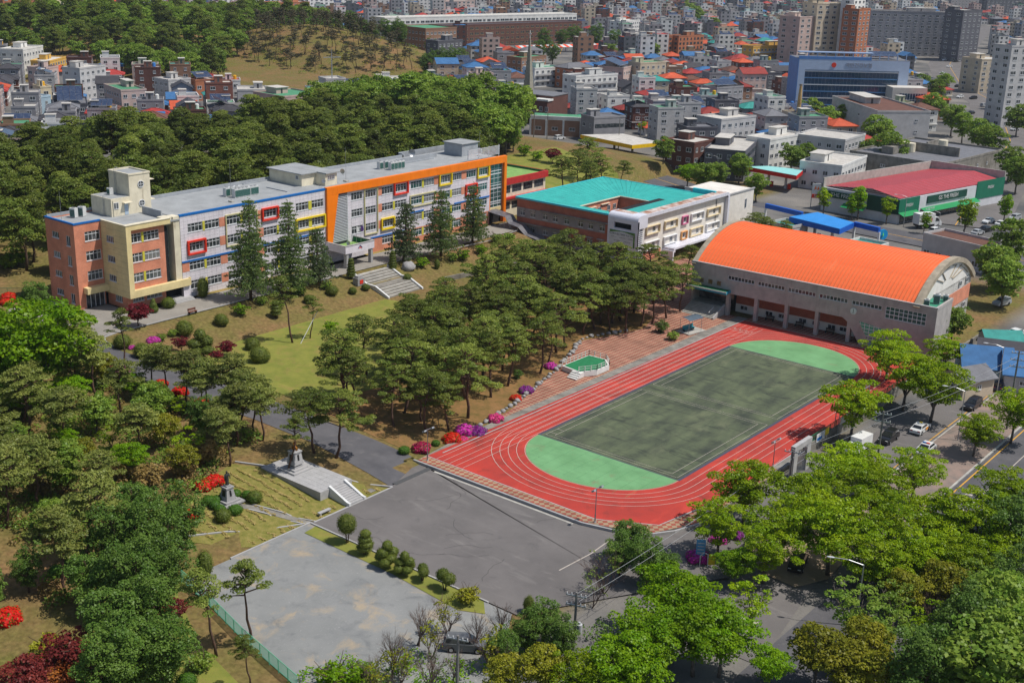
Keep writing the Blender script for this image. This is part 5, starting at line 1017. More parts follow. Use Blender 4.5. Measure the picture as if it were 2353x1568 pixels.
def broad(key,name,seed,H,W,leaf,bark,ncl=70,leafn=85,size=.38,cr=(.8,1.4),fl=.55,c0=.32,vase=True,gap=0.0,sh=.62):
    rs=random.Random(seed); mb=MB(); fk=H*c0*rs.uniform(.75,1.0); mb.tube([(0,0,0),(wob(rs,.1),wob(rs,.1),fk)],[.26*H/10,.19*H/10],8); cl=[]
    lim=[]; nl=6
    for j in range(nl):
        a=j*2*PI/nl+wob(rs,.4); q=W*.5*rs.uniform(.45,.75); e=Vector((math.cos(a)*q,math.sin(a)*q,H*rs.uniform(.62,.85))); m=Vector((e.x*.4,e.y*.4,fk+(e.z-fk)*.55)); mb.tube([(0,0,fk-.1),m,e],[.13*H/10,.085*H/10,.03],5,0,False); lim.append((m,e))
        for s in range(3):
            b=m.lerp(e,rs.uniform(.1,.9)); d=b+Vector((wob(rs,1.6),wob(rs,1.6),rs.uniform(.2,1.3))); mb.tube([b,d],[.05,.02],3,0,False)
    zc=H*(c0+1)/2; rz=H*(1-c0)/2
    for k in range(ncl):
        th=math.acos(1-2*(k+.5)/ncl); ph=k*2.39996+wob(rs,.35); q=rs.uniform(sh,1.0) if rs.random()>.22 else rs.uniform(.15,sh)
        lob=1+.22*mnoise.noise(Vector((math.sin(th)*math.cos(ph)*1.4,math.sin(th)*math.sin(ph)*1.4,math.cos(th)*1.4+seed)))
        w2=W*.5*(1.0 if math.cos(th)>-.25 else .75)
        if gap and rs.random()<gap: continue
        r=rs.uniform(*cr); cl.append((math.sin(th)*math.cos(ph)*w2*q*lob,math.sin(th)*math.sin(ph)*w2*q*lob,zc+math.cos(th)*rz*q*lob,r,r*rs.uniform(.8,1.1),r*fl))
    proto(key,name,mb.mesh('trunk',bark,True),leaf_mesh('crown',leaf,cl,leafn,size,seed,asp=.8,low=-.25),zc)
for i in range(4): broad('zel%d'%i,'zelkova_tree',120+i,9.4+.6*i,9.6+.5*i,lf_zel,m_bark_g,110,95,.3,(.6,1.3),.45)
for i in range(2): broad('fresh%d'%i,'broadleaf_tree',130+i,9.6,10.2,lf_zel2,m_bark_g,115,95,.31,(.65,1.3),.55)
for i in range(3): broad('mid%d'%i,'broadleaf_tree',140+i,10.5+i,8.6,lf_mid,m_bark_g,66,85,.5,(.9,1.5),.7,c0=.22)
for i in range(3): broad('ever%d'%i,'evergreen_tree',150+i,10.0+.8*i,7.2,lf_dark,m_bark,105,100,.28,(.6,1.15),.85,c0=.1)
for i in range(2): broad('lac%d'%i,'young_tree',160+i,7.5,6.4,lf_mid if i else lf_zel,m_bark_g,34,60,.3,(.55,.95),.5,gap=.25)
for i in range(2): broad('oli%d'%i,'broadleaf_tree',165+i,8,7.0,lf_olive,m_bark_g,56,95,.34,(.7,1.2),.6)
for i in range(2): broad('gin%d'%i,'street_tree',170+i,7.8,3.6,lf_zel2 if i else lf_zel,m_bark_g,34,55,.36,(.6,.95),.8,c0=.25)
for i in range(2): broad('map%d'%i,'red_maple',175+i,3.4+.4*i,3.9,lf_red,m_bark,44,62,.26,(.4,.7),.45)
broad('marn0','maroon_maple',181,3.6,4.6,lf_maroon,m_bark,48,75,.24,(.45,.8),.5,c0=.2); broad('oran0','orange_shrub',182,2.6,3.4,lf_oran,m_bark,36,65,.22,(.4,.7),.55,c0=.1); broad('ysh0','yellow_shrub',183,2.6,3.2,lf_topi_y,m_bark,30,60,.25,(.4,.7),.6,c0=.08); broad('lsh0','leafy_shrub',184,2.2,2.8,lf_zel2,m_bark,26,45,.26,(.35,.65),.7,c0=.05); broad('gsh0','leafy_shrub',185,1.8,2.6,lf_mid,m_bark,24,45,.24,(.35,.6),.7,c0=.02); broad('dsh0','dark_shrub',186,2.6,2.8,lf_dark,m_bark,28,60,.24,(.4,.65),.8,c0=.02); broad('reed0','reed_clump',187,2.8,3.2,lf_straw,m_bark,26,60,.3,(.4,.7),1.0,c0=.0)
def twigs(key,name,seed,H,W,mat,leaf=None):
    rs=random.Random(seed); mb=MB()
    def grow(p,d,l,r,dep):
        e=p+d*l; m=p+d*l*.5+Vector((wob(rs,.06),wob(rs,.06),0))*l; mb.tube([p,m,e],[r,r*.8,r*.55],4 if dep<2 else 3,0,False)
        if dep>=4: return
        for j in range(3 if dep<3 else 4):
            nd=(d+Vector((wob(rs,.62),wob(rs,.62),wob(rs,.25)+.1))*W).normalized(); grow(p.lerp(e,rs.uniform(.5,1)),nd,l*rs.uniform(.55,.8),r*.55,dep+1)
    base=MB(); 
    for j in range(4): grow(Vector((wob(rs,.2),wob(rs,.2),0)),Vector((wob(rs,.5),wob(rs,.5),1)).normalized(),H*.34,.07,0)
    cr=mb.mesh('branches',mat)
    ex=[]
    if leaf:
        cl=[(wob(rs,1)*H*.22,wob(rs,1)*H*.22,H*rs.uniform(.35,.85),.4,.4,.3) for _ in range(22)]; ex=[('leaves',leaf_mesh('leaves',leaf,cl,14,.22,seed))]
    proto(key,name,None,cr,H*.55,'branches',ex)
twigs('twig0','bare_shrub',201,4.6,1.0,lf_twig,lf_olive); twigs('twig1','bare_shrub',202,5.2,.9,lf_twig); twigs('bry0','bare_tree',203,7.5,.9,M('twig_dark',srgb(96,78,70),.2,3,.95),lf_mid)
def clipped(key,name,balls,leaf,trunk_h=0,n=240,size=.15,hc=1.0,trunk_r=.09):
    mb=MB(); 
    if trunk_h:
        for a in (0,2.1,4.2): mb.tube([(.12*math.cos(a),.12*math.sin(a),0),(.2*math.cos(a),.2*math.sin(a),trunk_h*.6),(.34*math.cos(a),.34*math.sin(a),trunk_h+.15)],[trunk_r,trunk_r*.8,trunk_r*.6],6)
    proto(key,name,mb.mesh('trunk',m_bark,True) if trunk_h else None,leaf_mesh('crown',leaf,balls,n,size,hash(key)%1000 if False else len(key)*7+int(sum(map(ord,key))),asp=.8,out=1.0,up=.2,rnd=.5,shell=(.9,1.13),low=-1,solid=.93),hc)
clipped('ball','clipped_shrub',[(0,0,.75,.95,.95,.78)],lf_topi,0,900,.13,.75)
clipped('ballh','clipped_shrub',[(0,0,.62,.95,.95,.64)],lf_hedge,0,900,.13,.6)
clipped('dome','clipped_shrub',[(0,0,1.05,1.3,1.3,1.1),(.5,.3,.8,.9,.9,.8)],lf_topi,0,900,.15,1.0)
clipped('egg','clipped_shrub',[(0,0,2.0,1.15,1.15,2.05)],lf_topi,0,1500,.15,2.0)
clipped('cone','clipped_shrub',[(0,0,.7,.95,.95,.7),(0,0,1.4,.72,.72,.8),(0,0,2.1,.45,.45,.7)],lf_topi,0,420,.14,1.3)
clipped('lolly','topiary_tree',[(0,0,2.75,1.25,1.25,1.35)],lf_topi,1.5,1500,.15,2.6)
clipped('stack','topiary_tree',[(0,0,1.0,1.1,1.1,.42),(.1,.1,1.6,1.05,1.0,.4),(0,0,2.2,.85,.9,.42),(0,.1,2.9,.75,.75,.55)],lf_topi,.7,500,.14,1.9)
clipped('stackt','topiary_tree',[(0,0,.55,.85,.85,.38)]+[(0,0,1.05+.5*k,.85-.07*k,.85-.07*k,.33) for k in range(6)],lf_topi,.4,320,.14,2.0)
clipped('cloud','topiary_tree',[(-.9,0,1.0,.7,.7,.5),(.8,.3,1.0,.75,.75,.5),(0,-.8,1.05,.7,.7,.5),(.2,.7,1.3,.7,.7,.5),(-.6,.4,1.75,.75,.75,.55),(.5,-.2,1.9,.75,.75,.6),(0,.1,2.6,.65,.65,.7)],lf_topi,.7,330,.14,1.6)
clipped('twin','topiary_tree',[(-.55,0,1.75,.8,.8,.75),(.55,.2,1.7,.8,.8,.72)],lf_topi,1.0,700,.14,1.7)
for k,m in (('mag',fl_mag),('red',fl_red),('pink',fl_pink),('pur',fl_pur),('crim',fl_crim)):
    AZB=[(.62*math.cos(j*2.4)*(j/9)**.5*1.3,.62*math.sin(j*2.4)*(j/9)**.5*1.3,.6-.035*j,.54-.012*j,.52,.46) for j in range(10)]
    clipped('az_'+k,'azalea_shrub',[(.62*math.cos(j*2.4)*(j/9)**.5*1.3,.62*math.sin(j*2.4)*(j/9)**.5*1.3,.62-.035*j,.55-.012*j,.52,.46) for j in range(10)],m,0,110,.19,.6); PROTO['az_'+k]['parts'].append(('leaves',leaf_mesh('leaves',lf_hedge,AZB,70,.16,5,asp=.6,shell=(.95,1.12),low=-1)))
FLINST={}
rs=random.Random(5)
def plant(key,loc,rz,sc,label,cat,group=None,name=None):
    P_=PROTO[key]; r=thing(name or P_['name'],label,cat,loc,rz,group,sc)
    if P_['hc']>3: r.rotation_euler=(rs.uniform(-.07,.07),rs.uniform(-.07,.07),rz)
    for n,me in P_['parts']: obj(n,me,r,world=False)
    return r
def GZ(px,py,hc=0.0):
    hi=32.0; g=G(px,py,hi+hc)
    while hi>-2:
        g=G(px,py,hi-.1+hc)
        if h(g[0],g[1])>=hi-.1: break
        hi-=.1
    return (g[0],g[1],h(g[0],g[1])-.05)
def inpoly(x,y,P):
    c=False; n=len(P)
    for i in range(n):
        (a,b),(d,e)=P[i],P[(i+1)%n]
        if (b>y)!=(e>y) and x<(d-a)*(y-b)/(e-b)+a: c=not c
    return c
def scatter(P,sp,seed,jit=.38):
    r=random.Random(seed); xs=[p[0] for p in P]; ys=[p[1] for p in P]; out=[]; j=0; y=min(ys)
    while y<max(ys):
        x=min(xs)+(sp/2 if j%2 else 0)
        while x<max(xs):
            q=(x+r.uniform(-jit,jit)*sp,y+r.uniform(-jit,jit)*sp)
            if inpoly(*q,P): out.append(q)
            x+=sp
        y+=sp*.87; j+=1
    return out
def at_px(key,px,py,sc,label,cat,group=None,base=False):
    p=GZ(px,py,0 if base else PROTO[key]['hc']*sc); return plant(key,p,rs.uniform(0,6.28),(sc*rs.uniform(.95,1.05),sc*rs.uniform(.95,1.05),sc),label,cat,group)
# grove between lawn and track
GROVE=[(-113,131),(-116,120.5),(-136,119.5),(-141,130),(-144,146),(-147,162),(-149,176),(-152,188),(-154,199),(-148,204),(-136,207),(-125,206),(-121.5,196),(-126,181),(-119.5,161),(-115,144)]
for i,(x,y) in enumerate(scatter(GROVE,5.7,3)):
    s=rs.uniform(.82,1.12); plant('pine%d'%rs.randrange(8),(x,y,h(x,y)-.05),rs.uniform(0,6.28),(s,s,s*rs.uniform(.92,1.08)),'red-trunked pine with layered flat crown in the grove beside the track','pine tree','pines of the grove between school lawn and track')
for i,(x,y) in enumerate(scatter([(-158,203),(-148,205),(-136,208),(-126,207),(-128,216),(-150,217),(-160,213)],5.2,23)):
    s=rs.uniform(.5,.72); plant('pine%d'%rs.randrange(8),(x,y,h(x,y)-.05),rs.uniform(0,6.28),s,'small pine before the foot of the teal-roofed block','pine tree','small pines before the teal-roofed block')
# left wooded slope
LEFT=[(-129,108),(-150,105),(-172,101),(-190,96),(-185,80),(-165,66),(-145,57),(-130,62),(-124,80),(-125,96)]
MIXL={'ppine':'grey-green spreading pine on the brown slope left of the memorial lawn','mid':'round leafy green tree among the pines of the left slope','lac':'thin pale young tree among the pines of the left slope','oli':'olive-brown budding tree among the pines of the left slope','ever':'small dark evergreen among the pines of the left slope','fresh':'small vivid green tree among the pines of the left slope'}
for P_l,sp in ((LEFT,6.2),([(-108,56),(-112,70),(-124,78),(-130,62),(-145,57),(-136,46),(-112,42)],7.5)):
    for i,(x,y) in enumerate(scatter(P_l,sp,8)):
        u=rs.random(); k='ppine' if u<.6 else 'mid' if u<.7 else 'lac' if u<.78 else 'oli' if u<.87 else 'ever' if u<.93 else 'fresh'
        s=rs.uniform(.75,1.08) if k=='ppine' else rs.uniform(.45,.7)
        plant(k+str(rs.randrange({'ppine':3,'mid':3,'ever':3}.get(k,2))),(x,y,h(x,y)-.05),rs.uniform(0,6.28),s,MIXL[k],'pine tree' if k=='ppine' else 'tree',{'ppine':'pines on the wooded slope at the left'}.get(k,'mixed trees on the wooded slope: '+k.replace('lac','young').replace('oli','olive').replace('mid','leafy').replace('ever','evergreen').replace('fresh','vivid')))
FOREST=[(-213,88),(-213,214),(-217,250),(-236,284),(-262,300),(-300,312),(-338,300),(-340,200),(-328,150),(-318,80)]
for i,(x,y) in enumerate(scatter(FOREST,10.0,4)):
    s=rs.uniform(.72,1.2); plant('forest%d'%rs.randrange(4),(x,y,h(x,y)-.1),rs.uniform(0,6.28),(s*1.22,s*1.22,s),'dark dense pine in the forest behind the school','forest pine','pines of the dense forest behind the school')
DECID=[(-236,284),(-262,300),(-300,312),(-338,302),(-350,330),(-330,350),(-290,345),(-258,325),(-240,305)]
for i,(x,y) in enumerate(scatter(DECID,9,14)):
    s=rs.uniform(1.3,1.75); plant('mid%d'%rs.randrange(3),(x,y,h(x,y)-.1),rs.uniform(0,6.28),s,'mid-green leafy tree at the right end of the forest behind the school','broadleaf tree','leafy trees at the right end of the forest')
for i,(px,py) in enumerate(((465,300),(905,265),(960,300),(1010,285))): at_px('fresh%d'%(i%2),px,py,.75,['small bright green tree alone among the dark forest pines','bright green tree at the right edge of the dark pines','bright green tree below the leafy crowns, centre','bright green tree nearest the end of the school roof'][i],'broadleaf tree','bright trees in the forest')
# wooded hill, far left
HILLW=[(-745,330),(-640,338),(-560,358),(-484,340),(-466,362),(-500,398),(-522,426),(-566,464),(-608,512),(-585,545),(-640,590),(-760,560),(-800,440)]
for i,(x,y) in enumerate(scatter(HILLW,12.3,6)):
    k=rs.random(); s=rs.uniform(1.0,1.4)
    plant(('forest%d'%rs.randrange(4)) if k<.32 else 'mid%d'%rs.randrange(3),(x,y,h(x,y)-.3),rs.uniform(0,6.28),s,'dark pine on the wooded hill at the upper left' if k<.32 else 'olive-green leafy tree on the wooded hill at the upper left','tree','pines on the far wooded hill' if k<.32 else 'leafy trees on the far wooded hill','hill_pine' if k<.32 else 'hill_tree')
HILLG=[(-560,440),(-500,420),(-455,440),(-445,480),(-480,500),(-540,510),(-585,500)]
for i,(x,y) in enumerate(scatter(HILLG,8.5,9,.55)):
    plant('bare%d'%rs.randrange(2),(x,y,h(x,y)-.2),rs.uniform(0,6.28),rs.uniform(.8,1.15),'thin sparse pine with bare trunk on the grassy hill','pine tree','sparse pines on the grassy hill')
for i,(x,y) in enumerate(scatter([(-600,505),(-470,505),(-430,498),(-420,470),(-440,470),(-450,490),(-500,520),(-600,540)],9,19)):
    plant('ever%d'%rs.randrange(3),(x,y,h(x,y)-.2),rs.uniform(0,6.28),rs.uniform(.9,1.2),'dark evergreen along the right foot of the grassy hill','evergreen tree','evergreens behind the grassy hill')
# tall trees in front of the school  (photo point of trunk foot)
for key,px,py,sc,l in (('cedar0',576,688,1.0,'tallest dark cedar before the blue-edged facade, on the school road'),('cedar0',668,672,.92,'second tall cedar before the facade, just left of the orange frame'),('cedar2',735,650,1.05,'slim young cedar touching the left side of the school porch'),('cedar2',927,598,1.15,'broad dark cedar right of the school porch'),('cedar1',1013,588,1.1,'wide cedar with layered branches before the orange-topped facade'),('cedar1',1085,558,1.0,'narrow cedar at the far end of the orange-topped facade')):
    g=G(px,py,4.0); plant(key,(g[0],g[1],3.95),rs.uniform(0,6),sc,l,'cedar tree')
for key,px,py,sc,l in (('thin0',497,1507,1.02,'lone pine with long bare trunk on the lawn below the green fence'),('thin1',578,1475,1.0,'taller crooked lone pine inside the gravel lot by the green fence'),('thin0',575,1575,.62,'small lone pine at the bottom edge with an arching branch'),('thin0',672,788,1.15,'tall straight pine with bare trunk on the lower lawn'),('thin1',712,778,.75,'crooked leaning pine held by a white prop on the lower lawn'),('thin1',660,1090,.85,'leaning pine with bare trunk behind the gold bust'),('pine1',722,1040,.95,'leaning red-trunked pine at the road edge right of the gold bust'),('pine3',772,1052,.98,'leaning dark-trunked pine hanging over the road end'),('pine0',1283,610,.72,'light pine with pale curved trunk before the brick facade'),('pine2',1580,655,.85,'single pine between the teal-roofed block and the gymnasium'),('thin0',290,850,.95,'slender pine with forked bare trunk beside the road bend'),('ppine1',170,915,.7,'dark little pine right of the big bright green tree')):
    p=GZ(px,py); plant(key,p,rs.uniform(0,6),sc,l,'pine tree')
for i,(px,py,sc) in enumerate(((1400,762,.95),(1436,766,1.0),(1470,752,1.0),(1497,746,.95),(1530,732,.95),(1562,716,.85),(1425,738,1.05),(1500,700,1.0),(1545,690,.9),(1380,745,1.0),(1340,770,.95),(1300,800,.9),(1455,720,1.0))): plant('pine%d'%(i%8),GZ(px,py),rs.uniform(0,6),sc,'red-trunked pine in the right end of the grove towards the gymnasium','pine tree','pines at the right end of the grove')
for i,(px,py,sc) in enumerate(((560,985,.95),(603,1012,.9),(520,962,.95),(478,950,.9),(432,932,.85),(392,915,.85),(540,1015,.9),(350,900,.8))): plant('ppine%d'%(i%3),GZ(px,py),rs.uniform(0,6),sc,'spreading pine on the lower side of the left road','pine tree','pines along the lower side of the left road')
# leafy trees at the right and the front (photo point of crown centre)
ZEL=[('zel0',1962,925,1.05),('zel1',2085,850,1.05),('zel2',2045,800,.9),('zel3',2150,875,.95),('zel1',2175,800,.7),('zel0',2245,985,.72),('zel2',2335,935,.85),('zel3',2105,1072,.72),('zel1',1930,1070,.88),('zel2',2010,1120,.9),('zel0',1716,1112,.95),('zel3',1655,1195,.72),('zel0',1868,1130,.9),('zel1',1800,1195,.85),('zel2',1915,1200,1.0),('zel3',2040,1190,.95),('zel0',2150,1195,.9),('zel1',2245,1190,1.0),('zel3',1990,1260,.8),
  ('fresh0',1560,1365,.9),('fresh1',1600,1440,.9),('fresh0',1480,1455,.85),('fresh1',1660,1455,.8),('fresh0',1440,1520,.8),('zel2',1340,1545,.6),('zel1',2050,1310,.65),('lac0',1730,1375,.85),('lac1',1960,1390,1.0),('oli0',1880,1490,.85),('oli1',1960,1530,.8),('oli0',1250,1530,.7),('oli1',1160,1540,.6),('lac0',2110,1450,.8),('lac1',2060,1380,.8),('fresh1',1690,1290,.5),('zel3',1980,1060,.7),('zel2',2310,1130,.85),('zel0',2110,1270,.8),('zel1',2210,1280,.75),('oli0',2160,1330,.8),('zel3',1760,1250,.7),('fresh0',1770,1520,.5),('oli1',2000,1470,.8),('lac1',2030,1440,.9),('zel2',2180,1250,.7),('oli0',2080,1350,.75),('lac0',2150,1440,.9),('oli1',2010,1545,.8),('zel0',2290,1260,.75),('lac1',2250,1340,.9)]
desc={'zel':'yellow-green zelkova','fre':'vivid green leafy tree','lac':'thin see-through young tree','oli':'olive-brown budding tree'}
def where(px,py):
    lm=[((1962,925),'overhanging the right side of the track'),((2090,840),'beside the gymnasium corner'),((2245,985),'on the sidewalk strip by the main road'),((1930,1075),'behind the stone gate'),((1720,1115),'at the corner of the red track'),((1650,1195),'beside the lot entrance'),((1850,1180),'left of the parked street cars'),((2100,1190),'over the main road bend'),((1560,1400),'below the asphalt lot'),((1700,1430),'left of the crosswalk'),((2000,1400),'right of the crosswalk'),((1900,1500),'at the bottom edge near the road'),((1300,1540),'at the bottom edge below the gravel lot')]
    return min(lm,key=lambda q:(q[0][0]-px)**2+(q[0][1]-py)**2)[1]
seen={}
def uniq(l,px):
    seen.setdefault(l,0); seen[l]+=1; n=seen[l]
    return l if n==1 else l+', '+['second of its kind there','third of its kind there','fourth of its kind there','fifth of its kind there','sixth of its kind there','seventh of its kind there'][min(n-2,5)]
for k,px,py,sc in ZEL: at_px(k,px,py,sc,uniq('%s %s'%(desc[k[:3]],where(px,py)),px),'tree','leafy trees along the streets')
for k,px,py,sc,l in (('fresh0',85,775,1.65,'big vivid green tree at the left edge below the brick wing'),('fresh1',10,800,1.3,'vivid green tree cut by the left edge'),('fresh1',60,900,.7,'lower vivid green tree at the left edge'),('ever1',75,690,.7,'rounded blue-green evergreen beside the brick wing'),('ever0',2135,745,.85,'dark blue-green evergreen before the right end of the gymnasium'),('mid1',2190,735,.7,'light leafy tree at the gymnasium corner'),('mid0',2300,610,.9,'leafy tree behind the gymnasium gable'),('lac1',130,960,.7,'thin green sapling on the left slope'),('fresh0',150,1005,.35,'small fresh green bush on the left slope'),('bry0',45,900,1.0,'bare grey tree at the left edge'),('ever2',2330,1210,1.0,'dark evergreen at the right edge above the road bend')):
    at_px(k,px,py,sc,l,'tree')
for i,(x,y) in enumerate(((320,1165),(255,1235),(350,1235),(215,1330),(300,1320),(380,1300),(260,1420),(340,1400),(300,1500),(370,1490),(240,1525),(410,1200))): at_px('ever%d'%(i%3),x,y,rs.uniform(.72,.95),'dark glossy evergreen in the big clump left of the gravel lot','evergreen tree','evergreens in the clump left of the gravel lot')
for i,(x,y) in enumerate(((2290,1390),(2220,1440),(2330,1470),(2180,1520),(2270,1530),(2340,1330),(2345,1560),(2110,1545))): at_px(('ever%d'%(i%3)) if i%2 else ('mid%d'%(i%3)),x,y,rs.uniform(.8,1.05),'dark evergreen in the bottom right corner thicket' if i%2 else 'mid-green leafy tree in the bottom right corner thicket','evergreen tree' if i%2 else 'broadleaf tree','evergreens in the bottom right corner' if i%2 else 'leafy trees in the bottom right corner')
for i,(x,y) in enumerate(((1450,1235),(1490,1290),(1425,1270),(1530,1300),(1250,1420),(1210,1450),(1150,1480),(1290,1460))): at_px('ever%d'%(i%3),x,y,[.62,.6,.5,.45,.5,.45,.45,.5][i],['dark bushy evergreen at the corner of the asphalt lot','dark evergreen right of the brown bare tree','low dark evergreen hiding the lot corner','dark evergreen left of the magenta flower bed','dark evergreen near the utility pole with transformers','low dark evergreen left of the utility pole','low dark evergreen at the gravel lot end','dark evergreen right of the gravel lot end'][i],'evergreen tree')
for i,(k,x,y,s,l) in enumerate((('twig0',990,1460,1.1,'bare twiggy shrub at the bottom of the gravel lot'),('twig1',1090,1440,1.1,'tall bare twiggy shrub at the corner of the gravel lot'),('twig0',920,1520,1.0,'bare twiggy shrub at the bottom edge of the gravel lot'),('twig1',1040,1520,.9,'bare shrub right of the lowest gravel corner'),('twig1',960,1420,1.2,'bare shrub at the upper end of the twiggy thicket by the gravel'),('twig0',1030,1400,1.2,'tall bare shrub nearest the yellow bush'),('twig1',900,1480,1.3,'bare shrub leaning over the gravel'),('twig0',1130,1480,1.2,'bare shrub left of the dark evergreens'),('twig1',980,1530,1.3,'bare shrub at the bottom edge, centre'),('twig0',870,1545,1.2,'bare shrub at the bottom edge, left'),('twig1',1150,1420,1.1,'bare shrub between the yellow bush and the utility pole'),('bry0',1390,1295,.95,'brown bare tree at the corner of the asphalt lot'),('bry0',1365,1340,.75,'lower brown bare tree below the asphalt lot'),('twig1',2140,1380,1.1,'bare brown bush in the right thicket'),('twig0',2200,1360,1.1,'second bare brown bush in the right thicket'))): at_px(k,x,y,s,l,'bare shrub')
for i,(x,y) in enumerate(((280,1080),(345,1095),(420,1070),(200,1075),(150,1120),(470,1040),(90,1120))): at_px('reed0',x,y,rs.uniform(.9,1.3),'straw-brown bamboo clump on the left slope','bamboo clump','straw-brown clumps on the left slope')
# topiary row and garden shrubs
for key,px,py,sc,l in (('lolly',797,1246,.95,'ball-headed topiary at the upper end of the row beside the gravel lot'),('stack',838,1272,.95,'stacked cushion topiary, second of the row beside the gravel lot'),('cloud',888,1300,1.05,'many-domed cloud topiary, third of the row'),('cloud',930,1318,.9,'smaller cloud topiary, fourth of the row'),('twin',970,1333,.8,'thin sparse topiary, fifth of the row'),('twin',1022,1355,1.0,'twin-ball topiary near the lower end of the row'),('ysh0',1072,1385,.8,'yellow-green round bush ending the topiary row')):
    g=G(px,py,-.3); plant(key,(g[0],g[1],-.32),rs.uniform(0,6),sc,l,'topiary')
SH=[('dome',281,785,1.1),('dome',326,805,1.1),('dome',371,820,1.25),('dome',424,755,1.2),('cloud',462,790,1.6),('dome',425,830,1.0),('dome',469,848,.9),('egg',466,660,1.0),('cone',352,702,1.0),('ball',387,695,1.35),('stack',633,708,1.0),('dome',507,735,1.0),('lsh0',553,712,1.0),('stackt',806,616,1.1),('stackt',902,598,1.05),('ball',810,667,.9),('ball',840,660,.9),('egg',1004,608,.55),('ball',936,637,1.0),('lsh0',969,602,1.0),('lsh0',1065,585,1.1),('lsh0',1105,574,1.0),('ball',709,688,1.1),('dome',763,668,.9),('ballh',928,1033,.9),('ballh',1001,1017,.7),('ball',585,1140,1.1),('ball',512,1185,1.1),('ballh',540,1170,1.0),('ballh',480,1150,1.0),('dome',595,815,1.3),('dome',580,790,1.0),('egg',470,1295,.85),('egg',1215,1388,.55),('ball',60,1085,1.1),('ball',45,1060,1.0),('ballh',130,1310,1.0),('ballh',165,1290,1.0),('ballh',110,1180,.8),('gsh0',640,700,1.0),('gsh0',600,690,.9),('gsh0',690,668,.9),('gsh0',1140,548,1.2),('gsh0',1170,545,1.2),('gsh0',1040,590,1.0),('gsh0',395,765,.7),('gsh0',420,745,.7),('gsh0',370,775,.7),('gsh0',750,655,.9),('lsh0',760,750,.9),('gsh0',800,760,.8),('dsh0',680,660,1.1),('lsh0',95,1030,1.0),('lsh0',40,590,1.6),('gsh0',20,600,1.6),('dsh0',1190,860,.6),('gsh0',1545,770,.9),('dsh0',1520,750,.9),('ysh0',115,1485,1.1),('lsh0',375,1455,1.1),('lsh0',770,1558,1.3),('lsh0',830,1550,1.1),('gsh0',460,1520,1.0),('ballh',430,1560,1.0)]
def near_of(px,py):
    lm=[((300,790),'beside the road bend'),((440,780),'in the garden below the school road'),((470,660),'against the grey facade'),((352,700),'before the brick wing'),((560,720),'below the tallest cedar'),((650,690),'on the bank below the cedars'),((720,680),'on the bank left of the grand stairs'),((806,616),'at the left foot of the porch'),((902,598),'at the top of the grand stairs'),((830,665),'beside the name stone'),((960,620),'near the grey boulder'),((1080,580),'on the slope below the wide cedar'),((1155,547),'at the end of the school road'),((960,1030),'at the corner of the grove'),((540,1160),'around the standing statue'),((590,800),'at the edge of the lower lawn'),((470,1295),'by the green fence end'),((1215,1388),'near the utility pole'),((70,1070),'on the left slope'),((140,1300),'under the left evergreens'),((30,600),'behind the brick wing'),((780,755),'at the edge of the grove lawn'),((1190,860),'on the plaza edge'),((1550,770),'beside the bench shelter'),((1640,800),'at the far plaza end'),((110,1485),'at the bottom left'),((400,1480),'beside the clump of dark evergreens'),((800,1555),'at the bottom of the gravel lot')]
    return min(lm,key=lambda q:(q[0][0]-px)**2+(q[0][1]-py)**2)[1]
sd={'ball':'low round clipped green shrub','ballh':'bright green clipped bush','dome':'big clipped dome shrub','egg':'tall egg-shaped clipped shrub','cone':'clipped cone shrub','stack':'shrub clipped into stacked cushions','stackt':'tall tiered topiary','cloud':'large cloud-pruned shrub','lsh0':'light green loose shrub','gsh0':'low green leafy shrub','dsh0':'dark green loose shrub','ysh0':'yellow-leaved shrub'}
for k,px,py,sc in SH: at_px(k,px,py,sc,uniq(sd[k]+' '+near_of(px,py),px).replace('of its kind there','there'),'shrub','garden shrubs')
AZ=[('mag',351,779,1.05,'round magenta azalea in the garden below the purple maple'),('mag',221,828,1.15,'magenta azalea mound left of the road bend'),('mag',278,848,1.3,'wide magenta azalea below the road bend'),('pink',258,838,.8,'pink azalea beside the wide magenta one'),('mag',303,797,.6,'small magenta azalea by the clipped domes'),('mag',492,861,1.0,'magenta azalea among the pines by the road'),('red',368,878,1.0,'scarlet azalea among the pines above the road'),('red',413,896,1.2,'scarlet azalea with pink side at the road edge'),('red',463,920,1.0,'lowest scarlet azalea at the road edge'),
 ('crim',969,1025,1.3,'crimson azalea at the corner of grove and track'),('red',1039,1003,1.35,'dark scarlet azalea mound beside the track corner'),('mag',1068,985,1.5,'large magenta azalea mound beside the track'),('pur',1096,988,1.4,'purple azalea mound beside the track'),('pink',1138,958,1.25,'bright pink azalea at the start of the plaza'),('pink',1063,1007,.8,'low hot-pink azalea in front of the magenta mound'),('red',1185,911,.9,'scarlet azalea at the plaza edge'),('pur',1208,892,1.1,'purple azalea at the plaza edge'),('mag',1265,838,1.0,'magenta azalea left of the white podium'),
 ('red',20,678,1.3,'scarlet azalea at the left edge by the brick wing'),('red',15,692,1.1,'lower scarlet azalea at the left edge'),('red',15,1410,1.5,'scarlet azalea at the left edge near the bottom'),('red',492,1100,1.3,'scarlet azalea behind the standing statue'),('red',465,1112,1.1,'scarlet azalea left of the standing statue'),('red',435,1178,1.1,'scarlet azalea below the leaning white-barked pine'),('mag',1605,1275,1.4,'magenta flower bed at the lot entrance'),('mag',1650,1235,1.1,'magenta azalea under the entrance trees'),('pur',1690,1225,1.0,'purple azalea under the entrance trees')]
for k,px,py,sc,l in AZ: at_px('az_'+k,px,py,sc*1.0,l,'azalea','azaleas in bloom')
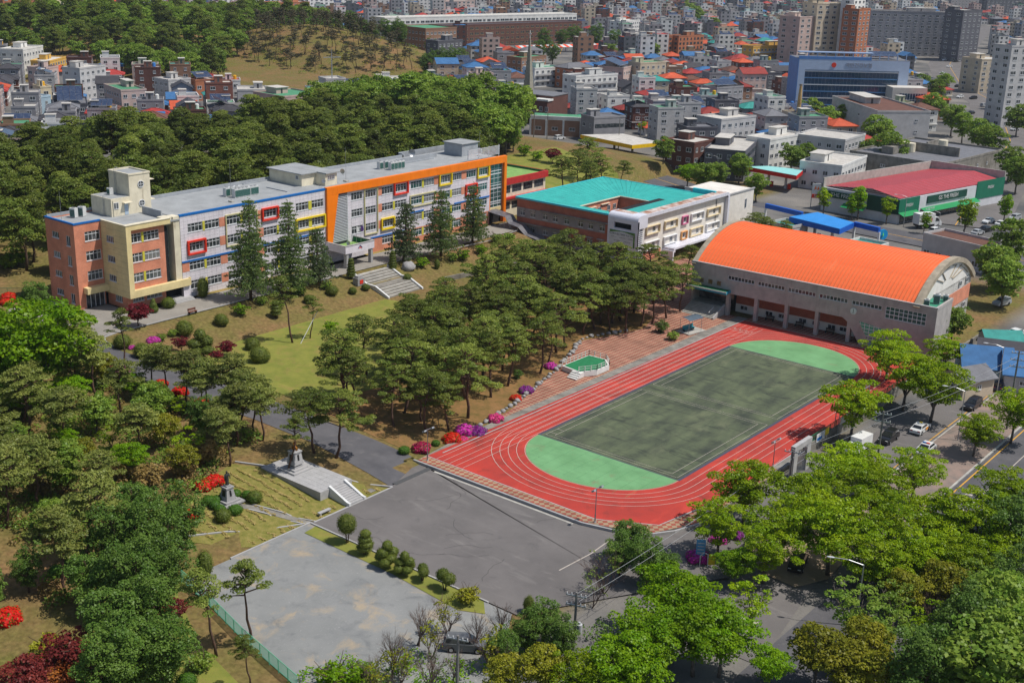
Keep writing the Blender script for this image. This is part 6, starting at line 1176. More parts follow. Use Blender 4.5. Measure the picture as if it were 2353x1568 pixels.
for k,px,py,sc,l in (('map0',316,717,1.2,'purple-red maple before the beige school wing'),('map1',416,786,.75,'dark red maple left of the cloud-pruned shrub'),('map0',521,797,.8,'dark red maple at the edge of the lower lawn'),('map1',497,813,.6,'small red maple beside the lawn edge'),('marn0',165,1500,1.35,'large maroon maple in the bottom left corner'),('marn0',55,1548,1.1,'maroon maple at the bottom left edge'),('oran0',150,1550,1.2,'orange-leaved shrub below the maroon maple'),('marn0',393,1400,.85,'rust-red maple right of the dark evergreens'),('map1',1145,322,1.3,'dark red maple behind the far end of the school'),('map0',1270,355,1.3,'dark red maple along the rear school wall')):
    if l: at_px(k,px,py,sc,l,'maple')
# hedge arms round the statue
hb=[(-116.4+1.1*math.cos(a)*2.3,90.4+1.1*math.sin(a)*2.3) for a in (1.2,1.8,2.4,3.0,3.6,4.2,4.8)]
mbh=leaf_mesh('crown',lf_hedge,[(x+117.8,y-90.4,.5,.75,.75,.6) for x,y in hb],420,.15,77,asp=.8,out=1,up=.2,rnd=.5,shell=(.93,1.05),low=-1,solid=.95)
t=thing('clipped_hedge','bright green clipped hedge curving round the standing statue','hedge',(-117.8,90.4,h(-117.8,90.4))); obj('crown',mbh,t,world=False)
# trees in the town (photo point of crown centre)
TOWN=[(1860,255,'mid0',1.2),(1900,270,'mid1',1.1),(1940,262,'mid2',1.0),(1985,250,'ever0',1.1),(2020,300,'mid0',1.3),(2050,275,'mid1',1.0),(2045,340,'mid2',1.2),(2000,340,'mid1',.9),(2120,195,'mid0',1.2),(2150,205,'mid2',1.1),(2170,185,'mid1',1.0),(2145,240,'mid0',1.2),(2190,265,'mid1',1.2),(2215,285,'mid2',1.0),(2250,305,'mid0',1.2),(2275,325,'mid2',1.2),(2300,220,'ever1',1.1),(2330,240,'mid1',1.2),(2340,270,'mid0',1.2),(2320,370,'mid0',1.1),(2340,390,'mid1',1.1),(2330,550,'mid2',1.1),(1525,345,'mid0',.8),(1570,355,'lac1',1.0),(1700,380,'mid0',.9),(1740,420,'mid1',.8),(1350,350,'pine2',1.2),(1330,370,'pine1',1.2),(1390,372,'pine0',1.2),(1300,380,'pine3',1.0),(1360,390,'pine4',1.0),(1430,385,'pine2',.9),(1580,395,'fresh0',.8),(1620,400,'mid1',.9),(1650,395,'mid2',.7),(1740,505,'pine1',.8),(1760,515,'pine2',.8),(1800,520,'pine0',.7),(1290,85,'ever0',1.3),(1250,88,'ever1',1.3),(1320,80,'ever0',1.5),(1370,80,'ever2',1.5),(1410,90,'ever1',1.3),(1440,95,'ever0',1.3),(1470,105,'mid0',1.2),(1500,115,'mid2',1.0),(1400,115,'mid1',1.0),(1240,115,'ever1',1.2),(1270,118,'ever2',1.2),(1600,32,'mid0',1.5),(1615,45,'mid1',1.5),(1640,60,'mid2',1.4),(1585,20,'mid1',1.5),(1570,10,'mid0',1.4),(1150,300,'fresh0',.9),(1480,290,'fresh1',.5),(2010,72,'mid0',1.2),(2130,72,'mid1',1.3),(2160,80,'mid2',1.2),(2050,68,'mid1',1.1),(2220,395,'mid0',.6),(1820,355,'mid1',.9),(1850,352,'mid2',.8),(1600,325,'fresh1',.5),(1180,310,'mid2',.7),(1205,345,'lsh0',1.6),(1235,358,'lsh0',1.4),(2290,600,'mid1',1.0),(2310,640,'mid0',1.0)]
def nth(l): return uniq(l,0)
def town_where(px,py):
    lm=[((1900,260),'before the blue office'),((2030,300),'beside the pale stepped building'),((2140,200),'at the blue office entrance'),((2200,270),'along the avenue sidewalk'),((2290,325),'beside the grey concrete complex'),((2325,240),'on the far side of the avenue'),((2330,540),'at the right edge behind the gymnasium'),((1540,350),'beside the yellow petrol station'),((1720,400),'beside the red petrol canopy'),((1350,370),'in the pine clump behind the teal roof'),((1610,400),'behind the teal-roofed block'),((1770,515),'behind the gymnasium roof'),((1300,85),'before the long brown school'),((1450,105),'at the end of the striped canopy'),((1255,118),'below the striped canopy'),((1600,35),'far away at the top of the town'),((1190,320),'behind the school annex'),((2080,70),'before the far colourful school'),((1835,353),'beside the white-roofed office')]
    return min(lm,key=lambda q:(q[0][0]-px)**2+(q[0][1]-py)**2)[1]
tk={'mid':'green leafy tree','eve':'dark evergreen','pin':'spreading pine','fre':'bright green tree','lac':'thin young tree','lsh':'light green shrub'}
for px,py,k,sc in TOWN: at_px(k,px,py,sc,nth(tk[k[:3]]+' '+town_where(px,py)),'tree','trees in the town')
GIN=[(1895,455,1.0),(1975,455,1.25),(2040,475,1.0),(2125,505,.8),(2220,490,1.35),(2310,470,1.1),(2005,425,.8),(1960,470,.9)]
for i,(px,py,s) in enumerate(GIN): at_px('gin%d'%(i%2),px,py,s,nth('slender yellow-green street tree before the green supermarket'),'tree','street trees before the supermarket')
# ================================================================= town
WALLC={'white':srgb(222,220,214),'pale grey':srgb(186,184,182),'grey':srgb(150,148,150),'beige':srgb(200,184,160),'red brick':srgb(132,86,74),'dark brick':srgb(104,70,62),'brown':srgb(150,116,94),'pink-grey':srgb(196,172,162),'cream':srgb(220,204,170),'slate grey':srgb(98,98,104),'yellow':srgb(222,176,88),'orange brick':srgb(176,112,80),'pale blue':srgb(176,200,214),'mint':srgb(176,208,192)}
ROOFC={'orange':srgb(206,92,58),'red':srgb(178,64,58),'dark red':srgb(150,58,50),'blue':srgb(66,116,166),'grey':srgb(120,120,124),'dark grey':srgb(74,72,76),'green':srgb(86,150,112),'brown':srgb(112,76,62),'pale':srgb(206,200,190),'teal':srgb(60,150,140)}
def mw(c): return M('town_wall_'+c.replace(' ','_'),WALLC[c],.08,.35,.85,coord='World',rnd=.08)
def mrf(c): return M('town_roof_'+c.replace(' ','_'),ROOFC[c],.12,.6,.75,coord='World',rnd=.1,col2=tuple(x*.72 for x in ROOFC[c]))
m_solar=M_glass('solar_blue',(.03,.045,.09),.15,.2); m_solar_f=M('solar_frame',(.55,.57,.6),.05,3,.4,metal=.3)
m_twin=M_glass('town_glass',(.03,.04,.045),.12,.5)
TW={}
def twin(w_,h_,fr=None):
    k=(round(w_,1),round(h_,1),fr.name if fr else '')
    if k not in TW:
        mb=MB(); W=w_/2; mb.box(-W,W,-.05,.0,0,h_,0)
        mb.box(-W-.06,W+.06,-.12,-.01,-.1,-.002,1); 
        for x in (-W,0,W): mb.box(x-.05,x+.05,-.09,-.052,0,h_,1)
        for z in (0,h_-.09): mb.box(-W+.052,-.052,-.085,-.051,z,z+.09,1); mb.box(.052,W-.052,-.085,-.051,z,z+.09,1)
        TW[k]=mb.mesh('window',[m_twin,fr or m_frame_w])
    return TW[k]
def solar_array(root,x0,x1,y0,y1,z,tilt,nx,ny,mat=None):
    """rows of framed panels on a tilted rack; each panel a part"""
    for i in range(nx):
        for j in range(ny):
            xa=x0+(x1-x0)*i/nx+.04; xb=x0+(x1-x0)*(i+1)/nx-.04; ya=y0+(y1-y0)*j/ny+.04; yb=y0+(y1-y0)*(j+1)/ny-.04
            za=z+(ya-y0)*tilt; zb=z+(yb-y0)*tilt
            mb=MB(); mb.add([(xa,ya,za),(xb,ya,za),(xb,yb,zb),(xa,yb,zb),(xa,ya,za-.06),(xb,ya,za-.06),(xb,yb,zb-.06),(xa,yb,zb-.06)],BOXF); part_l(root,'solar_panel',m_solar,lambda m:m.add(mb.v,mb.f))
    def rack(m):
        zt=z+(y1-y0)*tilt
        for x in (x0+.3,x1-.3): m.bar((x,y0,z-.12),(x,y1,zt-.12),.1); m.bar((x,y0+.2,z-1.1),(x,y0+.2,z-.1),.08); m.bar((x,y1-.2,z-1.1),(x,y1-.2,zt-.15),.08)
        m.box(x0,x1,y0-.03,y0+.03,z-.1,z+.02); m.bar((x0,y1,zt-.02),(x1,y1,zt-.02),.08)
    part_l(root,'solar_rack',m_solar_f,rack)
def faces_vis(cx,cy,rot):
    out=[]
    for k,(nx_,ny_) in enumerate(((0,-1),(1,0),(0,1),(-1,0))):
        wx=nx_*math.cos(rot)-ny_*math.sin(rot); wy=nx_*math.sin(rot)+ny_*math.cos(rot)
        if wx*(-cx)+wy*(-cy)>0: out.append(k)
    return out
def house(cx,cy,w_,d_,rot,floors,wall_,roof_,style,label,cat='house',group=None,name='town_house',fh=2.9,win=(1.5,1.35),wsp=2.9,solar=False,tank=None,balc=False,rs=random,wfr=None,glassband=None,pent=True,z0=None,wm=None):
    z0=h(cx,cy)-.1 if z0 is None else z0
    r=thing(name,label,cat,(cx,cy,z0),rot,group); H=floors*fh+.4; X,Y=w_/2,d_/2; wm=wm or mw(wall_)
    part_l(r,'wall',wm,lambda m:m.box(-X,X,-Y,Y,-1.5,H))
    if style=='flat':
        part_l(r,'parapet',wm,lambda m:(m.box(-X-.1,X+.1,-Y-.1,-Y+.15,H,H+.7),m.box(-X-.1,X+.1,Y-.15,Y+.1,H,H+.7),m.box(-X-.1,-X+.15,-Y+.15,Y-.15,H,H+.7),m.box(X-.15,X+.1,-Y+.15,Y-.15,H,H+.7)))
        part_l(r,'roof',mrf(roof_),lambda m:m.box(-X+.16,X-.16,-Y+.16,Y-.16,H,H+.12))
        if pent: px_=rs.uniform(-.35,.25)*w_; part_l(r,'penthouse',wm,lambda m:m.box(px_-w_*.14,px_+w_*.16,Y*.1,Y*.8,H+.12,H+2.5)); part_l(r,'penthouse_roof',mrf('pale'),lambda m:m.box(px_-w_*.16,px_+w_*.18,Y*.05,Y*.85,H+2.5,H+2.65)); part_l(r,'penthouse_door',m_frame_d,lambda m:m.box(px_-.4,px_+.4,Y*.1-.06,Y*.1-.005,H+.12,H+2.0))
    elif style=='hip':
        rh=min(w_,d_)*.22; o=.55; rl=max(0,(w_-d_)/2)
        def hip(m): m.add([(-X-o,-Y-o,H-.05),(X+o,-Y-o,H-.05),(X+o,Y+o,H-.05),(-X-o,Y+o,H-.05),(-rl-.1,0,H+rh),(rl+.1,0,H+rh),(-X-o,-Y-o,H-.3),(X+o,-Y-o,H-.3),(X+o,Y+o,H-.3),(-X-o,Y+o,H-.3)],[(0,1,5,4),(1,2,5),(2,3,4,5),(3,0,4),(6,7,1,0),(7,8,2,1),(8,9,3,2),(9,6,0,3),(9,8,7,6)])
        rf=part_l(r,'roof',mrf(roof_),hip)
        def ridge(m): m.bar((-rl,0,H+rh+.05),(rl,0,H+rh+.05),.22); [m.bar((sx*(X+o),sy*(Y+o),H),(sx*rl,0,H+rh+.03),.16) for sx in (-1,1) for sy in (-1,1)]
        part_l(r,'roof_ridge',mrf(roof_),ridge)
    elif style=='gable':
        rh=d_*.28; o=.45
        part_l(r,'roof',mrf(roof_),lambda m:m.add([(-X-o,-Y-o,H-.1),(X+o,-Y-o,H-.1),(X+o,0,H+rh),(-X-o,0,H+rh),(X+o,Y+o,H-.1),(-X-o,Y+o,H-.1),(-X-o,-Y-o,H-.28),(X+o,-Y-o,H-.28)],[(0,1,2,3),(3,2,4,5),(6,7,1,0)]))
        part_l(r,'gable',wm,lambda m:m.add([(X,-Y,H),(X,Y,H),(X,0,H+rh-.15),(-X,-Y,H),(-X,Y,H),(-X,0,H+rh-.15)],[(0,1,2),(3,5,4)]))
    for k in faces_vis(cx,cy,rot):
        ln=w_ if k in (0,2) else d_; n=max(1,int((ln-.8)/wsp)); rz=(0,PI/2,PI,-PI/2)[k]; off=Y if k in (0,2) else X
        for f in range(floors):
            z=f*fh+1.0
            if glassband and k==0:
                part_l(r,'window_band',m_twin,lambda m:m.box(-X+.5,X-.5,-Y-.05,-Y-.002,z,z+1.4)); continue
            for i in range(n):
                u=-ln/2+ln*(i+.5)/n+rs.uniform(-.15,.15); ww=win[0]*rs.choice((.7,1,1,1.25)) if not balc else win[0]
                q=(u,-off-.003) if k==0 else (off+.003,u) if k==1 else (-u,off+.003) if k==2 else (-off-.003,-u)
                obj('window',twin(min(ww,ln/n-.5),win[1],wfr),r,(q[0],q[1],z),rz,world=False)
            if balc and f>0 and k==0: part_l(r,'balcony',mw('pale grey'),lambda m:(m.box(-X+.6,X-.6,-Y-1.0,-Y,z-1.0,z-.85),m.box(-X+.6,X-.6,-Y-1.0,-Y-.9,z-.85,z-.15)))
    if floors>1 and style!='flat' and rs.random()<.5: part_l(r,'floor_band',mw('white'),lambda m:m.box(-X-.35,X+.35,-Y-.35,Y+.35,fh+.05,fh+.25))
    if solar: solar_array(r,-X*.75,X*.75,-Y*.6,Y*.7,H+(1.3 if style=='flat' else d_*.24+.2),.32,4,2)
    if tank: part_l(r,'water_tank',M('tank_'+tank,{'yellow':srgb(226,170,30),'blue':srgb(60,120,190),'white':srgb(224,222,216)}[tank],.06,2,.5),lambda m:(m.cyl((X*.5,Y*.4),.75,H+.12,H+1.7,12),m.cyl((X*.5,Y*.4),.75,H+1.7,H+1.95,12,0,.3)))
    FOOT.append((cx,cy,math.hypot(w_,d_)/2)); return r
FOOT=[]
def corners(L,N,Rr,z):
    l,n,r=(Vector(G(*p,z)[:2]) for p in (L,N,Rr)); b=r-n; a=l-n; w_=b.length; rot=math.atan2(b.y,b.x); pv=Vector((-math.sin(rot),math.cos(rot))); d_=abs(a.dot(pv)); s=1 if a.dot(pv)>0 else -1
    c=n+b/2+pv*s*d_/2; return c.x,c.y,w_,d_,rot
B7=lambda x,y:(1121.2+.26473*x,.26473*y); B8=lambda x,y:(1729.2+.26473*x,.26473*y); B6=lambda x,y:(560.6+.26473*x,.26473*y); B5=lambda x,y:(.26473*x,.26473*y); C1=lambda x,y:(1729.2+.26473*x,342.6+.26473*y)
def lm(label,L,N,Rr,z,floors,wall_,roof_='pale',style='flat',mind=9,**kw):
    cx,cy,w_,d_,rot=corners(L,N,Rr,z); 
    if d_<mind:   # keep the front where it is and give the building its depth
        pv=Vector((-math.sin(rot),math.cos(rot))); 
        if pv.dot(Vector((cx,cy)))<0: pv=-pv
        cx+=pv.x*(mind-d_)/2; cy+=pv.y*(mind-d_)/2; d_=mind
    z0=h(cx,cy)-.1; kw.setdefault('fh',(z-.4-.0)/floors); return house(cx,cy,w_,d_,rot,floors,wall_,roof_,style,label,kw.pop('cat','building'),z0=0.0 if abs(z0)<1.2 else z0,name=kw.pop('name','town_building'),**kw)
T=random.Random(77); R_=T
lm('four-storey white apartment block with grey side, alone above the low red roofs',B7(713,668),B7(762,672),B7(1125,650),12.5,4,'white','grey',balc=True,rs=T)
lm('five-storey beige apartment block with rooftop box, right of the white apartment block',B7(1280,545),B7(1322,556),B7(1545,545),13,4,'beige','green',rs=T)
lm('pinkish white three-storey block with solar rooftop left of the beige apartments',B7(990,575),B7(1175,600),B7(1275,575),11,3,'pink-grey','grey',rs=T,solar=True)
lm('pink-brown three-storey block below the striped canopy',B7(240,492),B7(290,512),B7(505,492),10,3,'brown','green',rs=T)
lm('orange-brown three-storey house left of the white apartment block',B7(645,578),B7(692,592),B7(905,578),10,3,'orange brick','grey',style='hip',rs=T)
lm('white balconied house behind the church spire',B7(370,590),B7(405,602),B7(640,588),9,3,'white','green',rs=T,balc=True)
lm('grey two-storey house with white bands right of the church hall',B7(870,1000),B7(920,1032),B7(1190,1018),8.5,2,'grey','grey',rs=T,glassband=True)
lm('wide grey three-storey office with rooftop balustrade above the red roofs',B7(1875,1003),B7(2025,1045),B7(2325,1012),10.5,3,'pale grey','pale',rs=T,fh=3.3)
lm('left of two orange-brick apartment blocks far up the town',B7(1388,322),B7(1395,325),B7(1600,318),14,5,'orange brick','dark grey',rs=T,wfr=m_frame_d)
lm('right of two orange-brick apartment blocks far up the town',B7(1648,320),B7(1655,322),B7(1870,312),14,5,'orange brick','dark grey',rs=T,wfr=m_frame_d)
lm('yellow balconied apartment block left of the blue office',B8(0,408),B8(4,411),B8(345,398),13,4,'yellow','brown',rs=T,balc=True)
lm('white stepped apartment block before the orange-brick pair',B7(1110,190),B7(1150,195),B7(1320,180),14,5,'white','pale',rs=T)
lm('long dark brown four-storey school with tan windows',(934,63),(938,64),(1336,51),14,4,'dark brick','dark grey',mind=14,rs=T,win=(3,1.8),wsp=4.4,wfr=M('tan_window',srgb(176,140,92),.05,2,.6),pent=False,cat='school building')
lm('long white galleried building behind the dark brown school',(880,42),(884,43),(1325,33),17,4,'white','pale',mind=14,rs=T,win=(3,1.6),wsp=4.0,pent=False)
lm('brown block with pale green roof before the grassy hill evergreens',B6(1490,262),B6(1575,296),B6(1845,285),15,4,'brown','green',rs=T,pent=False)
lm('dark slate-clad block at the right foot of the grassy hill',B6(1655,425),B6(1682,440),B6(1895,425),13,4,'slate grey','grey',rs=T)
lm('pale grey curved-roof hall with solar top right of the beige apartments',B7(1958,762),B7(1985,772),B7(2215,758),10,3,'grey','dark grey',rs=T,solar=True,pent=False)
lm('pink-brown gabled house right of the curved solar hall',B7(2190,625),B7(2215,640),B7(2420,640),11,3,'pink-grey','dark red',style='gable',rs=T)
lm('low grey building with a large solar field roof',B7(1400,850),B7(1430,868),B7(1620,860),6,2,'grey','grey',rs=T,solar=True,pent=False)
lm('white-roofed concrete office with dark windows left of the pale stepped building',B8(455,1165),B8(800,1242),B8(975,1188),9.5,3,'pale grey','pale',rs=T,pent=False,fh=3.2)
lm('white three-storey office with blue shed on its roof beside the tall gold chimney',B8(0,1190),B8(150,1225),B8(450,1170),10,3,'white','pale',rs=T)
lm('slate-black office with long window bands behind the petrol stations',B7(1880,1300),B7(2230,1330),B7(2353,1215),9,3,'slate grey','pale',rs=T,glassband=True)
lm('dark brown three-storey corner building beside the yellow petrol station',B7(1560,1215),B7(1790,1255),B7(1975,1220),10,3,'dark brick','pale',rs=T)
lm('white tiled two-storey building between the red petrol canopy and the supermarket',C1(440,95),C1(775,150),C1(990,60),8,2,'white','pale',rs=T,pent=True,fh=3.6)
# left village
for a in ((B5(95,440),B5(200,465),B5(375,430),11,3,'white','pale','flat','white-grey villa with a blue round sign near the wooded hill'),(B5(320,525),B5(430,540),B5(582,500),9,3,'yellow','pale','flat','mustard yellow house with rooftop frame in the left village'),(B5(545,595),B5(690,605),B5(915,575),13,4,'pale grey','pale','flat','four-storey grey apartment house in the left village'),
 (B5(930,740),B5(1050,795),B5(1270,785),10,3,'pink-grey','green','flat','pinkish grey house with green-edged terraces at the forest edge'),(B5(1398,680),B5(1460,705),B5(1655,690),9,3,'pale grey','pale','flat','grey cube house left of the big solar array'),(B5(1650,690),B5(1695,705),B5(1890,695),8.5,2,'orange brick','pale','flat','peach house carrying the big tilted solar array'),(B5(1895,695),B5(1910,705),B5(2085,705),7,2,'white','red','flat','white house with red fascia and yellow tank in the left village'),(B5(1980,755),B5(2060,790),B5(2315,790),5,1,'pale grey','pale','flat','low pale grey house at the forest edge right of the solar array'),
 (B5(110,575),B5(235,590),B5(400,600),10,3,'pink-grey','grey','flat','pink-grey stepped house at the left of the village'),(B5(40,850),B5(275,860),B5(440,840),7,2,'pale blue','pale','flat','pale blue house with glazed front at the left edge of the village'),(B5(380,860),B5(460,915),B5(760,910),6.5,2,'slate grey','grey','flat','dark grey rounded house with solar panels at the forest edge'),(B5(270,750),B5(350,765),B5(445,760),7,2,'cream','pale','flat','cream house with orange tank in the left village')):
    lm(a[8],*a[:4],a[4],a[5],a[6],a[7],rs=T,cat='house',name='town_house',solar=('solar array' in a[8] and 'carrying' in a[8]) or 'with solar' in a[8],tank='yellow' if ('tank' in a[8]) else None)
lm('grey building with bright green rooftop at the forest edge',B6(215,795),B6(335,850),B6(665,820),7,2,'pink-grey','green',rs=T)
tw=lm('narrow tiled tower with antenna mast behind the forest',B6(705,692),B6(712,696),B6(880,690),14,3,'pale grey','pale',rs=T,mind=8,pent=False)
part_l(tw,'antenna_mast',m_metal,lambda m:(m.tube([(0,0,14),(0,0,26)],[.25,.12],6),m.bar((-3.5,0,22.5),(4,0,22.5),.3)))
# far skyline and large far buildings
m_apt=mw('pale grey')
def tower(label,px0,px1,ytop,dist,wall_,fl,mind=14,fh=2.9):
    g0=G(px0,40,0); g1=G(px1,40,0); k=dist/math.hypot(g0[0],g0[1]); a=Vector((g0[0]*k,g0[1]*k)); k=dist*1.02/math.hypot(g1[0],g1[1]); b=Vector((g1[0]*k,g1[1]*k)); c=(a+b)/2; rot=math.atan2((b-a).y,(b-a).x); w_=(b-a).length
    pv=Vector((-math.sin(rot),math.cos(rot))); pv=pv if pv.dot(c)>0 else -pv; c=c+pv*mind/2
    # height so that the top meets ytop
    lo,hi=2,140
    for _ in range(30):
        m=(lo+hi)/2
        if PX((*(a+b)/2,m))[1]>ytop: lo=m
        else: hi=m
    fl=max(2,round(lo/fh)); return house(c.x,c.y,w_,mind,rot,fl,wall_,'pale','flat',label,'building',name='apartment_block' if fl>7 else 'town_building',fh=lo/fl,win=(2.2,1.5),wsp=4.6,rs=T,wfr=m_frame_w)
for i,(a,b,y,d,c) in enumerate(((1700,1800,-60,1750,'slate grey'),(1905,1990,-70,1700,'slate grey'),(2010,2090,-70,1600,'grey'),(2100,2170,-65,1650,'slate grey'),(2180,2250,-70,1550,'grey'),(2262,2352,-75,1500,'slate grey'))): tower(['tall blue-grey apartment tower left of the hospital on the skyline','tall apartment tower right of the hospital on the skyline','tall apartment tower above the far colourful school','grey apartment tower above the middle of the colourful school','tall apartment tower above the blue end of the colourful school','tall apartment tower at the top right corner'][i],a,b,y,d,c,20)
for i,(a,b,y,d,c) in enumerate(((490,610,-15,1150,'white'),(700,800,-10,1080,'white'),(810,905,-12,1180,'pale grey'),(935,1000,-10,1200,'pale grey'),(1010,1090,4,1150,'pink-grey'))): tower(['white apartment block left of the red church on the skyline','white apartment block right of the red church on the skyline','pale apartment block above the wooded saddle','pale grey apartment block at the top of the town','pinkish block at the top centre'][i],a,b,y,d,c,12)
tower('orange and red school block at the top left corner',10,105,3,830,'orange brick',4,fh=3.6); tower('cream block with glazed bands right of the orange school at the top left',105,200,-18,860,'cream',6)
tower('small orange church with twin white spires on the skyline',622,712,8,1020,'orange brick',5)
tower('large beige hospital block with rows of small windows',1875,1955,12,760,'beige',9); tower('lower pink-grey wing of the beige hospital',1838,1880,42,750,'pink-grey',6)
tower('narrow white slab tower beside the hospital',1958,1984,-60,765,'white',14,8); tower('tower wrapped in orange scaffold netting',1972,1998,24,755,'orange brick',8,10)
tower('long far school with white galleries and coloured panels',2000,2210,30,900,'grey',4,fh=3.4); tower('blue end of the far colourful school',2212,2255,27,880,'slate grey',4,fh=3.4)
tower('grey mid-rise block at the right edge above the avenue',2270,2335,140,690,'beige',5); tower('pale striped tower cut by the right edge',2335,2400,110,560,'pale grey',8,10)
# ---- blue office
def blue_office():
    z=24.5; cx,cy,w_,d_,rot=corners(B8(245,458),B8(388,475),B8(1342,498),z); d_=max(d_,16)
    r=thing('blue_office','large blue-glass office with white frame and rooftop screen','office building',(cx,cy,0),rot); X,Y=w_/2,d_/2
    part_l(r,'wall',M('office_white',srgb(172,188,212),.04,.5,.6),lambda m:(m.box(-X,-X+3,-Y,Y,-1,z-1.5),m.box(X-4.5,X,-Y,Y,-1,z-1.5),m.box(-X+3,X-4.5,-Y,Y,z-6,z-1.5),m.box(-X+3,X-4.5,-Y+.6,Y,-1,z-6)))
    part_l(r,'side_cladding',M('office_blue',srgb(84,130,190),.05,.5,.5),lambda m:(m.box(-X-.25,-X-.01,-Y-.02,Y,-1,z-1.4),m.box(-X-.2,X*.3,-Y-.05,-Y+.6,z-1.5,z-.2)))
    nb=26
    for f in range(6):
        zz=.6+f*(z-7)/6
        for i in range(nb):
            xa=-X+3.1+(w_-7.7)*i/nb; xb=-X+3.1+(w_-7.7)*(i+1)/nb-.12; part_l(r,'glass_pane',m_gl_blue,lambda m:m.box(xa,xb,-Y+.35,-Y+.58,zz,zz+(z-7)/6-.5))
        part_l(r,'floor_band',m_frame_w if f%2 else M('office_band',srgb(90,140,190),.05,1,.5),lambda m:m.box(-X+3,X-4.5,-Y+.2,-Y+.6,zz+(z-7)/6-.45,zz+(z-7)/6-.15))
    part_l(r,'roof',mrf('grey'),lambda m:m.box(-X,X,-Y,Y,z-1.5,z-1.3)); part_l(r,'roof_screen',M('office_screen',srgb(150,170,200),.05,1,.5),lambda m:[m.box(-X+4+k*4,-X+4.4+k*4,-Y+1,-Y+1.4,z-1.3,z+1.2) for k in range(12)]+[m.box(-X,X*.35,-Y+.8,-Y+5,z+1.2,z+1.6)])
    t=text_obj('sign','국민건강보험',2.2,M('sign_grey',srgb(150,150,160),.05,2,.5),(0,0,0),(PI/2,0,0),None,.1); t.parent=r; t.location=(2,-Y-.06,z-3.8)
    part_l(r,'sign_logo',m_red,lambda m:m.tube([(-9.2,-Y-.05,z-3.8),(-9.2,-Y-.16,z-3.8)],1.1,14)); solar_array(r,X*.35,X*.85,-Y*.5,Y*.3,z+.2,.25,6,2)
    part_l(r,'side_wing',M('office_cream',srgb(206,200,190),.05,.5,.7),lambda m:(m.box(X*.62,X+6,-Y-9,-Y-.03,-1,12.5),)); part_l(r,'wing_glass',m_gl_blue,lambda m:m.box(X*.62+3,X+5.4,-Y-9.08,-Y-9.01,2,10)); part_l(r,'wing_mullions',m_frame_w,lambda m:[m.box(X*.62+3+k*1.2,X*.62+3.12+k*1.2,-Y-9.16,-Y-9.09,2,10) for k in range(int((X*.38+2.4)/1.2)+1)]+[m.box(X*.62+3,X+5.4,-Y-9.2,-Y-9.17,zz,zz+.15) for zz in (4.6,7.2)])
    FOOT.append((cx,cy,w_/2+4)); FOOT.append((cx-12,cy-18,24)); return r
blue_office()
# ---- pale stepped building, grey complex
lm('pale grey stepped building with brown flat roofs near the avenue',B8(1045,842),B8(1085,968),B8(1545,972),13,3,'pale grey','brown',rs=T,pent=True,fh=4.1,win=(1.2,.9),wsp=9)
gc=lm('sprawling weathered concrete market with water tanks behind the supermarket',B8(1285,1230),B8(1640,1440),B8(2165,1310),8,2,'grey','grey',rs=T,pent=False,win=(1.2,1),wsp=7,wm=m_conc_d)
part_l(gc,'roof_wall',m_conc_d,lambda m:(m.box(-3,-2.5,-12,12,8,11),m.box(4,14,2,2.5,8.2,10.5),m.box(-16,-8,4,8,8.2,10.5))); 
for x,y in ((-6,3),(-5,5.5),(9,-1)): part_l(gc,'water_tank',m_cream,lambda m:m.cyl((x,y),1.5,8.2,11,14))
# ---- church with spire
def church():
    g=G(*B7(430,1000),3); rot=R(8); r=thing('brick_church','dark red-brick church with tall thin concrete spire','church',(g[0],g[1],0),rot)
    bm_=mw('dark brick'); part_l(r,'nave',bm_,lambda m:(m.box(-9,7,-1,12,-1,11),m.box(-9,-2,-5,-1,-1,13))); part_l(r,'nave_roof',mrf('grey'),lambda m:m.box(-9.2,7.2,-1.2,12.2,11,11.3)); part_l(r,'tower_top',mw('white'),lambda m:m.box(1.0,7.4,-5.2,-.8,9.5,10.2)); part_l(r,'tower',bm_,lambda m:m.box(1.2,7,-5,-1,-1,9.5))
    part_l(r,'spire',M('spire_concrete',srgb(150,144,130),.1,1,.9),lambda m:m.add([(-4.6,-4.2,13),(-1.6,-4.2,13),(-1.6,-1.2,13),(-4.6,-1.2,13),(-3.3,-2.9,33),(-2.9,-2.9,33),(-2.9,-2.5,33),(-3.3,-2.5,33)],BOXF)); part_l(r,'cross',m_white,lambda m:(m.box(-3.2,-3.0,-2.8,-2.6,33,36),m.box(-3.7,-2.5,-2.8,-2.6,34.6,34.9)))
    for k in range(4):
        for z in (2,5.5): obj('window',twin(1.3,1.8),r,(-7.5+3.2*k if k<2 else -1+2.6*k,-5.01 if k<2 else -5.01,z),0,world=False)
    FOOT.append((g[0],g[1],16))
    g=G(*B7(700,1090),3.5); r=thing('church_hall','low brick church hall with white pilasters and pale green roof','hall',(g[0],g[1],0),R(30))
    part_l(r,'wall',mw('brown'),lambda m:m.box(-14,14,-5,7,-1,6.6)); part_l(r,'roof',mrf('green'),lambda m:m.box(-14,14,-4.5,7,6.6,6.75)); part_l(r,'parapet',mw('white'),lambda m:(m.box(-14.2,14.2,-5.2,-4.5,6.0,7.4),))
    for x in (-14,-8,-1.5,5,11): part_l(r,'pilaster',m_white,lambda m:m.box(x-.35,x+.35,-5.3,-5.0,-1,6))
    for x in (-11,-4.7,1.8,8): obj('window',twin(2.2,1.2),r,(x,-5.01,2.2),0,world=False)
    FOOT.append((g[0],g[1],16))
church()
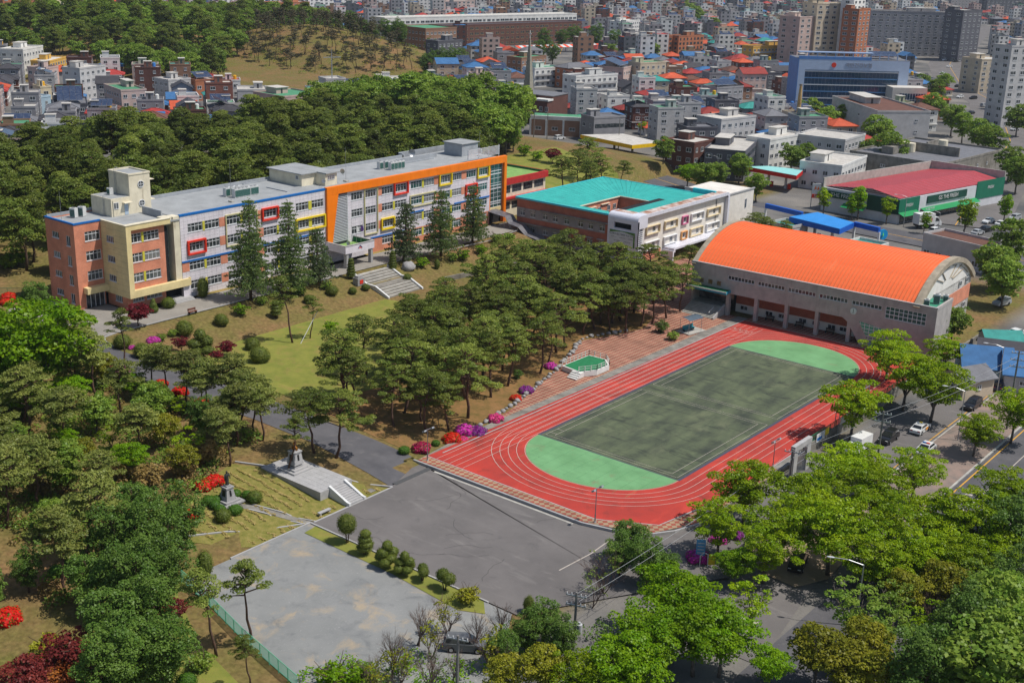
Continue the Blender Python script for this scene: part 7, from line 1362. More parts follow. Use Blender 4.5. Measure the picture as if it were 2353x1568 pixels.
# ---- supermarket
def market():
    z=7.0; l,n,r_=(Vector(G(*C1(*p),z)) for p in ((610,312),(1275,425),(2185,258))); q=l+r_-n
    r=thing('supermarket','green and white supermarket with red metal roof and green awnings','supermarket',((l.x+r_.x)/2,(l.y+r_.y)/2,0)); 
    poly=[(l.x,l.y),(n.x,n.y),(r_.x,r_.y),(q.x,q.y)]
    part(r,'wall',M('market_white',srgb(206,206,208),.05,.5,.6,coord='World'),lambda m:m.prism(poly,-1,z-.5))
    c=((l.x+r_.x)/2,(l.y+r_.y)/2); ins=lambda p,k:(c[0]+(p[0]-c[0])*k,c[1]+(p[1]-c[1])*k); P=[ins(p,.97) for p in poly]
    m1=((P[1][0]*.62+P[0][0]*.38),(P[1][1]*.62+P[0][1]*.38)); m2=((P[2][0]*.62+P[3][0]*.38),(P[2][1]*.62+P[3][1]*.38)); mr_=M('market_red_roof',srgb(172,70,76),.06,.4,.6,coord='World')
    for nm,(a,b,c1,d1,za,zb) in (('roof_slope',(P[1],P[2],m2,m1,z-.3,z+1.2)),('roof_slope',(m1,m2,P[3],P[0],z+1.2,z-.2))):
        part(r,nm,mr_,lambda m:[m.add([(a[0]+(b[0]-a[0])*i/20,a[1]+(b[1]-a[1])*i/20,za),(a[0]+(b[0]-a[0])*(i+.96)/20,a[1]+(b[1]-a[1])*(i+.96)/20,za),(d1[0]+(c1[0]-d1[0])*(i+.96)/20,d1[1]+(c1[1]-d1[1])*(i+.96)/20,zb),(d1[0]+(c1[0]-d1[0])*i/20,d1[1]+(c1[1]-d1[1])*i/20,zb)],[(0,1,2,3)]) for i in range(20)])
    part(r,'back_parapet',m_conc,lambda m:(m.bar((*poly[3],z+.6),(*poly[0],z+.6),(.4,3.0)),m.bar((*poly[2],z+.8),(*poly[3],z+.8),(.4,3.0))))
    mg_=M('market_green',srgb(24,110,84),.06,.6,.6,coord='World'); dk=M('market_dark_green',srgb(22,72,58),.06,.6,.6,coord='World')
    def along(a,b,t): return (a[0]+(b[0]-a[0])*t,a[1]+(b[1]-a[1])*t)
    A,B,D=poly[0],poly[1],poly[2]
    def band(a,b,t0,t1,z0,z1,mat,nm,out=.15):
        p,q_=along(a,b,t0),along(a,b,t1); d=Vector((q_[0]-p[0],q_[1]-p[1])).normalized(); no=Vector((d.y,-d.x)); 
        if no.dot(Vector((-p[0],-p[1])))<0: no=-no
        o=no*out/2; part(r,nm,mat,lambda m:m.bar((p[0]+o.x,p[1]+o.y,(z0+z1)/2),(q_[0]+o.x,q_[1]+o.y,(z0+z1)/2),(out,z1-z0))); return p,q_,no,math.atan2(d.y,d.x)
    band(B,D,0,.18,2.4,z-.4,mg_,'green_panel'); band(B,D,.72,1,2.4,z+.6,mg_,'green_panel'); p,q_,no,an=band(B,D,.25,.62,4.1,6.1,dk,'sign_board',.3)
    def sign(txt,sz,t,zz,a,b,mat,out=.36):
        p=along(a,b,t); d=Vector((b[0]-a[0],b[1]-a[1])).normalized(); no=Vector((d.y,-d.x)); no=no if no.dot(Vector((-p[0],-p[1])))>0 else -no
        if Vector((-no.y,no.x)).dot(d)<0: an=math.atan2(-d.y,-d.x)
        else: an=math.atan2(d.y,d.x)
        o=text_obj('sign_text',txt,sz,mat,(p[0]+no.x*out,p[1]+no.y*out,zz),(PI/2,0,an),r,.03)
    sign('GS THE FRESH',1.55,.44,5.1,B,D,m_white); sign('FRESH',1.2,.09,4.6,B,D,m_white,.2); sign('FRESH',1.2,.86,5.4,B,D,m_white,.2); band(A,B,.05,.45,4.0,5.8,dk,'sign_board',.3); sign('THE FRESH',1.5,.28,4.9,A,B,m_white)
    band(A,B,.6,1,2.4,z-.4,dk,'green_panel'); sign('GS THE FRESH',.7,.26,2.75,B,D,m_white,1.0)
    for a,b,t0,t1 in ((B,D,0,.16),(B,D,.2,.72),(A,B,.3,.6)):
        p,q_=along(a,b,t0),along(a,b,t1); d=Vector((q_[0]-p[0],q_[1]-p[1])).normalized(); no=Vector((d.y,-d.x)); no=no if no.dot(Vector((-p[0],-p[1])))>0 else -no
        part(r,'awning',M('awning_green',srgb(30,140,80),.06,1,.7),lambda m:m.add([(p[0],p[1],3.0),(q_[0],q_[1],3.0),(q_[0]+no.x*2,q_[1]+no.y*2,2.2),(p[0]+no.x*2,p[1]+no.y*2,2.2)],[(0,1,2,3)]))
    band(B,D,.02,.7,0,2.2,m_gl_dark,'shop_glass',.06)
    FOOT.append((c[0],c[1],28))
market()
# ---- petrol stations
def canopy(name,label,P4,z,mat_top,mat_edge,hh=1.0,cols=((.3,.5),(.7,.5)),txt=None):
    pts=[G(*p,z) for p in P4]; c=(sum(p[0] for p in pts)/4,sum(p[1] for p in pts)/4); r=thing(name,label,'petrol station',(c[0],c[1],0))
    poly=[(p[0],p[1]) for p in pts]; part(r,'canopy_top',mat_top,lambda m:m.prism([(c[0]+(x-c[0])*.985,c[1]+(y-c[1])*.985) for x,y in poly],z-.1,z)); part(r,'fascia',mat_edge,lambda m:m.prism(poly,z-hh,z-.1))
    for u,v in cols:
        x=(poly[0][0]*(1-u)+poly[1][0]*u)*(1-v)+(poly[3][0]*(1-u)+poly[2][0]*u)*v; y=(poly[0][1]*(1-u)+poly[1][1]*u)*(1-v)+(poly[3][1]*(1-u)+poly[2][1]*u)*v
        part(r,'column',m_white,lambda m:m.box(x-.3,x+.3,y-.3,y+.3,-.5,z-hh)); part(r,'fuel_pump',m_red if 'red' in label else m_yellow if 'yellow' in label else m_blue,lambda m:(m.box(x+.8,x+1.6,y-.3,y+.3,-.3,1.6),))
    FOOT.append((c[0],c[1],14)); return r,poly
ct=canopy('petrol_station','yellow-edged white petrol station canopy below the church hall',(B7(800,1168),B7(1250,1260),B7(1500,1235),B7(1170,1160)),5.5,mrf('pale'),M('station_yellow',srgb(240,196,20),.05,1,.5),1.3)
r,poly=canopy('petrol_station','red-edged petrol station canopy with pale teal top',(C1(-60,150),C1(380,230),C1(440,180),C1(130,145)),5.5,M('station_teal',srgb(150,212,206),.05,1,.5),M('station_red',srgb(206,40,34),.05,1,.5),1.3)
g=G(*C1(545,420),3); t=thing('price_sign','tall red and white petrol station sign at the road edge','sign',(g[0],g[1],0),R(35)); part_l(t,'post',m_metal,lambda m:(m.box(-1.3,-1.1,-.1,.1,-.5,7),m.box(1.1,1.3,-.1,.1,-.5,7))); part_l(t,'panel',m_white,lambda m:m.box(-1.2,1.2,-.15,.15,3.6,7)); part_l(t,'red_panel',m_red,lambda m:(m.box(-1.2,1.2,-.2,-.16,2.9,4.0),)); 
o=text_obj('sign_text','SK',1.0,m_white,(0,0,0),(PI/2,0,0),None,.02); o.parent=t; o.location=(0,-.23,3.45); o=text_obj('sign_text','Self',1.0,m_white,(poly[2][0]-.3,poly[2][1]-.7,5.0),(PI/2,0,R(40)),r,.02)
part_l(t,'emblem',M('emblem_orange',srgb(236,110,40),.05,2,.5),lambda m:(m.add([(-.7,-.17,5.2),(0,-.17,5.5),(-.3,-.17,6.5)],[(0,1,2)]),m.add([(.1,-.18,5.1),(.8,-.18,5.4),(.4,-.18,6.3)],[(0,1,2)])))
m_hb=M('station_blue',srgb(20,92,190),.05,1,.5); r,poly=canopy('petrol_station','bright blue petrol station canopy behind the gymnasium roof',(C1(315,585),C1(755,692),C1(880,635),C1(560,545)),5.5,M('station_blue_top',srgb(50,140,214),.05,.5,.5),m_hb,1.4)
for a,b in ((C1(115,480),C1(430,555)),(C1(885,640),C1(1100,690))):
    p,q_=G(*a,5.2),G(*b,5.2); part(r,'blue_beam',m_hb,lambda m:m.bar((p[0],p[1],4.9),(q_[0],q_[1],4.9),(.8,1.2))); 
    for e in (p,q_): part(r,'beam_post',m_white,lambda m:m.box(e[0]-.25,e[0]+.25,e[1]-.25,e[1]+.25,-.5,4.3))
p=G(*C1(1125,738),3.6); part(r,'round_logo',M('logo_blue',srgb(20,150,210),.05,2,.5),lambda m:m.tube([(p[0],p[1],3.6),(p[0]+.35,p[1]-.2,3.6)],1.3,18)); part(r,'logo_mark',M('logo_green',srgb(120,230,80),.05,2,.5),lambda m:m.add([(p[0]+.4,p[1]-.23-.5,4.4),(p[0]+.4,p[1]-.23,3.7),(p[0]+.4,p[1]+.4,4.3),(p[0]+.4,p[1]+.4,2.9),(p[0]+.4,p[1]-.23,3.5),(p[0]+.4,p[1]-.6,2.9)],[(0,1,2,3,4,5)]))
lm('small station kiosk with teal flat roof behind the gymnasium',C1(800,820),C1(1060,870),C1(1175,835),3.8,1,'white','teal',rs=T,pent=False,mind=6)
lm('small turquoise-roofed kiosk left of the blue canopy',C1(180,640),C1(340,690),C1(480,660),3.8,1,'pale grey','teal',rs=T,pent=False,mind=6)
lm('low grey building with dark glass fronts right of the gymnasium ridge',C1(1465,752),C1(2000,870),C1(2180,830),5.5,1,'pale grey','brown',rs=T,pent=False,fh=5.2,glassband=True,mind=14)
# ---- sheds beside the right street
for L,N,Rr,z,wc,rc,l in (((2200,800),(2215,838),(2330,848),3.0,'pale blue','blue','blue corrugated shed roof at the right edge, left part'),((2235,775),(2250,800),(2352,812),3.4,'grey','dark grey','long black-tiled house roof at the right edge'),((2240,755),(2270,772),(2352,775),3.6,'pale grey','teal','pale teal roofed shed beyond the black-tiled house'),((2195,850),(2215,880),(2285,868),2.6,'beige','grey','old weathered shed roof beside the street wall'),((2300,810),(2310,850),(2400,860),3.4,'pale grey','blue','blue corrugated shed roof cut by the right edge')):
    lm(l,L,N,Rr,z,1,wc,rc,'gable',mind=5,rs=T,cat='shed',name='shed',win=(.9,.8),wsp=6,fh=2.4)
# ---- striped market canopy
a,b=G(*B7(232,405),4),G(*B7(985,385),4); r=thing('striped_canopy','long orange and white striped awning before the dark brown school','awning',(a[0],a[1],0)); n=26
for i in range(n):
    p=[a[k]+(b[k]-a[k])*i/n for k in (0,1)]; q_=[a[k]+(b[k]-a[k])*(i+1)/n for k in (0,1)]; d=Vector((b[0]-a[0],b[1]-a[1])).normalized(); no=Vector((d.y,-d.x)); no=no if no.dot(Vector((-a[0],-a[1])))>0 else -no
    part(r,'stripe',[M('stripe_orange',srgb(232,84,50),.05,1,.7),m_white][i%2],lambda m:m.add([(p[0],p[1],4.5),(q_[0],q_[1],4.5),(q_[0]+no.x*5,q_[1]+no.y*5,3.2),(p[0]+no.x*5,p[1]+no.y*5,3.2)],[(0,1,2,3)]))
for i in range(0,n+1,5): p=[a[k]+(b[k]-a[k])*i/n for k in (0,1)]; part(r,'post',m_metal,lambda m:m.box(p[0]-.15,p[0]+.15,p[1]-.15,p[1]+.15,-1,4.5))
FOOT+= [(a[0]+(b[0]-a[0])*t,a[1]+(b[1]-a[1])*t,12) for t in (.1,.3,.5,.7,.9)]
# chimney
g=G(1828,318,0); r=thing('tall_chimney','tall tapering gold-brown chimney beside the white office','chimney',(g[0],g[1],0)); part_l(r,'shaft',M('chimney_tile',srgb(190,160,104),.15,1,.8),lambda m:m.tube([(0,0,-.5),(0,0,16),(0,0,20)],[1.0,.75,.5],12)); part_l(r,'cap',m_conc_d,lambda m:m.cyl((0,0),.65,20,20.6,12))
g=G(1150+8,50,0); 
# ---- ordinary houses on a street grid
ROADS=[((-60,300),(-170,312),(-215,332),(-300,368),(-380,410)),((-110,330),(-150,500),(-195,620),(-240,695),(-285,800),(-335,954),(-420,1250)),((-300,368),(-330,430),(-420,560),(-560,760))]
def road_d(x,y):
    b=1e9
    for Rd in ROADS:
        for (ax,ay),(bx,by) in zip(Rd,Rd[1:]):
            t=max(0,min(1,((x-ax)*(bx-ax)+(y-ay)*(by-ay))/((bx-ax)**2+(by-ay)**2))); b=min(b,math.hypot(x-ax-(bx-ax)*t,y-ay-(by-ay)*t)-(19 if Rd is ROADS[1] else 7 if Rd is ROADS[0] else 5))
    return b
for Rd,wd,nm in zip(ROADS,(13,26,8),('petrol_station_road','avenue','town_street')):
    mb=MB(); strip_mb(mb,Rd,wd,.06); tag(mb.build(nm,m_asph_d if wd<20 else m_asph),kind='structure')
    o=bpy.data.objects[nm]; mb=MB(); strip_mb(mb,Rd,.25,.075); mb.build('centre_line',m_yel,o)
cand=[]; e1=Vector((math.cos(R(55)),math.sin(R(55)))); e2=Vector((-e1.y,e1.x)); TH=random.Random(3)
for i in range(-60,170):
    for j in range(-100,120):
        p=e1*(i*13.2+(i//3)*3.5)+e2*(j*12.2+(j//2)*4.2)+Vector((TH.uniform(-1,1),TH.uniform(-1,1))); x,y=p
        if x>-60 or y<150: continue
        u,v,q=PX((x,y,3))
        if q<0 or not(-40<u<2400) or v<-16 or v>470: continue
        if y<345-(x+150)*.02 and x>-338: continue
        if inpoly(x,y,[(-213,60),(-213,214),(-238,290),(-262,345),(-300,352),(-352,352),(-352,60)]): continue
        if road_d(x,y)<8: continue
        if 545<u<985 and 95<v<214: continue
        if h(x,y)>2.5 or inpoly(x,y,HILLW) : continue
        if any((x-a)**2+(y-b)**2<(c+6.5)**2 for a,b,c in FOOT): continue
        cand.append((math.hypot(x,y),x,y,u,v))
cand.sort()
ST=[('hip','teal'),('hip','blue'),('gable','orange'),('flat','teal'),('hip','orange'),('hip','red'),('hip','dark red'),('hip','orange'),('hip','blue'),('hip','dark grey'),('hip','grey'),('flat','grey'),('gable','dark grey'),('hip','brown'),('gable','dark grey'),('gable','blue'),('flat','green'),('flat','pale'),('flat','grey'),('flat','pale'),('flat','green'),('hip','red')]
WL=['white','pale grey','grey','beige','pale grey','dark brick','brown','pink-grey','white','red brick','slate grey','pale grey','grey','white','grey']
LMK=[((1235,230),'church spire'),((1365,195),'white apartment block'),((1470,160),'beige apartment block'),((1690,200),'curved solar hall'),((1950,180),'blue office'),((1400,325),'yellow petrol station'),((1675,285),'wide grey balustrade office'),((1130,80),'long brown school'),((1545,95),'orange-brick apartment pair'),((1760,125),'yellow apartment block'),((700,130),'grassy hill'),((1250,105),'striped awning'),((1040,135),'dark slate-clad block'),((2190,140),'avenue'),((150,110),'wooded hill'),((180,170),'grey apartment house of the left village'),((450,165),'big solar array'),((1600,60),'far town trees'),((1900,60),'hospital'),((2120,55),'far colourful school'),((40,200),'left edge'),((280,215),'forest edge'),((620,200),'green rooftop building'),((760,200),'tiled antenna tower'),((1850,280),'gold chimney'),((1560,200),'low solar field'),((1450,245),'red house roofs')]
used={}
near=cand[:250]; far=cand[250:]
for dist,x,y,u,v in near:
    st,rc=TH.choice(ST); fl=TH.choice((1,2,2,2,3)) if st!='flat' else TH.choice((2,3,3,4)); wc=TH.choice(WL); w_=TH.uniform(8.5,11.5); d_=TH.uniform(7.5,10)
    sol=TH.random()<.2; tk_=TH.choice((None,None,None,'yellow','blue','white')) if st=='flat' else None
    k=min(LMK,key=lambda q:(q[0][0]-u)**2+3*(q[0][1]-v)**2); dx,dy=u-k[0][0],v-k[0][1]; rel='left of' if dx<-abs(dy)*2 else 'right of' if dx>abs(dy)*2 else 'above' if dy<0 else 'below'
    base='%s %s house, %s %s roof%s%s %s %s'%(['','one-storey','two-storey','three-storey','four-storey'][fl],wc,rc,{'hip':'hipped','gable':'gabled','flat':'flat'}[st],', solar' if sol else '',', %s tank'%tk_ if tk_ and not sol else '',rel,k[1])
    if len(base.split())>14: base=base.replace(', solar','')
    nn=used.get(base,0); used[base]=nn+1
    lab=base if nn==0 else base+[', farther one',', farthest one',', last one'][min(nn-1,2)]
    if len(lab.split())>16: lab=lab.replace(' hipped','').replace(' flat','').replace(' gabled','')
    house(x,y,w_,d_,R(55)+TH.choice((0,0,PI/2))+TH.uniform(-.06,.06),fl,wc,rc,st,lab,group='houses of the town',solar=sol,tank=tk_,rs=TH,wsp=3.4)
# remaining far houses: one mass, real walls, roofs and windows
fm=MB(); WL2=['white','pale grey','grey','beige','pale grey','white','pink-grey','grey','brown','slate grey','white','dark brick']; wk=list(dict.fromkeys(WL2)); rk=list(ROOFC); NW,NR=len(wk),len(rk)
for dist,x,y,u,v in far:
    if TH.random()<.12: continue
    st,rc=TH.choice(ST); big=TH.random()<(.12 if dist<800 else .2); fl=TH.choice((1,2,2,3)) if not big else TH.choice((4,5,6)); w_=TH.uniform(8,11.5); d_=TH.uniform(7,9.5); H=fl*2.8+.3; a=R(55)+TH.choice((0,PI/2))+TH.uniform(-.08,.08); c,s=math.cos(a),math.sin(a); X,Y=w_/2,d_/2; wi=wk.index(TH.choice(WL2)); ri=NW+rk.index(rc)
    if big: st='flat'
    z0=h(x,y)-.2; TR=lambda p:(x+p[0]*c-p[1]*s,y+p[0]*s+p[1]*c,z0+p[2]); t=MB(); t.box(-X,X,-Y,Y,-1,H,wi)
    if st=='flat': t.box(-X+.2,X-.2,-Y+.2,Y-.2,H,H+.1,ri); t.box(-X,X,-Y,-Y+.2,H,H+.7,wi); t.box(X-.2,X,-Y+.2,Y,H,H+.7,wi); t.box(-X*.3,X*.4,0,Y*.8,H+.1,H+2.4,wi); t.box(-X*.34,X*.44,-.1,Y*.85,H+2.4,H+2.5,NW+rk.index('pale'))
    else:
        rh=2.1; o=.5; rl=max(.5,X-Y) if st=='hip' else X+o; t.add([(-X-o,-Y-o,H-.05),(X+o,-Y-o,H-.05),(X+o,Y+o,H-.05),(-X-o,Y+o,H-.05),(-rl,0,H+rh),(rl,0,H+rh)],[(0,1,5,4),(1,2,5),(2,3,4,5),(3,0,4)],ri)
    for k in faces_vis(x,y,a):
        ln=w_ if k in (0,2) else d_; n=max(2,int(ln/3.2))
        for f in range(fl):
            for i in range(n):
                uu=-ln/2+ln*(i+.5)/n; z=f*2.9+1; e=.04
                if k==0: t.box(uu-.75,uu+.75,-Y-e,-Y,z,z+1.3,NW+NR)
                elif k==1: t.box(X,X+e,uu-.75,uu+.75,z,z+1.3,NW+NR)
                elif k==2: t.box(uu-.75,uu+.75,Y,Y+e,z,z+1.3,NW+NR)
                else: t.box(-X-e,-X,uu-.75,uu+.75,z,z+1.3,NW+NR)
    if TH.random()<.14: zz=H+.6; t.add([(-X*.7,-Y*.6,zz),(X*.7,-Y*.6,zz),(X*.7,Y*.5,zz+1.9),(-X*.7,Y*.5,zz+1.9)],[(0,1,2,3)],NW+NR+1)
    fm.v+= [] ; n0=len(fm.v); fm.v+=[TR(p) for p in t.v]; fm.f+=[tuple(i+n0 for i in f) for f in t.f]; fm.m+=t.m
o=fm.build('far_town',[mw(k) for k in wk]+[mrf(k) for k in rk]+[m_twin,m_solar]); tag(o,'dense far town of small houses and blocks spreading to the top of the view','town',kind='stuff')
print('HOUSES',len(near),len(far),len(fm.f))
# ================================================================= vehicles
m_tyre=M('tyre_rubber',(.02,.02,.02),.1,3,.9); m_rim=M('wheel_rim',(.5,.5,.52),.05,3,.3,metal=.7); m_cgl=M_glass('car_glass',(.015,.018,.02),.05,.1); m_lamp=M('headlamp',(.8,.8,.78),.03,3,.2); m_tail=M('tail_lamp',srgb(150,16,16),.05,3,.3)
def paint(n,c): return M('car_paint_'+n,c,.03,2,.28,spec=.6)
def wheel_meshes():
    t=MB(); t.tube([(0,-.11,0),(0,.11,0)],.33,16); r=MB(); r.tube([(0,-.125,0),(0,.125,0)],.2,12); return t.mesh('tyre',m_tyre),r.mesh('rim',m_rim)
WH_T,WH_R=wheel_meshes()
def loft(mb,prof,hw,tops,m=0):
    """side profile (x,z) list, half width per point"""
    n=len(prof); L=[(x,-w_,z) for (x,z),w_ in zip(prof,hw)]; Rr=[(x,w_,z) for (x,z),w_ in zip(prof,hw)]
    mb.add(L+Rr,[(i,(i+1)%n,n+(i+1)%n,n+i) for i in range(n)]+[tuple(range(n))[::-1],tuple(range(n,2*n))],m)
CARM={}
def car_parts(kind,col,cn):
    k=(kind,cn)
    if k in CARM: return CARM[k]
    b=MB(); g=MB(); L=2.3 if kind!='suv' else 2.35; hh=.0 if kind=='sedan' else .22
    loft(b,[(-L,.32),(-L+.05,.78+hh*.4),(-L+.35,.92+hh*.5),(-1.3,.95+hh*.5),(.95,.95+hh*.5),(1.95,.82+hh*.5),(L-.02,.66+hh*.3),(L,.3),(1.9,.22),(-1.9,.22)],[.84,.86,.88,.9,.9,.87,.8,.8,.84,.84],0)
    rear=-1.75 if kind=='sedan' else -2.15
    cab=[(rear,.93+hh*.5),(rear+(.55 if kind=='sedan' else .2),1.4+hh),(-.1,1.46+hh),(.35,1.4+hh),(1.15,.93+hh*.5)]; loft(b,cab,[.84,.66,.66,.66,.84],0)
    # glass: proud strips on the cabin
    def gl(p,q,w1,w2,ins=.012): pass
    (x0,z0),(x1,z1),(x2,z2),(x3,z3),(x4,z4)=cab; e=.012
    for s in (-1,1):
        y=lambda z:s*(.84-(.18)*(z-z0)/(z1-z0)+e)
        za,zb=z0+.07,z1-.07; f=lambda xa,xb,z:xa+(xb-xa)*(z-z0)/(z1-z0)
        g.add([(f(x0,x1,za)+.12,y(za),za),(f(x4,x3,za)-.12,y(za),za),(f(x4,x3,zb)-.06,y(zb),zb),(f(x0,x1,zb)+.08,y(zb),zb)],[(0,1,2,3)])
    for (xa,za_,xb,zb_) in ((x4,z4,x3,z3),(x0,z0,x1,z1)):
        t0,t1=.14,.9; d=Vector((zb_-za_,0,-(xb-xa))).normalized()*.014; d=d if d.z>0 else -d
        P_=lambda t:(xa+(xb-xa)*t+d.x,za_+(zb_-za_)*t+d.z); (ax,az),(bx,bz)=P_(t0),P_(t1); g.add([(ax,-.72,az),(ax,.72,az),(bx,.6,bz),(bx,-.6,bz)],[(0,1,2,3)])
    hl=MB(); hl.box(-.06,.03,-.18,.18,-.06,.07); tl=MB(); tl.box(-.03,.04,-.2,.2,-.07,.08)
    CARM[k]=dict(body=b.mesh('body',col),glass=g.mesh('windows',m_cgl),hl=hl.mesh('headlight',m_lamp),tl=tl.mesh('tail_light',m_tail),L=L,hh=hh); return CARM[k]
def car(kind,col,cn,loc,rz,label,group=None,small=False,name='car',cat='car'):
    p=car_parts(kind,col,cn); r=thing('parked_'+name if not small else name,label,cat,loc,rz,group)
    obj('body',p['body'],r,world=False); obj('windows',p['glass'],r,world=False)
    if small: 
        for x in (-1.38,1.38):
            for y in (-.8,.8): obj('wheel',WH_T,r,(x,y,.33),world=False)
        return r
    for x in (-1.38,1.38):
        for y in (-.8,.8): w_=obj('wheel',WH_T,r,(x,y,.33),world=False); obj('rim',WH_R,w_,world=False)
    for y in (-.58,.58): obj('headlight',p['hl'],r,(p['L']-.06,y,.66+p['hh']*.4),world=False); obj('tail_light',p['tl'],r,(-p['L']+.05,y,.74+p['hh']*.4),world=False)
    return r
cw_=paint('white',(.72,.72,.7)); cb=paint('black',(.012,.012,.014)); cg=paint('silver',(.42,.43,.44)); cr_=paint('red',srgb(150,20,40)); cbl=paint('navy',srgb(34,46,78)); cgr=paint('grey',(.14,.145,.15))
ZS=-.53
def atg(px,py,z): g=G(px,py,z); return (g[0],g[1],z)
t=car('sedan',cw_,'white',atg(2113,990,ZS),R(90),'white taxi with orange markings parked along the school wall'); part_l(t,'taxi_lamp',m_yellow,lambda m:m.box(-.25,.05,-.2,.2,1.46,1.6)); part_l(t,'door_marking',M('taxi_orange',srgb(232,150,40),.05,2,.5),lambda m:[m.box(-.1,.8,s*.9-.01 if s>0 else -.915,s*.915 if s>0 else -.9+.01,.45,.85) for s in (-1,1)])
car('suv',cb,'black',atg(2040,1012,ZS),R(-90),'black car between the white truck and the taxi'); car('suv',cb,'black',atg(2233,936,ZS),R(-92),'black off-road car parked beyond the taxi'); car('suv',cbl,'navy',atg(2300,893,ZS),R(90),'navy car farthest along the wall, half hidden by leaves')
t=car('sedan',cw_,'white',atg(2125,1038,ZS),R(-90),'white patrol car with light bar half under the street tree',name='patrol_car'); part_l(t,'light_bar',m_blue,lambda m:m.box(-.1,.12,-.55,-.02,1.47,1.6)); part_l(t,'light_bar',m_red,lambda m:m.box(-.1,.12,.02,.55,1.47,1.6)); part_l(t,'side_stripe',M('patrol_blue',srgb(30,60,150),.05,2,.4),lambda m:m.box(1.2,2.1,-.8,.8,.9,.935))
car('sedan',cb,'black',atg(1832,1300,-.46),R(-75),'black sedan in the shade of the gate trees'); car('suv',cgr,'grey',atg(1068,1490,-.3),R(35),'dark grey car behind the bare shrubs at the bottom of the gravel lot'); car('sedan',cr_,'red',atg(1262,413,2.2),R(20),'small red car on the lawn behind the red-banded annex')
def truck(loc,rz,label,s=1.0):
    r=thing('box_truck',label,'truck',loc,rz,None,s); part_l(r,'cargo_box',M('truck_white',(.74,.73,.7),.04,1,.5),lambda m:m.box(-2.7,.7,-.9,.9,.75,2.65)); part_l(r,'cab',cw_,lambda m:loft(m,[(.8,.45),(.8,1.95),(1.5,1.95),(2.05,1.3),(2.3,1.1),(2.35,.45)],[.85,.78,.78,.85,.86,.86],0)); part_l(r,'windscreen',m_cgl,lambda m:m.add([(2.07,-.76,1.32),(2.07,.76,1.32),(1.56,.7,1.9),(1.56,-.7,1.9)],[(0,1,2,3)])); part_l(r,'side_window',m_cgl,lambda m:[m.add([(.95,s_*.865,1.25),(1.85,s_*.875,1.25),(1.45,s_*.8,1.85),(.95,s_*.8,1.85)],[(0,1,2,3)]) for s_ in (-1,1)]); part_l(r,'chassis',m_dark,lambda m:m.box(-2.6,2.0,-.7,.7,.4,.75))
    part_l(r,'side_print',M('truck_pink',srgb(216,150,150),.2,3,.7),lambda m:m.box(-2.2,.2,-.915,-.902,1.3,1.9))
    for x in (-1.7,1.55):
        for y in (-.75,.75): w_=obj('wheel',WH_T,r,(x,y,.33),world=False); obj('rim',WH_R,w_,world=False)
    for y in (-.6,.6): part_l(r,'headlight',m_lamp,lambda m:m.box(2.33,2.37,y-.15,y+.15,.7,.9))
truck(atg(1968,1040,ZS),R(-95),'small white box truck parked beside the school gate'); truck(atg(2130,522,0),R(60),'white refrigerated truck unloading before the supermarket',1.5)
# cars seen small: market lot and avenue
FC=[(2270,512,'white'),(2300,518,'white'),(2245,538,'silver'),(2265,530,'black'),(2330,505,'silver'),(2150,535,'white'),(2000,495,'black'),(1960,487,'black'),(2060,508,'black'),(2205,225,'white'),(2235,228,'black'),(2260,245,'silver'),(2230,262,'black'),(2275,282,'white'),(2290,275,'navy'),(2310,290,'black'),(2330,300,'silver'),(2200,200,'black'),(2225,205,'white'),(2180,155,'white'),(2165,170,'white'),(2158,185,'silver'),(2186,130,'white'),(2176,118,'silver'),(2170,140,'white'),(2205,110,'black'),(2195,143,'black'),(1935,262,'white'),(1960,268,'red'),(1975,270,'white'),(2300,700,'silver'),(2335,770,'white'),(1265,305,'white'),(1285,320,'white'),(1900,425,'white')]
cols={'white':cw_,'black':cb,'silver':cg,'red':cr_,'navy':cbl}
def cwhere(px,py):
    L_=[((2275,518),'in the supermarket parking lot'),((2000,495),'before the supermarket side'),((2230,220),'at the avenue junction'),((2290,285),'on the near part of the avenue'),((2175,140),'parked along the far avenue'),((1955,266),'beside the blue office trees'),((2300,700),'in the yard right of the gymnasium'),((2335,770),'beside the teal shed roof'),((1275,312),'on the street below the church'),((1900,425),'at the red petrol station'),((2150,535),'on the road before the supermarket')]
    return min(L_,key=lambda q:(q[0][0]-px)**2+(q[0][1]-py)**2)[1]
for px,py,c in FC: car('sedan' if rs.random()<.6 else 'suv',cols[c],c,atg(px,py,.08),R(78)+rs.choice((0,PI))+rs.uniform(-.1,.1),uniq('%s car %s'%(c,cwhere(px,py)),px),'cars in the town streets',True)
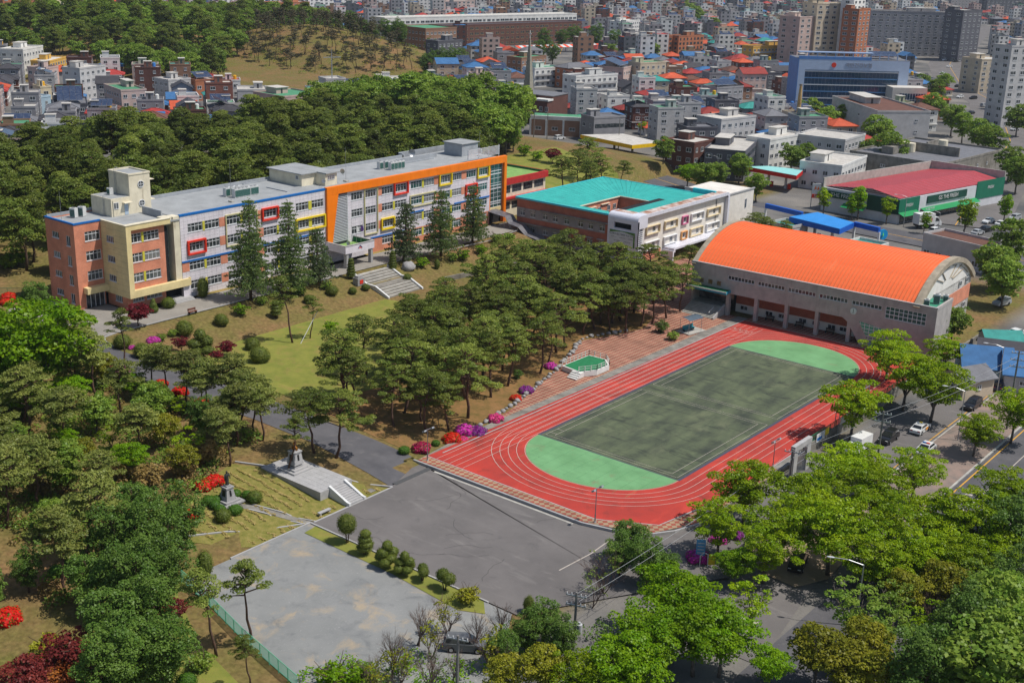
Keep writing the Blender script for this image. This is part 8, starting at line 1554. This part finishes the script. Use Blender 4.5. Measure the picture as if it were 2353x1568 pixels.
# ================================================================= walls, fences, gate
wl_=thing('boundary_wall','weathered concrete wall between the field trees and the side street','wall',(-69.5,195,-.6))
for k in range(20):
    y=157+k*3.9; part(wl_,'wall_panel',m_conc_d,lambda m:m.box(-69.75,-69.45,y+.02,y+3.88,-.7,1.35+.05*math.sin(k*1.7)))
m_fg=M('fence_green',srgb(40,120,84),.08,2,.6)
def fence(name,label,pts,zf,hh,mat,sp=2.0,wire=True):
    t=thing(name,label,'fence',(pts[0][0],pts[0][1],zf(*pts[0])))
    for (a,b) in zip(pts,pts[1:]):
        n=max(1,round(math.dist(a,b)/sp))
        for i in range(n):
            p=(a[0]+(b[0]-a[0])*i/n,a[1]+(b[1]-a[1])*i/n); q=(a[0]+(b[0]-a[0])*(i+1)/n,a[1]+(b[1]-a[1])*(i+1)/n); z0,z1=zf(*p),zf(*q)
            part(t,'fence_post',mat,lambda m:m.tube([(*p,z0-.2),(*p,z0+hh)],.05,5))
            def net(m):
                m.bar((*p,z0+hh),(*q,z1+hh),.06); m.bar((*p,z0+.15),(*q,z1+.15),.04)
                for j in range(1,12): tt=j/12; r=(p[0]+(q[0]-p[0])*tt,p[1]+(q[1]-p[1])*tt); m.bar((*r,z0+.15),(*r,z0+hh),.022)
                for j in range(1,6): zz=hh*j/6; m.bar((*p,z0+zz),(*q,z1+zz),.022)
            part(t,'mesh_panel',mat,net)
fence('wire_fence','pale green wire mesh fence along the gravel lot',[(-107.0,75.0),(-100,73.6),(-92,71.6),(-81,69.5)],lambda x,y:-.35,1.5,M('fence_mint',srgb(96,178,140),.06,2,.6),1.9)
fence('wire_fence','green mesh fence on top of the street wall',[(-69.6,157),(-69.6,200)],lambda x,y:1.3,1.1,m_fg,2.2)
fence('wire_fence','green mesh fence behind the brick wing at the left',[(-208,118),(-213,112),(-214,98),(-213,86)],lambda x,y:h(x,y),1.6,m_fg,2.4)
rw=thing('rear_wall','dark panelled wall behind the school lawn and the forest end','wall',(-255,330,1)); a=G(1165,325,2); b=G(1335,378,2)
for k in range(12):
    p=[a[i]+(b[i]-a[i])*k/12 for i in (0,1)]; q=[a[i]+(b[i]-a[i])*(k+.97)/12 for i in (0,1)]; part(rw,'wall_panel',m_clad_b,lambda m:m.bar((*p,1.6),(*q,1.6),(.3,2.6)))
rt_=thing('retaining_wall','low concrete retaining wall at the foot of the slope right of the stairs','wall',(-165,205,0))
for k in range(8):
    xa=-168.0+k*.55; ya=188+k*4.3; part(rt_,'wall_panel',m_conc_d,lambda m:m.bar((xa,ya,h(xa,ya)+.4),(xa+.53,ya+4.25,h(xa+.5,ya+4.2)+.4),(.3,1.3)))
gt=thing('school_gate','grey stone gate frame with arched opening beside the track','gate',(-67.6,152,-.3)); gs=M('gate_granite',srgb(176,174,172),.08,1,.8,coord='World')
part(gt,'pillar',gs,lambda m:m.box(-67.95,-67.4,149.2,150.3,-.6,3.6)); part(gt,'pillar',gs,lambda m:m.box(-67.95,-67.4,153.3,154.4,-.6,3.6)); part(gt,'lintel',gs,lambda m:m.box(-68.0,-67.35,149.1,154.5,3.6,4.4))
part(gt,'arch',gs,lambda m:[m.add([(x,150.3+3.0*t0,3.6),(x,150.3+3.0*t1,3.6),(x,150.3+3.0*t1,3.6-.7*(2*t1-1)**4),(x,150.3+3.0*t0,3.6-.7*(2*t0-1)**4)],[(0,1,2,3)]) for x in (-67.9,-67.45) for t0,t1 in [(i/10,(i+1)/10) for i in range(10)]])
for k in range(8): part(gt,'gate_bar',m_metal,lambda m:m.box(-67.75,-67.65,150.5+k*.36,150.55+k*.36,-.3,2.4))
part(gt,'gate_rail',m_metal,lambda m:(m.box(-67.74,-67.66,150.3,153.3,1.2,1.3),m.box(-67.74,-67.66,150.3,153.3,2.4,2.5)))
bnr=thing('street_banner','white banner with dark lettering on a steel frame above the street wall','banner',(-69.2,172,1)); y0,y1=168.0,178.5
for y in (y0,y1): part(bnr,'frame_post',m_metal,lambda m:(m.tube([(-69.3,y,-.6),(-69.3,y,5.2)],.07,6),m.tube([(-69.9,y,-.6),(-69.9,y,5.2)],.07,6),*[m.bar((-69.3,y,.2+k*.9),(-69.9,y,.2+k*.9),.05) for k in range(6)]))
part(bnr,'banner_cloth',m_white,lambda m:m.box(-69.2,-69.16,y0+.15,y1-.15,1.6,2.7)); text_obj('banner_text','학교 앞 어린이 보호구역 안전운전',.55,m_bank,(-69.14,(y0+y1)/2,2.15),(PI/2,0,PI/2),bnr)
part(bnr,'top_bar',m_metal,lambda m:m.bar((-69.3,y0,5.1),(-69.3,y1,5.1),.08))
for k,(y,c) in enumerate(((161.5,m_white),(163.5,m_blue),(165,m_yellow))): pass
nb_=thing('notice_board','white and yellow notice boards hung on the fence near the truck','notice board',(-69.3,162.5,.6)); part(nb_,'panel',m_white,lambda m:m.box(-69.42,-69.36,160.6,163.4,.9,2.2)); part(nb_,'panel',m_yellow,lambda m:m.box(-69.42,-69.36,163.5,164.8,1.2,2.2)); part(nb_,'panel_print',m_blue,lambda m:m.box(-69.355,-69.35,160.8,162.4,1.1,1.6))
# ================================================================= lamps, poles, wires
def field_lamp(px,py,label,hh=4.7,z=0.02):
    g=G(px,py,z); t=thing('field_lamp',label,'lamp post',(g[0],g[1],z)); part_l(t,'pole',M('lamp_pole',(.22,.22,.23),.08,3,.5,metal=.4),lambda m:m.tube([(0,0,0),(0,0,1.2),(0,0,1.2),(0,0,hh)],[.09,.09,.06,.05],7)); part_l(t,'cross_arm',m_metal,lambda m:m.bar((-.1,-.7,hh-.02),(.1,.7,hh+.1),.07)); part_l(t,'base_plate',m_conc_w,lambda m:m.cyl((0,0),.2,0,.12,8))
    for s in (-1,1): part_l(t,'lamp_head',m_metal,lambda m:m.obox((.05*s+.12,.75*s,hh+.05+.05*s),(.2,0,.12),(0,.22,0),(-.06,0,.1)))
field_lamp(981.8,1057,'twin-headed field lamp at the left corner of the track'); field_lamp(1366.5,1199,'twin-headed field lamp at the near edge of the track'); field_lamp(1774,1082,'twin-headed field lamp beside the stone gate')
m_pole=M('pole_concrete',srgb(128,124,120),.1,2,.9)
POLES=[]
def upole(px,py,H,label,arms=2,trans=False,z=-.5,lean=0):
    g=G(px,py,z); t=thing('utility_pole',label,'utility pole',(g[0],g[1],z),R(20)); part_l(t,'pole',m_pole,lambda m:m.tube([(0,0,-.2),(lean,0,H)],[.19,.12],8))
    for k in range(arms): part_l(t,'cross_arm',m_metal,lambda m:m.box(-1.1,1.1,-.06,.06,H-.5-k*1.1,H-.38-k*1.1)); [part_l(t,'insulator',m_white,lambda m:m.cyl((x,0),.06,H-.38-k*1.1,H-.15-k*1.1,6)) for x in (-1,-.5,.5,1)]
    if trans:
        for s in (-1,1): part_l(t,'transformer',M('transformer_grey',(.5,.51,.52),.06,2,.5),lambda m:(m.cyl((s*.55,-.3),.32,H-4.6,H-3.5,12),m.cyl((s*.55,-.3),.14,H-3.5,H-3.25,8)))
    POLES.append((g[0],g[1],z+H)); return t
upole(1318,1490,6.8,'utility pole with two transformer cans below the asphalt lot',2,True); upole(2008,1112,11,'utility pole with long cross arms beside the white truck',2); upole(2312,985,13,'tall utility pole on the sidewalk at the right',3); upole(1810,1140,7.0,'utility pole standing left of the stone gate',1); upole(1050,1590,6.5,'red-tipped utility pole top at the bottom edge',1)
for i,(px,py,H) in enumerate(((1256,330,11),(1420,345,11),(1470,330,11),(1590,350,10),(1225,330,12),(1690,300,12),(1820,375,10),(1975,345,10))): upole(px,py,H,['utility pole at the foot of the church','utility pole before the yellow petrol station','second utility pole before the yellow petrol station','utility pole beside the slate-black office','utility pole left of the church','utility pole before the balustrade office','utility pole near the white tiled building','utility pole behind the supermarket'][i],2,z=0)
def wire(a,b,sag,label):
    n=14; mb=MB(); mb.tube([(a[0]+(b[0]-a[0])*i/n,a[1]+(b[1]-a[1])*i/n,a[2]+(b[2]-a[2])*i/n-sag*4*(i/n)*(1-i/n)) for i in range(n+1)],.022,4); tag(mb.build('power_line',M('cable',(.35,.36,.36),.05,3,.6)),label,'power line','power lines over the lot entrance')
P0,P1,P2,P3=POLES[0],POLES[1],POLES[2],POLES[3]
for k,(d,l) in enumerate(((0,'upper power line from the transformer pole to the gate pole'),(-1.1,'lower power line from the transformer pole to the gate pole'))): wire((P0[0],P0[1]+.5*k,P0[2]-.2+d),(P3[0],P3[1]+.5*k,P3[2]-.2+d),.6,l)
for k,(d,l) in enumerate(((0,'upper power line from the gate pole along the side street'),(-1.1,'lower power line from the gate pole along the side street'))): wire((P3[0],P3[1],P3[2]-.2+d),(P1[0],P1[1],P1[2]-.2+d),.4,l)
for k,(d,l) in enumerate(((0,'upper power line to the tall sidewalk pole'),(-1.1,'lower power line to the tall sidewalk pole'))): wire((P1[0],P1[1],P1[2]-.2+d),(P2[0],P2[1],P2[2]-.8+d),.6,l)
def street_lamp(px,py,H,az,label,z=-.45,arm=2.6):
    g=G(px,py,z); t=thing('street_lamp',label,'street lamp',(g[0],g[1],z),az); part_l(t,'pole',m_metal,lambda m:m.tube([(0,0,-.1),(0,0,H)],[.1,.06],7)); part_l(t,'arm',m_metal,lambda m:m.tube([(0,0,H-.05),(arm*.5,0,H+.35),(arm,0,H+.4)],[.05,.045,.04],5)); part_l(t,'lamp_head',M('lamp_shell',(.6,.61,.62),.05,3,.4),lambda m:m.ell((arm+.35,0,H+.4),(.45,.16,.09),10,6))
street_lamp(1966,1435,7.5,R(205),'street lamp with long arm reaching over the road at the lower right',arm=3.2)
for i,(px,py,az) in enumerate(((1170,318,20),(1645,420,200),(2075,520,200),(2290,900,200),(2200,1010,200),(2150,560,190))): street_lamp(px,py,8,R(az),['street lamp behind the far end of the school','street lamp at the red petrol station','street lamp before the supermarket corner','street lamp among the right-hand street trees','street lamp beside the patrol car','street lamp on the supermarket road'][i],0 if py<700 else -.45)
# small things
g=G(1607,1290,-.3); t=thing('info_sign','blue upright information sign beside the magenta flower bed','sign',(g[0],g[1],-.3),R(35)); part_l(t,'panel',M('sign_blue',srgb(90,160,206),.05,2,.5),lambda m:m.box(-.55,.55,-.05,.05,.5,3.0)); part_l(t,'post',m_metal,lambda m:(m.box(-.5,-.42,-.04,.04,0,.5),m.box(.42,.5,-.04,.04,0,.5))); part_l(t,'print',m_white,lambda m:[m.box(-.4,.4,-.06,-.052,.8+k*.42,.92+k*.42) for k in range(5)])
g=G(1624,1302,-.3); t=thing('notice_stand','small white and yellow notice stand at the lot entrance','sign',(g[0],g[1],-.3),R(30)); part_l(t,'panel',m_yellow,lambda m:m.box(.1,.9,-.05,.05,.4,1.7)); part_l(t,'frame',m_white,lambda m:m.tube([(-.9,0,0),(-.9,0,1.4),(-.5,0,1.9),(0,0,1.7),(.05,0,0)],.06,6))
def frame_goal(px,py):
    g=G(px,py,0); z=h(g[0],g[1]); t=thing('pipe_frame','white bent pipe frame on the lawn at the bottom left','frame',(g[0],g[1],z),R(60)); part_l(t,'pipe',m_white,lambda m:m.tube([(-.9,0,0),(-.9,0,1.9),(.9,0,1.2),(.9,0,0)],.05,6)); part_l(t,'foot',m_white,lambda m:(m.box(-1.2,-.6,-.08,.08,0,.08),m.box(.6,1.2,-.08,.08,0,.08)))
frame_goal(362,1548)
p=GZ(690,790); q=GZ(712,778); t=thing('tree_prop','long white prop pole under the crooked pine','prop',p); part_l(t,'pole',m_white,lambda m:m.tube([(0,0,0),(q[0]-p[0]+.5,q[1]-p[1]+1.5,5.0)],.06,6)); part_l(t,'collar',m_white,lambda m:m.cyl((q[0]-p[0]+.5,q[1]-p[1]+1.5),.12,4.9,5.2,8))
# edging stones between grove and plaza
SP=[(-111.2,129),(-112.2,136),(-113.4,143.5),(-115.5,152),(-118.2,161),(-121.5,170),(-125.2,179),(-123.4,184),(-121.6,189)]
k=0; stone_m=[]
for i in range(4):
    mb=MB(); mb.ell((0,0,.22),(.5,.4,.36),9,6,0,.5); stone_m.append(mb.mesh('edging_stone',m_gran,True))
for (a,b) in zip(SP,SP[1:]):
    n=max(1,int(math.dist(a,b)/1.25))
    for i in range(n):
        x=a[0]+(b[0]-a[0])*(i+.5)/n+rs.uniform(-.2,.2); y=a[1]+(b[1]-a[1])*(i+.5)/n; o=obj('edging_stone',stone_m[k%4],None,(x,y,h(x,y)),rs.uniform(0,6)); s=rs.uniform(.6,1.3); o.scale=(s,s*rs.uniform(.8,1.2),s*.9); tag(o,'rough pale stone in the edging row between grove and plaza','stone','edging stones along the grove'); k+=1
# undergrowth on the left slope and the street corner (nobody could count it)
def scrub(name,label,P,n,leaf,seed,r0=(.5,1.2),size=.3,dens=26):
    r=random.Random(seed); cl=[]; xs=[p[0] for p in P]; ys=[p[1] for p in P]
    while len(cl)<n:
        x,y=r.uniform(min(xs),max(xs)),r.uniform(min(ys),max(ys))
        if not inpoly(x,y,P): continue
        if mnoise.noise(Vector((x*.16,y*.16,seed)))<-.12: continue
        q=r.uniform(*r0); cl.append((x,y,h(x,y)+q*.35,q,q,q*.75))
    tag(obj(name,leaf_mesh(name,leaf,cl,dens,size,seed)),label,'undergrowth',kind='stuff')
SLOPE=[(-130,107),(-150,104),(-172,100),(-200,100),(-205,80),(-160,72),(-128,66),(-112,62),(-110,74),(-116,82),(-125,94)]
scrub('undergrowth','green undergrowth on the left slope',SLOPE,420,lf_mid,5,(.6,1.5),.34,60); scrub('dry_undergrowth','brown dry undergrowth on the left slope',SLOPE,260,lf_straw,6,(.5,1.3),.34,50); scrub('dark_undergrowth','dark evergreen undergrowth on the left slope',SLOPE,220,lf_dark,7,(.7,1.7),.34,70)
MOUND=[(-600,505),(-560,440),(-510,415),(-455,425),(-435,470),(-460,505),(-530,525)]
scrub('mound_scrub','olive scrub and grass clumps on the grassy hill',MOUND,260,lf_olive,31,(.6,1.8),.5,22); scrub('mound_grass','green grass clumps on the grassy hill',MOUND,200,lf_mid,32,(.8,2.2),.5,22)
CORN=[(-40,58),(-22,70),(-15,140),(-30,120),(-40,100),(-47,90),(-48,66)]
scrub('corner_undergrowth','green and brown scrub in the lower right corner',CORN,220,lf_olive,9,(.7,1.8),.32,60); scrub('corner_scrub','dark green scrub in the lower right corner',CORN,120,lf_dark,10,(.7,1.8),.32,50)
LOWB=[(-64,62),(-52,72),(-53,98),(-62,104),(-72,93),(-78,84),(-82,72),(-80,64)]
scrub('lot_end_scrub','green scrub below the lot and the gravel',LOWB,130,lf_zel2,12,(.6,1.5),.3,40); scrub('lot_end_thicket','dark thicket below the lot and the gravel',LOWB,120,lf_dark,13,(.6,1.6),.3,46)
# tufts: straw rows on the memorial lawn
tf=[]
for i in range(26):
    for j in range(17):
        x=-124+i*.66+(j%2)*.3+rs.uniform(-.12,.12); y=83.5+j*1.5+rs.uniform(-.2,.2)
        if inpoly(x,y,[(-125,97),(-107.4,108.6),(-107.2,95.6),(-107.6,87),(-114,81),(-119.5,84.6),(-123.5,92)]) and not(-123<x<-109.8 and 99<y<106) and math.dist((x,y),(-117.8,90.4))>3: tf.append((x,y,h(x,y)+.16,.36,.22,.08))
tag(obj('straw_tufts',leaf_mesh('straw_tufts',M_leaf('straw_blades',srgb(206,182,122),srgb(176,160,90),.3),tf,26,.3,3,asp=.3,up=1.4,out=.2,rnd=.5)),'straw-coloured grass tufts on the memorial lawn','grass',kind='stuff')
# ================================================================= air
hz=MB(); hz.box(-2600,400,-300,3200,-4,95); hzm=bpy.data.materials.new('haze_air'); hzm.use_nodes=True; t=hzm.node_tree
for n in list(t.nodes):
    if n.type!='OUTPUT_MATERIAL': t.nodes.remove(n)
pv=t.nodes.new('ShaderNodeVolumePrincipled'); pv.inputs['Color'].default_value=(.82,.9,1,1); pv.inputs['Density'].default_value=.00006; pv.inputs['Anisotropy'].default_value=.2
t.links.new(pv.outputs[0],[n for n in t.nodes if n.type=='OUTPUT_MATERIAL'][0].inputs['Volume'])
tag(hz.build('haze',hzm),'thin blue haze over the far town','haze',kind='stuff')
